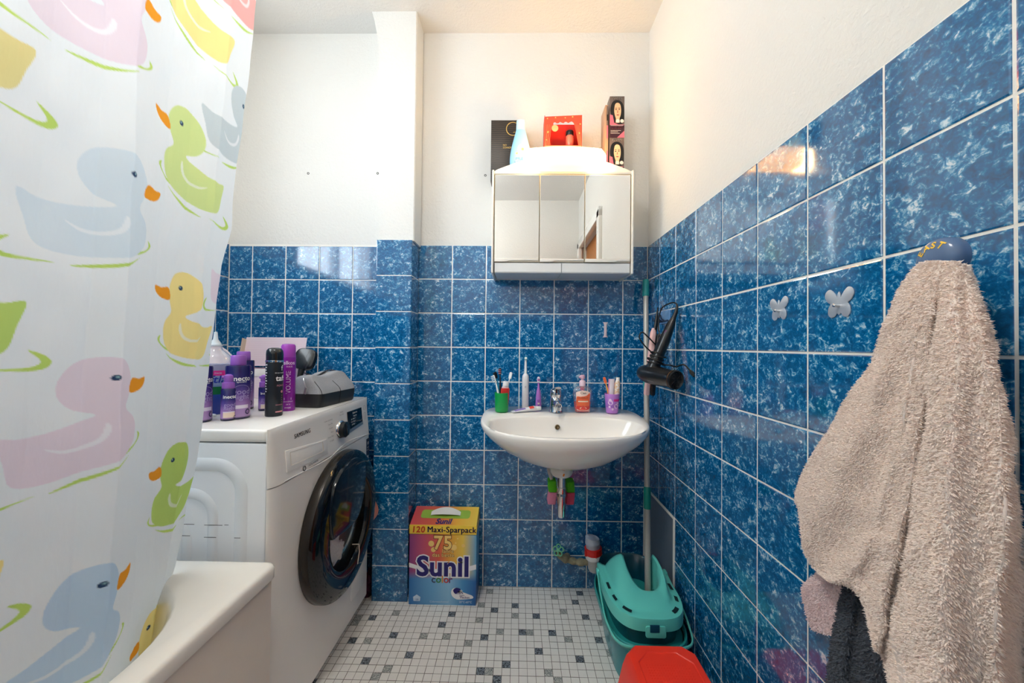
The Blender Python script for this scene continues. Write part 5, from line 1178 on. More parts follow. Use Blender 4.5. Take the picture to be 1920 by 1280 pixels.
# ------------------------------------------------------------------ detergent carton
KX0, KX1, KY0, KY1, KH = -.432, -.160, 1.492, 1.604, .288
kx, kw = (KX0 + KX1) / 2, KX1 - KX0
t = thing('detergent_box', (kx, (KY0 + KY1) / 2, 0), 'colourful washing powder box on the floor in the corner by the column', 'box')
k = N('detergent_print'); b = k.n('BsdfPrincipled'); b.inputs['Roughness'].default_value = .35
tc = k.n('TexCoord'); sp = k.n('SeparateXYZ'); k.l(tc.outputs['Object'], sp.inputs[0])
mrx = k.n('MapRange'); mrx.inputs['From Min'].default_value = -kw / 2; mrx.inputs['From Max'].default_value = kw / 2; k.l(sp.outputs[0], mrx.inputs['Value'])
def rmp(stops):
    r = k.n('ValToRGB'); e = r.color_ramp.elements
    while len(e) < len(stops): e.new(.5)
    for q, (p, c) in zip(e, stops): q.position = p
    for q, (p, c) in zip(e, stops): q.color = lin(c)
    return r
rt = rmp([(0, (136, 66, 128)), (.2, (192, 84, 116)), (.45, (224, 96, 74)), (.62, (236, 170, 62)), (.8, (240, 206, 84)), (1, (96, 166, 208))])
rb = rmp([(0, (40, 116, 184)), (.35, (110, 176, 222)), (.6, (150, 204, 236)), (.8, (70, 150, 208)), (1, (30, 96, 170))])
k.l(mrx.outputs[0], rt.inputs[0]); k.l(mrx.outputs[0], rb.inputs[0])
wvb = k.n('Math', operation='MULTIPLY_ADD'); wvb.inputs[1].default_value = .035; nzz = k.n('TexNoise'); nzz.inputs['Scale'].default_value = 6; k.l(tc.outputs['Object'], nzz.inputs['Vector']); k.l(nzz.outputs['Fac'], wvb.inputs[0]); k.l(sp.outputs[2], wvb.inputs[2])
mz = k.n('MapRange'); mz.inputs['From Min'].default_value = .118; mz.inputs['From Max'].default_value = .150; k.l(wvb.outputs[0], mz.inputs['Value'])
mx = k.n('MixRGB'); k.l(mz.outputs[0], mx.inputs[0]); k.l(rb.outputs[0], mx.inputs[1]); k.l(rt.outputs[0], mx.inputs[2])
lo = k.n('MapRange'); lo.inputs['From Min'].default_value = .0; lo.inputs['From Max'].default_value = .09; lo.inputs['To Min'].default_value = .9; k.l(sp.outputs[2], lo.inputs['Value'])
m2 = k.n('MixRGB'); m2.inputs[1].default_value = lin((22, 84, 160)); k.l(lo.outputs[0], m2.inputs[0]); k.l(mx.outputs[0], m2.inputs[2]); k.l(m2.outputs[0], b.inputs['Base Color']); k.l(b.outputs[0], k.out.inputs[0]); M_det = k.m
M_yel = mat('detergent_yellow', (246, 208, 74), .35); M_navy = mat('detergent_navy', (36, 28, 112), .35, vary=0); M_wpr = mat('detergent_white', (244, 244, 246), .4, vary=0); M_rpr = mat('detergent_red', (206, 58, 34), .4, vary=0); M_gpr = mat('detergent_gold', (250, 214, 128), .35, vary=0); M_bpr = mat('detergent_brown', (96, 44, 34), .4, vary=0)
g = G(); g.box((kx, (KY0 + KY1) / 2, KH / 2), (kw, KY1 - KY0, KH), 0, .0015); g.obj('box_body', [M_det], t)
# slanted top: a low roof rising to the back
g = G(); TR = .352
P = [(KY0, KH), (KY0 + .002, KH + .032), (KY1 - .010, TR), (KY1, TR - .006), (KY1, KH)]
g.loft([[(KX0 + .0005, y, z) for y, z in P], [(KX1 - .0005, y, z) for y, z in P]], 0, True, True, True); tp = g.obj('folded_top', [ramp_mat('detergent_top_print', 'X', [(-kw / 2, (206, 80, 90)), (-.02, (222, 104, 66)), (.06, (236, 180, 62)), (kw / 2, (240, 206, 80))], .35)], t, sharp=20)
g = G(); g.box((kx, KY0 - .0008, KH + .015), (kw + .001, .003, .036), 0, .0004); bd = g.obj('tear_band', [M_yel], t)
ff = lambda x, z, e=.0006: front_fn(kx + x, KY0, z, e)
fb2 = lambda x, z: front_fn(kx + x, KY0 - .0024, z, .0004)
g = G(); g.text('120', .034, fb2(-.097, KH + .004), 1, bold=.03, shear=.1, space=1.1); g.text('Maxi-Sparpack', .0335, fb2(.037, KH + .005), 0, bold=.028, narrow=.95, space=1.06); g.obj('band_lettering', [M_navy, M_rpr], bd)
# top print and handle
top = lambda a, b, d=0.0: (kx + a, KY0 + .002 + b * .963, KH + .032 + (TR - KH - .032) * b / .1 + .0006 + d)
g = G(); g.add([top(a, b) for a, b in rrect(.205, .046, .012, 5, .0, .058)], [tuple(range(24))], 0, flat=True); g.obj('green_field', [mat('detergent_lime', (150, 186, 70), .4)], tp)
g = G(); g.text('Sunil', .034, lambda a, b, d=0: top(a + .0, .006 + b * 1.1, .0006), 0, bold=.03, shear=.15); g.obj('top_lettering', [M_navy], tp)
g = G(); rings = []
for q in np.linspace(0, 1, 17):
    x = -.062 + .124 * q; zz = .012 * math.sin(PI * q) ** .8; wd = .008 + .010 * math.sin(PI * q); bb = .058
    rings.append([top(x, bb - wd, zz), top(x, bb + wd, zz + .003), top(x, bb + wd, zz + .0042), top(x, bb - wd, zz + .0012)])
g.loft(rings, 0, True, True, True); g.obj('carry_handle', [mat('handle_clear_white', (240, 238, 232), .3)], t)
def bold(txt, size, x, z, mi, b, e=.0006, **kw_): g.text(txt, size, ff(x, z, e), mi, bold=b, **kw_)
g = G(); k_ = 40
hal = cr([(-.118, .118), (-.122, .150), (-.118, .196), (-.085, .208), (-.02, .190), (.06, .190), (.085, .206), (.118, .206), (.124, .165), (.116, .115), (.07, .106), (.0, .100), (-.08, .106)], 5, True)
sw = [(-.136, .168), (-.08, .150), (.0, .142), (.08, .150), (.136, .166), (.136, .146), (.07, .128), (-.06, .130), (-.136, .150)]
g.add([ff(0, 0, .0004)(a, b) for a, b in sw], [tuple(range(len(sw)))], 0, flat=True)
g.text('Sunil', .110, ff(.0, .1185, .0005), 0, bold=.075, narrow=1.0, space=1.03); 
g.text('Stark', .014, ff(.068, .053, .0005), 0, bold=.06); 
cl = cr([(.036, .055), (.044, .068), (.060, .070), (.075, .058), (.100, .048), (.122, .040), (.124, .030), (.100, .026), (.070, .024), (.055, .026), (.040, .038)], 4, True)
g.add([ff(0, 0, .0005)(a, b) for a, b in cl], [tuple(range(len(cl)))], 0, flat=True)
g.obj('white_print', [M_wpr], t)
g = G(); bold('Sunil', .110, .0, .1185, 0, .032, .0009, narrow=1.0, space=1.03)
g.add([ff(0, 0, .0009)(a, b) for a, b in cr([(.044, .060), (.056, .071), (.074, .066), (.066, .056), (.054, .046)], 4, True)], [tuple(range(20))], 0, flat=True)
bold('Stark', .0135, .072, .046, 0, .01, .001); bold('gegen', .009, .080, .0385, 0, .0, .001); bold('Flecken', .0125, .092, .029, 0, .01, .001); g.obj('navy_lettering', [M_navy], t)
g = G(); bold('75', .076, .0, .225, 0, .06, .0008, narrow=.95, space=1.1); bold('Jahre', .021, .020, .211, 0, .05, .0008, space=1.1); bold('das beste', .0215, .002, .194, 0, .05, .0008, space=1.1); g.obj('brown_outline_print', [M_bpr], t)
g = G(); bold('75', .076, .0, .225, 0, .03, .0011, narrow=.95, space=1.1); bold('Jahre', .021, .020, .211, 0, .012, .0011, space=1.1); bold('das beste', .0215, .002, .194, 0, .012, .0011, space=1.1)
for x, z, r in ((-.047, .246, .012), (-.038, .222, .010), (.045, .232, .012), (-.008, .272, .008), (.060, .268, .003), (.052, .250, .003), (.083, .240, .007)): g.add([ff(x, z, .0007)(r * math.cos(a), r * math.sin(a)) for a in [2 * PI * i / 20 for i in range(20)]], [tuple(range(20))], 0, flat=True)
g.obj('gold_print', [M_gpr], t)
g = G()
for ch, x, mi in (('c', -.036, 0), ('o', -.0155, 1), ('l', .0, 2), ('o', .0155, 3), ('r', .034, 4)): g.text(ch, .040, ff(x, .0905, .0009), mi, bold=.02)
g.obj('color_lettering', [mat('letter_slate', (60, 70, 110), .4), mat('letter_green', (60, 140, 80), .4), mat('letter_orange', (222, 150, 50), .4), mat('letter_red', (200, 60, 60), .4), mat('letter_plum', (110, 60, 110), .4)], t)
g = G(); bold('Colorwaschmittel', .0105, -.012, .0105, 0, .0); bold('20°C-60°C', .0115, .094, .0105, 0, .015)
g.add([ff(-.103, .015)(a, b) for a, b in ((-.013, 0), (.013, 0), (.015, .016), (.006, .022), (0, .026), (-.006, .022), (-.015, .016))], [tuple(range(7))], 0, flat=True); g.obj('white_lettering', [mat('detergent_pale', (206, 224, 240), .4, vary=0)], t)
g = G(); bold('120', .0105, -.103, .0175, 0, .01, .0009); g.obj('load_number', [mat('detergent_blue', (50, 110, 176), .4)], t)
# ---- stand pipe and old valve on the back wall
t = thing('drain_connector', (.328, 1.57, .16), 'grey drain connector with a red clamp on the back wall above the mop bucket', 'pipe fitting')
M_gp = mat('grey_pipe_plastic', (186, 184, 180), .4); Pd = Matrix.Translation((.330, 1.572, 0)); tilt = Matrix.Rotation(-.10, 4, 'Y')
Pd = Matrix.Translation((.330, 1.570, .165)) @ tilt
g = G(); g.lathe([(.026, -.058), (.029, -.050), (.029, -.015), (.031, -.012), (.031, -.006)], 36, 0, Pd, True); g.obj('pipe_socket', [M_gp], t)
g = G(); g.lathe([(.0345, -.008), (.0355, -.004), (.0355, .008), (.033, .012)], 36, 0, Pd, True, True); g.obj('white_collar', [M_wplastic], t)
g = G(); g.lathe([(.0335, .010), (.036, .012), (.036, .036), (.0335, .038)], 36, 0, Pd, True, True); g.box(tuple(Pd @ Vector((-.034, -.012, .022))), (.010, .014, .024), 0, .002); g.box(tuple(Pd @ Vector((.004, -.0365, .022))), (.003, .003, .026), 0, .001); g.obj('red_clamp', [mat('clamp_red', (214, 40, 34), .35)], t)
g = G(); g.lathe([(.029, .034), (.0295, .052), (.031, .054), (.031, .060), (.0295, .062), (.0295, .070)], 36, 0, Pd, True, True)
dome = [(.029 * math.cos(a), .029 * math.sin(a)) for a in [2 * PI * i / 36 for i in range(36)]]
g.loft([[tuple(Pd @ Vector((x, y, .070))) for x, y in dome], [tuple(Pd @ Vector((x * .96, y * .96, .078 + (-x) * .22))) for x, y in dome], [tuple(Pd @ Vector((x * .6, y * .6, .081 + (-x) * .35))) for x, y in dome]], 0, True, False, True); g.obj('grey_cap', [mat('cap_blue_grey', (186, 190, 200), .4)], t, sharp=50)
g = G(); g.tube([(.330, 1.572, .135), (.330, YB + .01, .135)], .022, 20); g.obj('wall_stub', [M_gp], t)
t = thing('stop_valve', (.22, 1.58, .15), 'old limescaled stop valve with a green hand wheel on the back wall', 'valve')
M_lime = mat('limescaled_brass', (150, 140, 112), .8, bump=1.0, bscale=140, vary=.35, vscale=90)
vp = [(.303, 1.572, .137), (.282, 1.572, .137), (.262, 1.574, .136), (.240, 1.578, .138), (.222, 1.58, .140), (.205, 1.58, .148), (.190, 1.578, .158), (.180, 1.575, .175)]
g = G(); g.tube(cr(vp, 3), [.0125, .0125, .012, .0155, .0155, .0155, .0115, .011, .0145, .0145, .013, .0105, .0115, .0165, .0175, .016, .014, .0135, .014, .0135, .012, .0115], 14); g.tube([(.222, 1.58, .14), (.222, YB + .005, .14)], .014, 14); g.obj('valve_body', [M_lime], t, sharp=60)
g = G(); ctr = Vector((.178, 1.562, .190)); axn = Vector((-.35, -.75, .55)).normalized(); Mv = at_axis(tuple(ctr), tuple(axn))
for k_ in range(5):
    a0_ = 2 * PI * k_ / 5; g.tube([tuple(Mv @ Vector((.014 * math.cos(a0_) + .009 * math.cos(b), .014 * math.sin(a0_) + .009 * math.sin(b), .002 * math.sin(b * 2)))) for b in [2 * PI * i / 12 for i in range(13)]], .0026, 6, cap=False)
g.tube([tuple(ctr - axn * .012), tuple(ctr + axn * .003)], .005, 8); g.obj('hand_wheel', [mat('wheel_pale_green', (120, 196, 150), .5, vary=.2, vscale=90)], t)
# ---- pink cloth corner and plum cloth in the gap beside the machine
t = thing('pink_cloth', (-.592, 1.493, .37), 'bit of pink cloth poking out between the washing machine and the column', 'cloth')
g = G(); rings = []
for q in np.linspace(0, 1, 13): rings.append([(-.596 + .036 * math.sin(PI * (.06 + .90 * q)) ** .7 * w_, 1.4925 + .003 * math.sin(6 * q + 3 * w_) , .425 - .098 * q + .006 * math.sin(9 * w_)) for w_ in np.linspace(-.2, 1, 9)])
g.loft(rings, 0, False); o = g.obj('cloth_fold', [mat('pink_towelling', (236, 164, 150), .95, bump=.7, bscale=600)], t); md = o.modifiers.new('thickness', 'SOLIDIFY'); md.thickness = .004
t = thing('plum_cloth', (-.615, 1.55, 0), 'dark plum cloth on the floor in the gap behind the washing machine', 'cloth')
g = G(); bm = bmesh.new(); bmesh.ops.create_icosphere(bm, subdivisions=4, radius=1)
for v in bm.verts: n_ = 1 + .2 * math.sin(6 * v.co.x + 8 * v.co.z) + .12 * math.sin(14 * v.co.z + 5 * v.co.y); v.co = Vector((-.616 + v.co.x * .022 * n_, 1.545 + v.co.y * .035 * n_, max(.0, .045 + v.co.z * .05 * n_)))
bm.verts.index_update(); g.add([tuple(v.co) for v in bm.verts], [[v.index for v in f.verts] for f in bm.faces], 0); bm.free(); g.obj('cloth_heap', [mat('plum_fabric', (74, 26, 52), .9)], t)
# ---- mop bucket set
M_teal = mat('dark_teal_plastic', (4, 84, 104), .22, trans=.25, coat=.2, vary=.05); M_turq = mat('turquoise_plastic', (100, 206, 194), .32, coat=.15, vary=.02); M_turqd = mat('turquoise_rim', (40, 150, 148), .3); M_teal2 = mat('teal_bucket_plastic', (14, 146, 158), .25, trans=.15, vary=.05)
BKX, BKY = .4175, 1.292
def oval(a, b, z, n=56, p=3.4, cx=BKX, cy=BKY): return [(cx + a * math.copysign(abs(math.cos(t_)) ** (2 / p), math.cos(t_)), cy + b * math.copysign(abs(math.sin(t_)) ** (2 / p), math.sin(t_)), z) for t_ in [2 * PI * i / n for i in range(n)]]
def tub(name, lev, t_, m_): 
    g = G(); g.loft([oval(*l) for l in lev], 0, True, True, True); return g.obj(name, [m_], t_, sharp=50)
t = thing('mop_bucket', (BKX, BKY, 0), 'larger teal mop bucket on the floor, with the other bucket stacked in it', 'bucket')
tub('bucket_body', [(.088, .150, .001), (.094, .157, .004), (.120, .188, .150), (.1155, .1835, .150), (.090, .152, .008)], t, M_teal2)
tub('rim', [(.1185, .1865, .146), (.1265, .1955, .146), (.1275, .1965, .152), (.1265, .1955, .164), (.1235, .1925, .166), (.1205, .1895, .164), (.1185, .1865, .150)], t, M_turqd)
t = thing('mop_bucket', (BKX, BKY, .012), 'upper dark teal mop bucket with turquoise wringer basket, the mop standing in it', 'bucket')
def up(a, b, z, tilt=.0): return [(x, y, zz + (y - BKY) * tilt) for x, y, zz in oval(a, b, z)]
g = G(); g.loft([up(.082, .138, .012), (up(.086, .143, .016)), up(.1085, .172, .226), up(.112, .176, .236), up(.1115, .1755, .238), up(.106, .169, .232), up(.083, .140, .020)], 0, True, True, True); g.obj('bucket_body', [M_teal], t, sharp=50)
# wringer: shelf rim round the near two thirds with slots, and a scooped basket wall
g = G(); n = 56
def wl(a, b, z): return [p for p in up(a, b, z) if p[1] < BKY + .062]
def order(P): P = sorted(P, key=lambda p: math.atan2(p[1] - BKY, p[0] - BKX) if False else ((math.atan2(p[0] - BKX, -(p[1] - BKY)))))
def arcpts(a, b, z, cy=BKY, p=3.2, th=2.05, n=48, zt=0.0): 
    out = []
    for i in range(n + 1):
        t_ = -th + 2 * th * i / n; s_, c_ = math.sin(t_), -math.cos(t_)
        x = a * math.copysign(abs(s_) ** (2 / p), s_); y = b * math.copysign(abs(c_) ** (2 / p), c_)
        out.append((BKX + x, cy + y, z))
    return out
TH = 1.98
rim = [arcpts(.1110, .176, .206, th=TH), arcpts(.1190, .184, .204, th=TH), arcpts(.1195, .1845, .232, th=TH), arcpts(.1175, .1825, .2405, th=TH), arcpts(.1085, .173, .2425, th=TH), arcpts(.0985, .160, .241, th=TH)]
def basket(k, top):    # scooped wall: high shoulders left and right, low lip towards the room
    out = []
    for i in range(49):
        t_ = -TH + 2 * TH * i / 48; side = smooth(.30, 1.85, abs(t_)); h = .258 + .044 * side
        a = lerp(.092, .060, k); b = lerp(.150, .095, k)
        s_, c_ = math.sin(t_), -math.cos(t_); p = lerp(3.0, 2.2, k)
        x = a * math.copysign(abs(s_) ** (2 / p), s_); y = b * math.copysign(abs(c_) ** (2 / p), c_)
        z = lerp(.243, h, math.sin(k * PI / 2))
        out.append((BKX + x + .020 * smooth(0, 1, k), BKY + y + .01 * k, z if top is None else top))
    return out
rim += [basket(k, None) for k in (0, .12, .3, .5, .7, .88, .97, 1.0)]
inner = []
for k in (0, .25, .6, 1.0): inner.append([(BKX + .02 + (x - BKX - .02) * (.90 - .22 * k), BKY + .01 + (y - BKY - .01) * (.90 - .22 * k), lerp(z - .004, .150, k)) for x, y, z in rim[-1]])
rim += inner
g.loft(rim, 0, False); wr = g.obj('wringer_basket', [M_turq], t, sharp=50)
md = wr.modifiers.new('thickness', 'SOLIDIFY'); md.thickness = .002; md.offset = -1
M_slot = mat('slot_dark', (6, 40, 46), .6)
for sx in (-1, 1):
    for (t0_, t1_) in ((.46, .78), (1.06, 1.24), (1.42, 1.54)):
        P = []
        for q in range(7):
            t_ = lerp(t0_, t1_, q / 6); s_, c_ = math.sin(t_), -math.cos(t_); P.append((math.copysign(abs(s_) ** (2 / 3.2), s_), math.copysign(abs(c_) ** (2 / 3.2), c_)))
        o_ = [(BKX + sx * .1088 * a, BKY + .1735 * b, .2440) for a, b in P]; i_ = [(BKX + sx * .0995 * a, BKY + .1610 * b, .2438) for a, b in P]
        g = G(); g.loft([o_, i_], 0, False); g.obj('drain_slot', [M_slot], wr)
g = G(); g.prism(rrect(.060, .034, .006, 4, BKX, .205), lambda a, b, d=0: (a, BKY - .1845 - d, b), -.002, .003, 0, .001); g.obj('front_tab', [M_turq], wr)
g = G(); g.prism(rrect(.028, .022, .001, 2, BKX - .004, .216), lambda a, b, d=0: (a, BKY - .1875 - d, b), -.001, .0012, 0, .0004); g.obj('tab_window', [mat('tab_dark_teal', (16, 76, 100), .3)], wr)
for i in range(6):
    g = G(); x = BKX + .040 + .0065 * i; g.tube([(x, BKY - .052 + .004 * i, .200), (x, BKY - .055 + .004 * i, .245 - .004 * i)], .0015, 5); g.obj('basket_rib', [M_teal], wr)
g = G()   # bail handle folded round the near side
g.tube([(BKX + x, BKY + y, z) for x, y, z in cr([(-.1225, .050, .238), (-.1285, -.04, .205), (-.127, -.12, .178), (-.100, -.188, .1685), (.0, -.199, .1670), (.100, -.188, .1685), (.127, -.12, .178), (.1285, -.04, .205), (.1225, .050, .238)], 7)], .0042, 8, flatten=(1.3, .7)); g.obj('bail_handle', [M_turq], t)
for sx in (-1, 1):
    g = G(); g.box((BKX + sx * .121, BKY + .052, .236), (.010, .022, .018), 0, .003); g.obj('handle_lug', [M_turq], t)
# ---- mop
t = thing('mop', (.478, 1.33, .16), 'mop with grey pole and turquoise grips standing in the bucket and leaning into the corner', 'mop')
pa, pb = Vector((.462, 1.300, .165)), Vector((.539, 1.562, 1.333)); axm = (pb - pa).normalized(); Lm = (pb - pa).length; Mm = at_axis(tuple(pa), tuple(axm))
g = G(); g.lathe([(.0105, 0), (.0105, Lm - .02)], 20, 0, Mm, True, True); g.obj('pole', [mat('pole_grey', (176, 172, 164), .35, .2)], t)
zz_ = lambda z: (z - pa.z) / axm.z
for nm, z0_, z1_, r in (('top_grip', 1.262, 1.334, .0135), ('middle_grip', .880, .925, .0125), ('lower_grip', .455, .530, .0128)):
    g = G(); a0_, a1_ = zz_(z0_), zz_(z1_); g.lathe([(r - .002, a0_), (r, a0_ + .003), (r, a1_ - .004), (r - .002, a1_), (.0001, a1_ + .001)], 24, 0, Mm, True); g.obj(nm, [M_turqd if nm != 'lower_grip' else mat('grip_green', (10, 132, 118), .35)], t)
g = G(); rr = random.Random(9)
for i in range(40):
    a = rr.uniform(0, 2 * PI); r = rr.uniform(.01, .03); c = pa + Vector((r * math.cos(a), r * math.sin(a), rr.uniform(-.01, .02))); g.tube([tuple(pa), tuple(c), tuple(c + Vector((r * .4 * math.cos(a), r * .4 * math.sin(a), -.07)))], .004, 5)
g.obj('mop_head', [mat('mop_strings', (206, 206, 200), .95)], t)
# ---- red step stool
M_stool = mat('stool_red', (238, 56, 36), .38, coat=.05, vary=.03)
t = thing('step_stool', (.395, .86, 0), 'red plastic step stool on the floor in front of the mop buckets', 'stool')
SCX, SY0, SY1, SZ = .388, .72, 1.012, .243
def cham(hw, y0, y1, z, c): 
    return [(SCX - hw, y0 + c, z), (SCX - hw + c, y0, z), (SCX + hw - c, y0, z), (SCX + hw, y0 + c, z), (SCX + hw, y1 - c, z), (SCX + hw - c, y1, z), (SCX - hw + c, y1, z), (SCX - hw, y1 - c, z)]
def dense(P, k=5): return [tuple(Vector(P[i]).lerp(Vector(P[(i + 1) % len(P)]), q / k)) for i in range(len(P)) for q in range(k)]
g = G(); rings = [dense(p) for p in (cham(.132, SY0 - .07, SY1 + .045, .0, .03), cham(.118, SY0 - .05, SY1 + .03, .09, .028), cham(.100, SY0 - .02, SY1 + .012, .20, .026), cham(.092, SY0 - .008, SY1 + .004, .232, .025), cham(.086, SY0 - .002, SY1 - .002, .2415, .024), cham(.080, SY0 + .006, SY1 - .010, .2425, .024), cham(.0705, SY0 + .018, SY1 - .021, .2420, .032), cham(.0690, SY0 + .020, SY1 - .023, .2400, .032), cham(.0665, SY0 + .023, SY1 - .026, .2400, .032))]
g.loft(rings, 0, True, False, True); g.obj('stool_body', [M_stool], t, sharp=35)
g = G()
for i in range(16):
    for j in range(24):
        x = SCX - .052 + .104 * i / 15; y = SY0 + .06 + (SY1 - SY0 - .12) * j / 23; g.box((x, y, .2402), (.0035, .0035, .0006), 0)
g.obj('grip_pattern', [M_stool], t)
for sx in (-1, 1):
    g = G()
    for yo in (SY0 + .09, SY1 - .07):
        P = rrect(.055, .02, .0098, 6); f = lambda a, b: (SCX + sx * (.1095 + (.15 - (.15 + b)) * .14 + .001), yo + a, .150 + b)
        g.add([f(a, b) for a, b in P], [tuple(range(len(P)))], 0, flat=True)
    g.obj('grip_slot', [mat('slot_deep_red', (150, 20, 14), .5)], t)

# ------------------------------------------------------------------ butterfly hooks
M_steelb = mat('satin_steel', (200, 206, 214), .35, .55, vary=.03)
def butterfly(y, z, s, ang, label):
    t = thing('butterfly_hook', (XR, y, z), label, 'hook', 'butterfly hooks on the right wall')
    half = cr([(.0, .008), (.0035, .0125), (.0095, .021), (.0165, .026), (.0235, .0225), (.0255, .0145), (.0205, .006), (.0155, .0025), (.019, -.004), (.0195, -.0135), (.0140, -.019), (.0075, -.0175), (.0035, -.0125), (.0, -.0135)], 4)
    body = [(0, .0215), (.0022, .0185), (.0035, .0125)]
    P = [p for p in half[1:-1]]
    P = [(0, .021), (.0020, .0180), (.0032, .0118)] + [p for p in half if p[0] > .0036] + [(.0030, -.0122), (.0012, -.0150)]
    poly = P + [(-a, b) for a, b in P[::-1] if a > 0]
    ca, sa = math.cos(ang), math.sin(ang)
    f = lambda u, v, d=0: (XR - .0006 - d, y - (u * ca - v * sa) * s, z + (u * sa + v * ca) * s)
    g = G(); g.prism(poly, f, 0, .0016, 0, .0005); pl = g.obj('butterfly_plate', [M_steelb], t, sharp=30)
    g = G(); c = f(0, -.002, 0); g.lathe([(.0035, .0), (.003, .003), (.0026, .007), (.0032, .0085), (.0030, .0105), (.0001, .0115)], 18, 0, at_axis(c, (-1, 0, .15))); g.obj('peg', [M_chrome], t)
butterfly(.800, 1.131, 1.08, .04, 'steel butterfly hook on the tiles, the one farther from the pink towel')
butterfly(.652, 1.126, 1.13, .0, 'steel butterfly hook on the tiles, the one nearer the pink towel')
# ------------------------------------------------------------------ hook rail, hair straightener, hair dryer
t = thing('hook_rack', (XR, 1.42, 1.17), 'small pale blue adhesive hook rack behind the hair dryer', 'hook rack')
M_rack = mat('pale_blue_clear', (120, 168, 220), .2, alpha=.75, vary=0)
g = G(); g.prism(rrect(.105, .050, .006, 4), lambda a, b, d=0: (XR - .0005 - d, 1.418 - a, 1.165 + b), 0, .004, 0, .001); g.obj('back_plate', [M_rack], t)
for i in range(4):
    g = G(); y = 1.458 - i * .027; g.tube([(XR - .003, y, 1.150), (XR - .018, y, 1.148), (XR - .030, y, 1.156), (XR - .033, y, 1.170)], [.0035, .0032, .003, .0022], 8); g.obj('hook_arm', [mat('hook_dark', (46, 60, 84), .3)], t)
M_dry = mat('dryer_black', (18, 17, 18), .28, coat=.15, vary=.1); M_cable = mat('black_cable', (18, 18, 18), .45)
t = thing('hair_straightener', (.515, 1.40, .87), 'pink and black hair straightener hanging behind the hair dryer', 'hair straightener')
M_pinkp = mat('pale_pink_plastic', (240, 194, 190), .35)
def strip(p0, p1, w, d, m_, name, off=0):
    p0, p1 = Vector(p0), Vector(p1); ax = (p1 - p0).normalized(); s = Vector((1, 0, 0)); s = (s - ax * ax.dot(s)).normalized(); n_ = ax.cross(s)
    g = G(); rings = []
    for q, k_ in ((0, .75), (.02, 1), (.5, 1.05), (.93, 1), (1, .55)): rings.append([tuple(p0.lerp(p1, q) + s * (w * k_ * a) + n_ * (d * k_ * b)) for a, b in rrect(1, 1, .28, 4)])
    g.loft(rings, 0, True, True, True); return g.obj(name, [m_], t, sharp=50)
strip((.488, 1.40, .868), (.514, 1.40, 1.122), .019, .022, M_pinkp, 'pink_arm')
strip((.507, 1.392, .868), (.530, 1.392, 1.100), .016, .020, M_dry, 'black_arm')
strip((.5025, 1.388, .872), (.5055, 1.390, .935), .006, .020, mat('heating_plate', (64, 60, 62), .2, .8), 'heating_plate')
g = G(); g.tube([(.519, 1.398, 1.115), (.523, 1.398, 1.15), (.528, 1.40, 1.185)], [.0075, .006, .004], 10); g.obj('cable_sleeve', [M_dry], t)
g = G(); g.tube(cr([(.528, 1.40, 1.185), (.533, 1.41, 1.20), (.534, 1.42, 1.178), (.527, 1.41, 1.10), (.520, 1.39, 1.06), (.485, 1.37, 1.085), (.462, 1.375, 1.105), (.452, 1.375, 1.085), (.470, 1.37, 1.055), (.495, 1.365, 1.03)], 7), .0026, 7); g.obj('cable', [M_cable], t)
t = thing('hair_dryer', (.49, 1.27, .95), 'black hair dryer hanging on the tiles beside the mop pole, cord wound round its handle', 'hair dryer')
a0, a1 = Vector((.4505, 1.350, .958)), Vector((.5105, 1.190, .9445)); axd = (a1 - a0).normalized(); Ld = (a1 - a0).length; Md = at_axis(tuple(a0), tuple(axd))
g = G(); g.lathe([(.0001, -.004), (.014, -.003), (.023, .004), (.0295, .020), (.033, .042), (.0335, .07), (.0315, .11), (.0295, Ld - .03), (.029, Ld - .012), (.0295, Ld - .010)], 40, 0, Md); g.obj('barrel', [M_dry], t, sharp=50)
g = G(); g.lathe([(.0295, Ld - .0105), (.0312, Ld - .008), (.0312, Ld - .001), (.0285, Ld + .001), (.026, Ld - .002), (.024, Ld - .004), (.0001, Ld - .006)], 40, 0, Md)
for i in range(5): g.lathe([(.006 + .004 * i, Ld - .0035), (.0075 + .004 * i, Ld - .0022), (.009 + .004 * i, Ld - .0035)], 32, 0, Md)
for i in range(6):
    a = i * PI / 6; g.tube([tuple(Md @ Vector((.025 * math.cos(a) * s, .025 * math.sin(a) * s, Ld - .0028))) for s in (-1, 1)], .0012, 5)
g.obj('air_intake_grille', [mat('grille_black', (10, 10, 11), .4)], t)
g = G(); g.lathe([(.0300, Ld - .012), (.0318, Ld - .010), (.0300, Ld - .008)], 40, 0, Md); g.obj('trim_ring', [mat('bronze_trim', (110, 78, 54), .3, .8)], t)
h0, h1 = a0 + axd * .055 + Vector((0, 0, .012)), Vector((.536, 1.275, 1.150))
pts = [h0, h0.lerp(h1, .3), h0.lerp(h1, .6), h0.lerp(h1, .9), h1]
g = G(); g.tube([tuple(p) for p in pts], [.0285, .0235, .0225, .0160, .010], 22, flatten=(1, .82)); hn = g.obj('handle', [M_dry], t, sharp=70)
pc = h0.lerp(h1, .62); dx = (h1 - h0).normalized()
g = G(); sd = Vector((-.70, -.71, .0)); sd = (sd - dx * dx.dot(sd)).normalized(); tn = dx.cross(sd); g.prism(rrect(.0085, .055, .003, 4), lambda a, b, d=0: tuple(pc + tn * a + dx * b + sd * (.0155 + d)), -.003, .0022, 0, .0008); g.obj('switch_panel', [mat('switch_plum', (92, 30, 84), .25)], hn)
g = G(); g.tube([tuple(h1 - dx * .006), tuple(h1 + dx * .022), (.547, 1.272, 1.192)], [.0085, .0065, .0045], 12); g.obj('cable_sleeve', [M_dry], t)
g = G()   # cord: loop over the rack, then wound round the handle
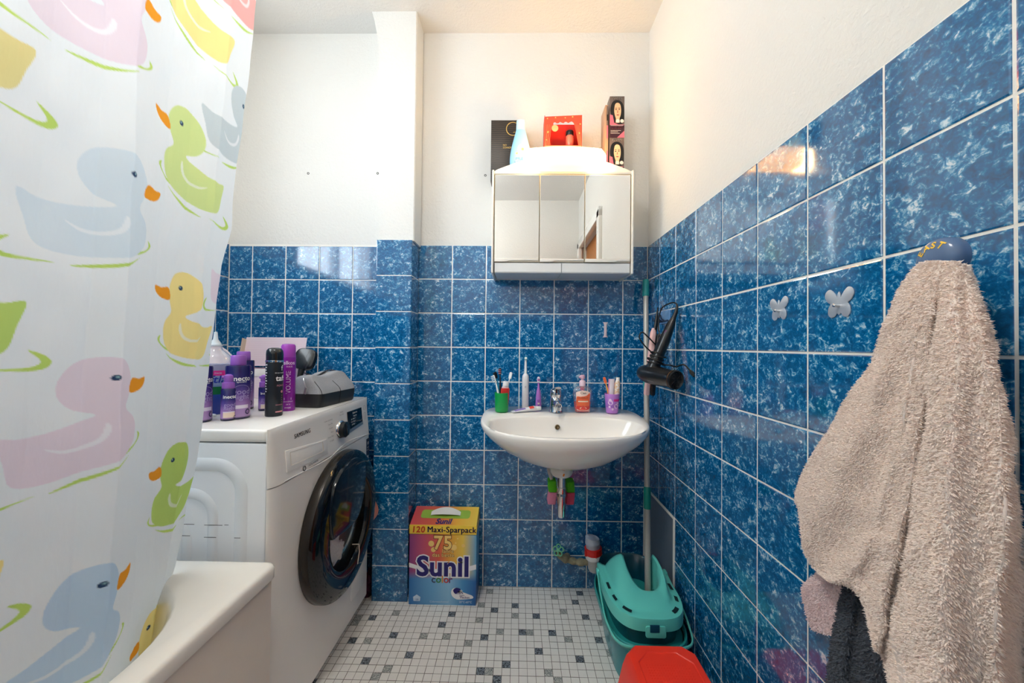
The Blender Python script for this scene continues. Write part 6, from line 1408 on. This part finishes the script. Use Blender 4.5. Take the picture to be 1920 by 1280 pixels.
top_ = cr([(.547, 1.272, 1.192), (.548, 1.29, 1.205), (.543, 1.33, 1.207), (.530, 1.37, 1.19), (.522, 1.375, 1.13), (.521, 1.35, 1.08), (.515, 1.32, 1.045)], 7)
wind = []; wc = h0.lerp(h1, .20); 
for i in range(80):
    q = i / 79; a = q * 2 * PI * 4.6 + 1.0; c = h0.lerp(h1, lerp(.33, .13, q)); r = .0235 + .003 * math.sin(a * .37) + .004 * q; wind.append(tuple(c + tn * r * math.cos(a) + sd * r * .95 * math.sin(a) + dx * .003 * math.sin(a * 1.3)))
g.tube(top_ + wind, .0026, 7); g.tube(cr([wind[-1], (.505, 1.235, .99), (.530, 1.24, .985), (.545, 1.215, .993), (.556, 1.195, .975)], 6), .0026, 7); g.obj('cord', [M_cable], t)
g = G(); g.tube([(.556, 1.195, .975), (.5575, 1.185, .968), (.5575, 1.172, .958)], [.004, .007, .003], 8); g.obj('plug', [M_cable], t)
g = G(); sdir = Vector((-.82, -.35, -.45)).normalized(); c = a0 + axd * .085; n2 = (sdir - axd * axd.dot(sdir)).normalized(); t2 = axd.cross(n2)
for o_, w in ((0.0, .030), (.009, .018)): g.tube([tuple(c + axd * (x - .015) + n2 * (.0332 - .00002) + t2 * (o_ + .003)) for x in np.linspace(0, w, 4)], .0006, 5)
g.obj('printed_line', [mat('dryer_grey_print', (120, 112, 112), .4)], t)
# ------------------------------------------------------------------ towel hook with raised yellow letters
HYc, HZc = .4915, 1.169
t = thing('towel_hook', (XR, HYc, HZc), 'blue-grey domed wall hook with yellow letters, holding the towels', 'hook')
Mh = at_axis((XR, HYc, HZc), (-1, 0, 0))
g = G(); prof_h = [(.0275, 0), (.0275, .005), (.0268, .009), (.0245, .0135), (.0200, .0165), (.0140, .0180), (.007, .0185), (.0001, .0187)]
g.lathe(prof_h, 48, 0, Mh); g.obj('dome', [mat('dome_slate_blue', (86, 112, 150), .22, coat=.3)], t, sharp=None)
g = G()
def domef(u, v, d=0):
    r = math.hypot(u, v); h = float(np.interp(r, [p[0] for p in prof_h][::-1], [p[1] for p in prof_h][::-1])); return (XR - h - .0006 - d, HYc - u, HZc + v)
for ch, a in (('E', 2.60), ('A', 2.06), ('S', 1.55), ('T', 1.06)):
    ca, sa = math.cos(a - PI / 2), math.sin(a - PI / 2); g.text(ch, .0115, lambda u, v, d=0, ca=ca, sa=sa, a=a: domef(.0138 * math.cos(a) + u * ca - v * sa, .0138 * math.sin(a) + u * sa + v * ca), 0, bold=.03)
g.obj('raised_lettering', [mat('letter_yellow', (244, 200, 60), .4, vary=0)], t)
g = G(); g.tube([(XR - .01, HYc, HZc - .022), (XR - .025, HYc - .010, HZc - .026), (XR - .034, HYc - .02, HZc - .022)], [.006, .006, .005], 10); g.obj('hook_arm', [mat('hook_grey', (120, 126, 134), .3, .6)], t)
# ------------------------------------------------------------------ towels
PINKR = [[(0.535,0.498,1.164),(0.535,0.531,1.123),(0.540,0.560,1.057),(0.545,0.606,0.990),(0.548,0.666,0.902),(0.550,0.722,0.815),(0.552,0.749,0.743)],[(0.525,0.483,1.163),(0.515,0.499,1.113),(0.510,0.512,1.041),(0.510,0.543,0.963),(0.515,0.589,0.872),(0.520,0.636,0.785),(0.530,0.689,0.719)],[(0.520,0.474,1.162),(0.507,0.480,1.100),(0.507,0.494,1.028),(0.512,0.524,0.937),(0.517,0.563,0.836),(0.522,0.601,0.749),(0.530,0.677,0.657)],[(0.515,0.464,1.160),(0.490,0.456,1.088),(0.480,0.458,1.010),(0.480,0.477,0.916),(0.485,0.503,0.827),(0.490,0.532,0.754),(0.500,0.598,0.678)],[(0.515,0.460,1.159),(0.492,0.453,1.078),(0.484,0.457,0.994),(0.484,0.476,0.886),(0.489,0.502,0.796),(0.495,0.529,0.733),(0.503,0.558,0.691)],[(0.505,0.448,1.156),(0.475,0.434,1.071),(0.465,0.434,0.984),(0.458,0.442,0.895),(0.455,0.457,0.799),(0.455,0.471,0.725),(0.455,0.477,0.671)],[(0.507,0.444,1.155),(0.486,0.436,1.065),(0.481,0.438,0.980),(0.480,0.449,0.877),(0.482,0.465,0.785),(0.482,0.479,0.714),(0.478,0.487,0.652)],[(0.500,0.432,1.152),(0.455,0.403,1.058),(0.440,0.395,0.979),(0.430,0.395,0.889),(0.425,0.404,0.806),(0.425,0.414,0.730),(0.430,0.433,0.636)],[(0.498,0.425,1.150),(0.450,0.385,1.052),(0.430,0.371,0.973),(0.415,0.363,0.892),(0.405,0.357,0.820),(0.400,0.355,0.756),(0.400,0.359,0.672)],[(0.503,0.426,1.149),(0.460,0.383,1.058),(0.446,0.368,0.984),(0.433,0.355,0.901),(0.424,0.350,0.829),(0.421,0.349,0.762),(0.420,0.351,0.682)],[(0.505,0.424,1.146),(0.470,0.381,1.077),(0.455,0.361,1.026),(0.440,0.341,0.950),(0.430,0.332,0.888),(0.430,0.335,0.825),(0.430,0.335,0.700)],[(0.525,0.437,1.146),(0.505,0.404,1.078),(0.495,0.386,1.033),(0.488,0.371,0.958),(0.482,0.363,0.893),(0.480,0.365,0.831),(0.480,0.364,0.670)],[(0.548,0.464,1.144),(0.545,0.448,1.046),(0.545,0.439,0.953),(0.545,0.430,0.852),(0.545,0.423,0.790),(0.545,0.419,0.729),(0.545,0.415,0.616)],]
GREYR = [[(0.545,0.494,1.130),(0.545,0.531,1.000),(0.545,0.571,0.850),(0.545,0.621,0.669),(0.545,0.645,0.559),(0.545,0.660,0.445),(0.545,0.669,0.324)],[(0.538,0.481,1.128),(0.530,0.510,1.002),(0.530,0.543,0.859),(0.532,0.587,0.690),(0.530,0.604,0.590),(0.530,0.619,0.483),(0.530,0.627,0.370)],[(0.545,0.481,1.128),(0.542,0.513,1.002),(0.541,0.542,0.860),(0.540,0.581,0.694),(0.540,0.596,0.596),(0.540,0.606,0.496),(0.540,0.613,0.387)],[(0.538,0.469,1.126),(0.530,0.495,1.003),(0.530,0.517,0.869),(0.530,0.551,0.713),(0.528,0.557,0.626),(0.528,0.563,0.535),(0.528,0.570,0.433)],[(0.545,0.470,1.127),(0.542,0.494,1.003),(0.541,0.510,0.871),(0.540,0.534,0.723),(0.540,0.538,0.641),(0.540,0.539,0.558),(0.540,0.543,0.464)],[(0.545,0.464,1.126),(0.545,0.485,1.004),(0.545,0.498,0.876),(0.545,0.511,0.738),(0.545,0.511,0.662),(0.545,0.512,0.584),(0.545,0.512,0.498)],]
BACKR = [[(0.550,0.653,0.691),(0.550,0.687,0.637),(0.550,0.720,0.592),(0.550,0.712,0.552),(0.550,0.697,0.528)],[(0.545,0.631,0.703),(0.540,0.649,0.656),(0.543,0.672,0.618),(0.545,0.675,0.573),(0.545,0.669,0.542)],[(0.549,0.620,0.709),(0.549,0.636,0.664),(0.549,0.652,0.632),(0.549,0.657,0.586),(0.549,0.652,0.552)],[(0.551,0.604,0.718),(0.551,0.613,0.678),(0.551,0.628,0.647),(0.551,0.633,0.604),(0.551,0.633,0.566)],]
def smoothv(a, b, x):
    t_ = np.clip((x - a) / (b - a), 0, 1); return t_ * t_ * (3 - 2 * t_)
def sheet(ribs, nu, nv, wr=0.0, seed=0):
    cols = [cr(r, nv) for r in ribs]             # along each hanging line
    m_ = len(cols[0]); rows = [cr([c[j] for c in cols], nu) for j in range(m_)]
    return np.array(rows)                        # [v][u][3]
def terry(name, A, parent, m_, n_tuft, length, seed, skip=None, thick=.004, lean=.9):
    nv, nu = A.shape[:2]; du = np.gradient(A, axis=1); dv = np.gradient(A, axis=0); nrm = np.cross(du, dv); nrm /= (np.linalg.norm(nrm, axis=2, keepdims=True) + 1e-9)
    cam = np.array([0, 0, 1.05]); sgn = np.sign(np.sum((cam - A) * nrm, axis=2).mean()); nrm *= sgn
    rs = np.random.RandomState(seed)
    B = A - nrm * thick
    V = [A.reshape(-1, 3), B.reshape(-1, 3)]; idx = np.arange(nv * nu).reshape(nv, nu)
    q = np.stack([idx[:-1, :-1], idx[:-1, 1:], idx[1:, 1:], idx[1:, :-1]], -1).reshape(-1, 4); F = [q, q[:, ::-1] + nv * nu]
    ring = np.concatenate([idx[0, :-1], idx[:-1, -1], idx[-1, :0:-1], idx[:0:-1, 0]]); nx = np.roll(ring, -1)
    F.append(np.stack([ring, ring + nv * nu, nx + nv * nu, nx], -1))
    # pile loops: short bent blades standing on the cloth, denser where the cloth is larger
    area = np.linalg.norm(np.cross(du, dv), axis=2)[:-1, :-1].ravel(); p = area / area.sum(); cell = rs.choice(len(p), n_tuft, p=p); ci, cj = cell // (nu - 1), cell % (nu - 1)
    fu, fv = rs.rand(n_tuft, 1), rs.rand(n_tuft, 1)
    P = A[ci, cj] * (1 - fu) * (1 - fv) + A[ci, cj + 1] * fu * (1 - fv) + A[ci + 1, cj] * (1 - fu) * fv + A[ci + 1, cj + 1] * fu * fv
    Nn = nrm[ci, cj]; back = rs.rand(n_tuft, 1) < .5; P = np.where(back, P - Nn * thick, P); Nn = np.where(back, -Nn, Nn); D = dv[ci, cj]; D = D / (np.linalg.norm(D, axis=1, keepdims=True) + 1e-9)
    if skip is not None:
        keep = ~skip(P, cj / nu); P, Nn, D = P[keep], Nn[keep], D[keep]
    k_ = len(P); clump = np.sin(P[:, 2:3] * 310 + P[:, 1:2] * 170) * np.sin(P[:, 1:2] * 420 - P[:, 0:1] * 200)
    W = rs.randn(k_, 3); W -= Nn * np.sum(W * Nn, 1, keepdims=True); W /= np.linalg.norm(W, axis=1, keepdims=True)
    L = length * (.65 + .7 * rs.rand(k_, 1)) * (1 + .25 * clump); lean_v = D * lean * (.5 + .4 * rs.rand(k_, 1)) + rs.randn(k_, 3) * .45
    wd = length * .30 * (.7 + .6 * rs.rand(k_, 1))
    p0 = P - W * wd; p1 = P + W * wd; mid = P + Nn * L * .62 + lean_v * L * .25; m0 = mid - W * wd * .85; m1 = mid + W * wd * .85; tip = P + Nn * L * .95 + lean_v * L * .75
    o = 2 * nv * nu; T = np.concatenate([p0, p1, m1, m0, tip]); V.append(T); i_ = np.arange(k_)
    F.append(np.stack([o + i_, o + k_ + i_, o + 2 * k_ + i_, o + 3 * k_ + i_], -1))
    tri = np.stack([o + 3 * k_ + i_, o + 2 * k_ + i_, o + 4 * k_ + i_], -1)
    V = np.concatenate(V); Q = np.concatenate(F); base = np.array(ROOT[parent.name]); V = V - base
    me = bpy.data.meshes.new(name); me.vertices.add(len(V)); me.vertices.foreach_set('co', V.astype(np.float32).ravel())
    me.loops.add(Q.size + tri.size); me.loops.foreach_set('vertex_index', np.concatenate([Q.ravel(), tri.ravel()]).astype(np.int32))
    me.polygons.add(len(Q) + len(tri)); me.polygons.foreach_set('loop_start', np.concatenate([np.arange(len(Q)) * 4, Q.size + np.arange(len(tri)) * 3]).astype(np.int32)); me.polygons.foreach_set('use_smooth', np.ones(len(Q) + len(tri), bool)); me.update(calc_edges=True)
    me.materials.append(m_); ob = bpy.data.objects.new(name, me); COL.objects.link(ob); ob.parent = parent; ROOT[ob.name] = ROOT[parent.name]; return ob
def terry_mat(name, c):
    k = N(name); b = k.n('BsdfPrincipled'); b.inputs['Roughness'].default_value = .9; b.inputs['Specular IOR Level'].default_value = .1; b.inputs['Sheen Weight'].default_value = .15
    tc = k.n('TexCoord'); n1 = k.n('TexNoise'); n1.inputs['Scale'].default_value = 160; k.l(tc.outputs['Object'], n1.inputs['Vector']); mx = k.n('MixRGB'); L = lin(c)
    mx.inputs[1].default_value = tuple(v * .90 for v in L[:3]) + (1,); mx.inputs[2].default_value = tuple(min(1, v * 1.12) for v in L[:3]) + (1,); k.l(n1.outputs['Fac'], mx.inputs[0]); k.l(mx.outputs[0], b.inputs['Base Color'])
    tl = k.n('BsdfTranslucent'); k.l(mx.outputs[0], tl.inputs['Color']); ms = k.n('MixShader'); ms.inputs[0].default_value = .18; k.l(b.outputs[0], ms.inputs[1]); k.l(tl.outputs[0], ms.inputs[2]); k.l(ms.outputs[0], k.out.inputs[0]); return k.m
M_tp = terry_mat('pink_terry', (255, 236, 228)); M_tg = terry_mat('grey_terry', (92, 98, 108)); M_tw = terry_mat('pale_pink_terry', (240, 222, 222))
tp_ = thing('towel', (.50, .45, .70), 'large pale pink terry towel hanging in folds from the blue-grey wall hook', 'towel')
A = sheet(PINKR, 12, 30)
U = np.linspace(0, 1, A.shape[1])[None, :, None]; Vv = np.linspace(0, 1, A.shape[0])[:, None, None]
fold = .0045 * np.sin(2 * PI * (U * 5.2 + .25 * Vv)) * smoothv(.05, .5, Vv)
wob = -fold * 1.0 + .0030 * np.sin(26 * Vv + 9 * U) * np.sin(31 * U + 4 * Vv) + .002 * np.sin(55 * Vv - 14 * U) * np.sin(60 * U)
A = A + wob * np.array([-1, .2, 0]) * np.minimum(1, Vv * 4)
for _ in range(9):
    A[:, 1:-1] = .25 * A[:, :-2] + .5 * A[:, 1:-1] + .25 * A[:, 2:]
for _ in range(3):
    A[1:-1] = .25 * A[:-2] + .5 * A[1:-1] + .25 * A[2:]
def bandz(P, u): z = P[:, 2] - .30 * (P[:, 1] - .43); return (u > .5) & (z > .672) & (z < .706)
terry('cloth', A, tp_, M_tp, 330000, .0024, 3, skip=bandz, thick=.0012)
# woven border dots on the flat band
g = G(); nrow = 0
rs_ = random.Random(2)
for (vi, ui) in [(v, u) for v in range(A.shape[0]) for u in range(int(A.shape[1] * .5), A.shape[1] - 14)]:
    p = A[vi, ui]; z = p[2] - .30 * (p[1] - .43)
    if .674 < z < .704:
        row = int((z - .674) / .0055)
        if abs((z - .674) / .0055 - row - .5) < .22 and (ui + row) % 2 == 0: g.box((p[0] - .0006, p[1], p[2]), (.0016, .0032, .0020), 0)
if g.v: g.obj('woven_border', [M_tp], tp_)
C = sheet(BACKR, 10, 10); terry('back_corner', C, tp_, M_tw, 9000, .0026, 5, thick=.003)
E_ = sheet([[(0.548,0.434,0.881),(0.548,0.430,0.834),(0.548,0.426,0.795),(0.548,0.426,0.747),(0.548,0.426,0.664)],[(0.540,0.417,0.888),(0.540,0.410,0.844),(0.538,0.405,0.807),(0.535,0.402,0.764),(0.535,0.401,0.687)],[(0.550,0.418,0.882),(0.550,0.413,0.843),(0.550,0.409,0.811),(0.550,0.404,0.769),(0.550,0.400,0.688)],], 10, 12); terry('rear_fold', E_, tp_, M_tp, 14000, .004, 8, thick=.003)
tg_ = thing('towel', (.54, .58, .45), 'dark grey terry towel hanging behind and below the pink towel', 'towel')
Bq = sheet(GREYR, 10, 14); terry('cloth', Bq, tg_, M_tg, 42000, .0032, 6, thick=.003)

# ------------------------------------------------------------------ light: daylight through the window, the cabinet lamp
w = bpy.data.worlds.new('sky'); sc.world = w; w.use_nodes = True
bg = w.node_tree.nodes['Background']; bg.inputs[0].default_value = (.84, .93, 1.0, 1); bg.inputs[1].default_value = 4.7
def area(name, loc, rot, sx, sy, power, col, portal=False):
    l = bpy.data.lights.new(name, 'AREA'); l.shape = 'RECTANGLE'; l.size = sx; l.size_y = sy; l.energy = power; l.color = col; l.cycles.is_portal = portal
    o = bpy.data.objects.new(name, l); COL.objects.link(o); o.location = loc; o.rotation_euler = rot; return o
area('window_portal', (XL - .235, (WY0 + WY1) / 2, (WZ0 + WZ1) / 2), (0, -PI / 2, 0), WZ1 - WZ0, WY1 - WY0, 1.0, (1, 1, 1), True)
# ------------------------------------------------------------------ camera
cd = bpy.data.cameras.new('camera'); cd.sensor_width = 36; cd.lens = 688.4587 / 1920 * 36; cd.clip_start = .02
cam = bpy.data.objects.new('camera', cd); COL.objects.link(cam)
ya, pi_, ro = .0163, .0128, -.0101
Rm = Matrix.Rotation(ya, 3, 'Z') @ Matrix.Rotation(pi_, 3, 'X') @ Matrix.Rotation(ro, 3, 'Y')
cam.matrix_world = Matrix.Translation((0, 0, 1.048)) @ (Rm @ Matrix.Rotation(PI / 2, 3, 'X')).to_4x4()
sc.camera = cam
sc.view_settings.view_transform = 'Standard'; sc.view_settings.look = 'None'; sc.view_settings.gamma = 1.0; sc.view_settings.use_curve_mapping = False
sc.view_settings.exposure = 1.15
c = sc.cycles
c.max_bounces = 10; c.diffuse_bounces = 6; c.glossy_bounces = 5; c.transmission_bounces = 8; c.transparent_max_bounces = 12
c.sample_clamp_indirect = 6.0; c.caustics_reflective = False; c.caustics_refractive = False; c.use_denoising = True
# fill lamp added out of view over the bath, to brighten floor and towel
t = thing('fill_lamp', (-.45, .25, ZC), 'added round opal fill lamp, out of view above the bathtub', 'fill lamp')
g = G(); g.lathe([(.10, ZC), (.105, ZC - .006), (.105, ZC - .030), (.10, ZC - .034)], 40, 0, Matrix.Translation((-.45, .25, 0)), True, True); g.obj('fill_lamp_base', [M_white], t)
g = G(); g.lathe([(.10, ZC - .034), (.128, ZC - .045), (.135, ZC - .065), (.120, ZC - .088), (.08, ZC - .102), (.0001, ZC - .107)], 40, 0, Matrix.Translation((-.45, .25, 0)))
g.obj('fill_lamp_shade', [mat('fill_lamp_glow', (250, 246, 238), .4, vary=0, emit=(255, 250, 242), estr=26.5)], t)
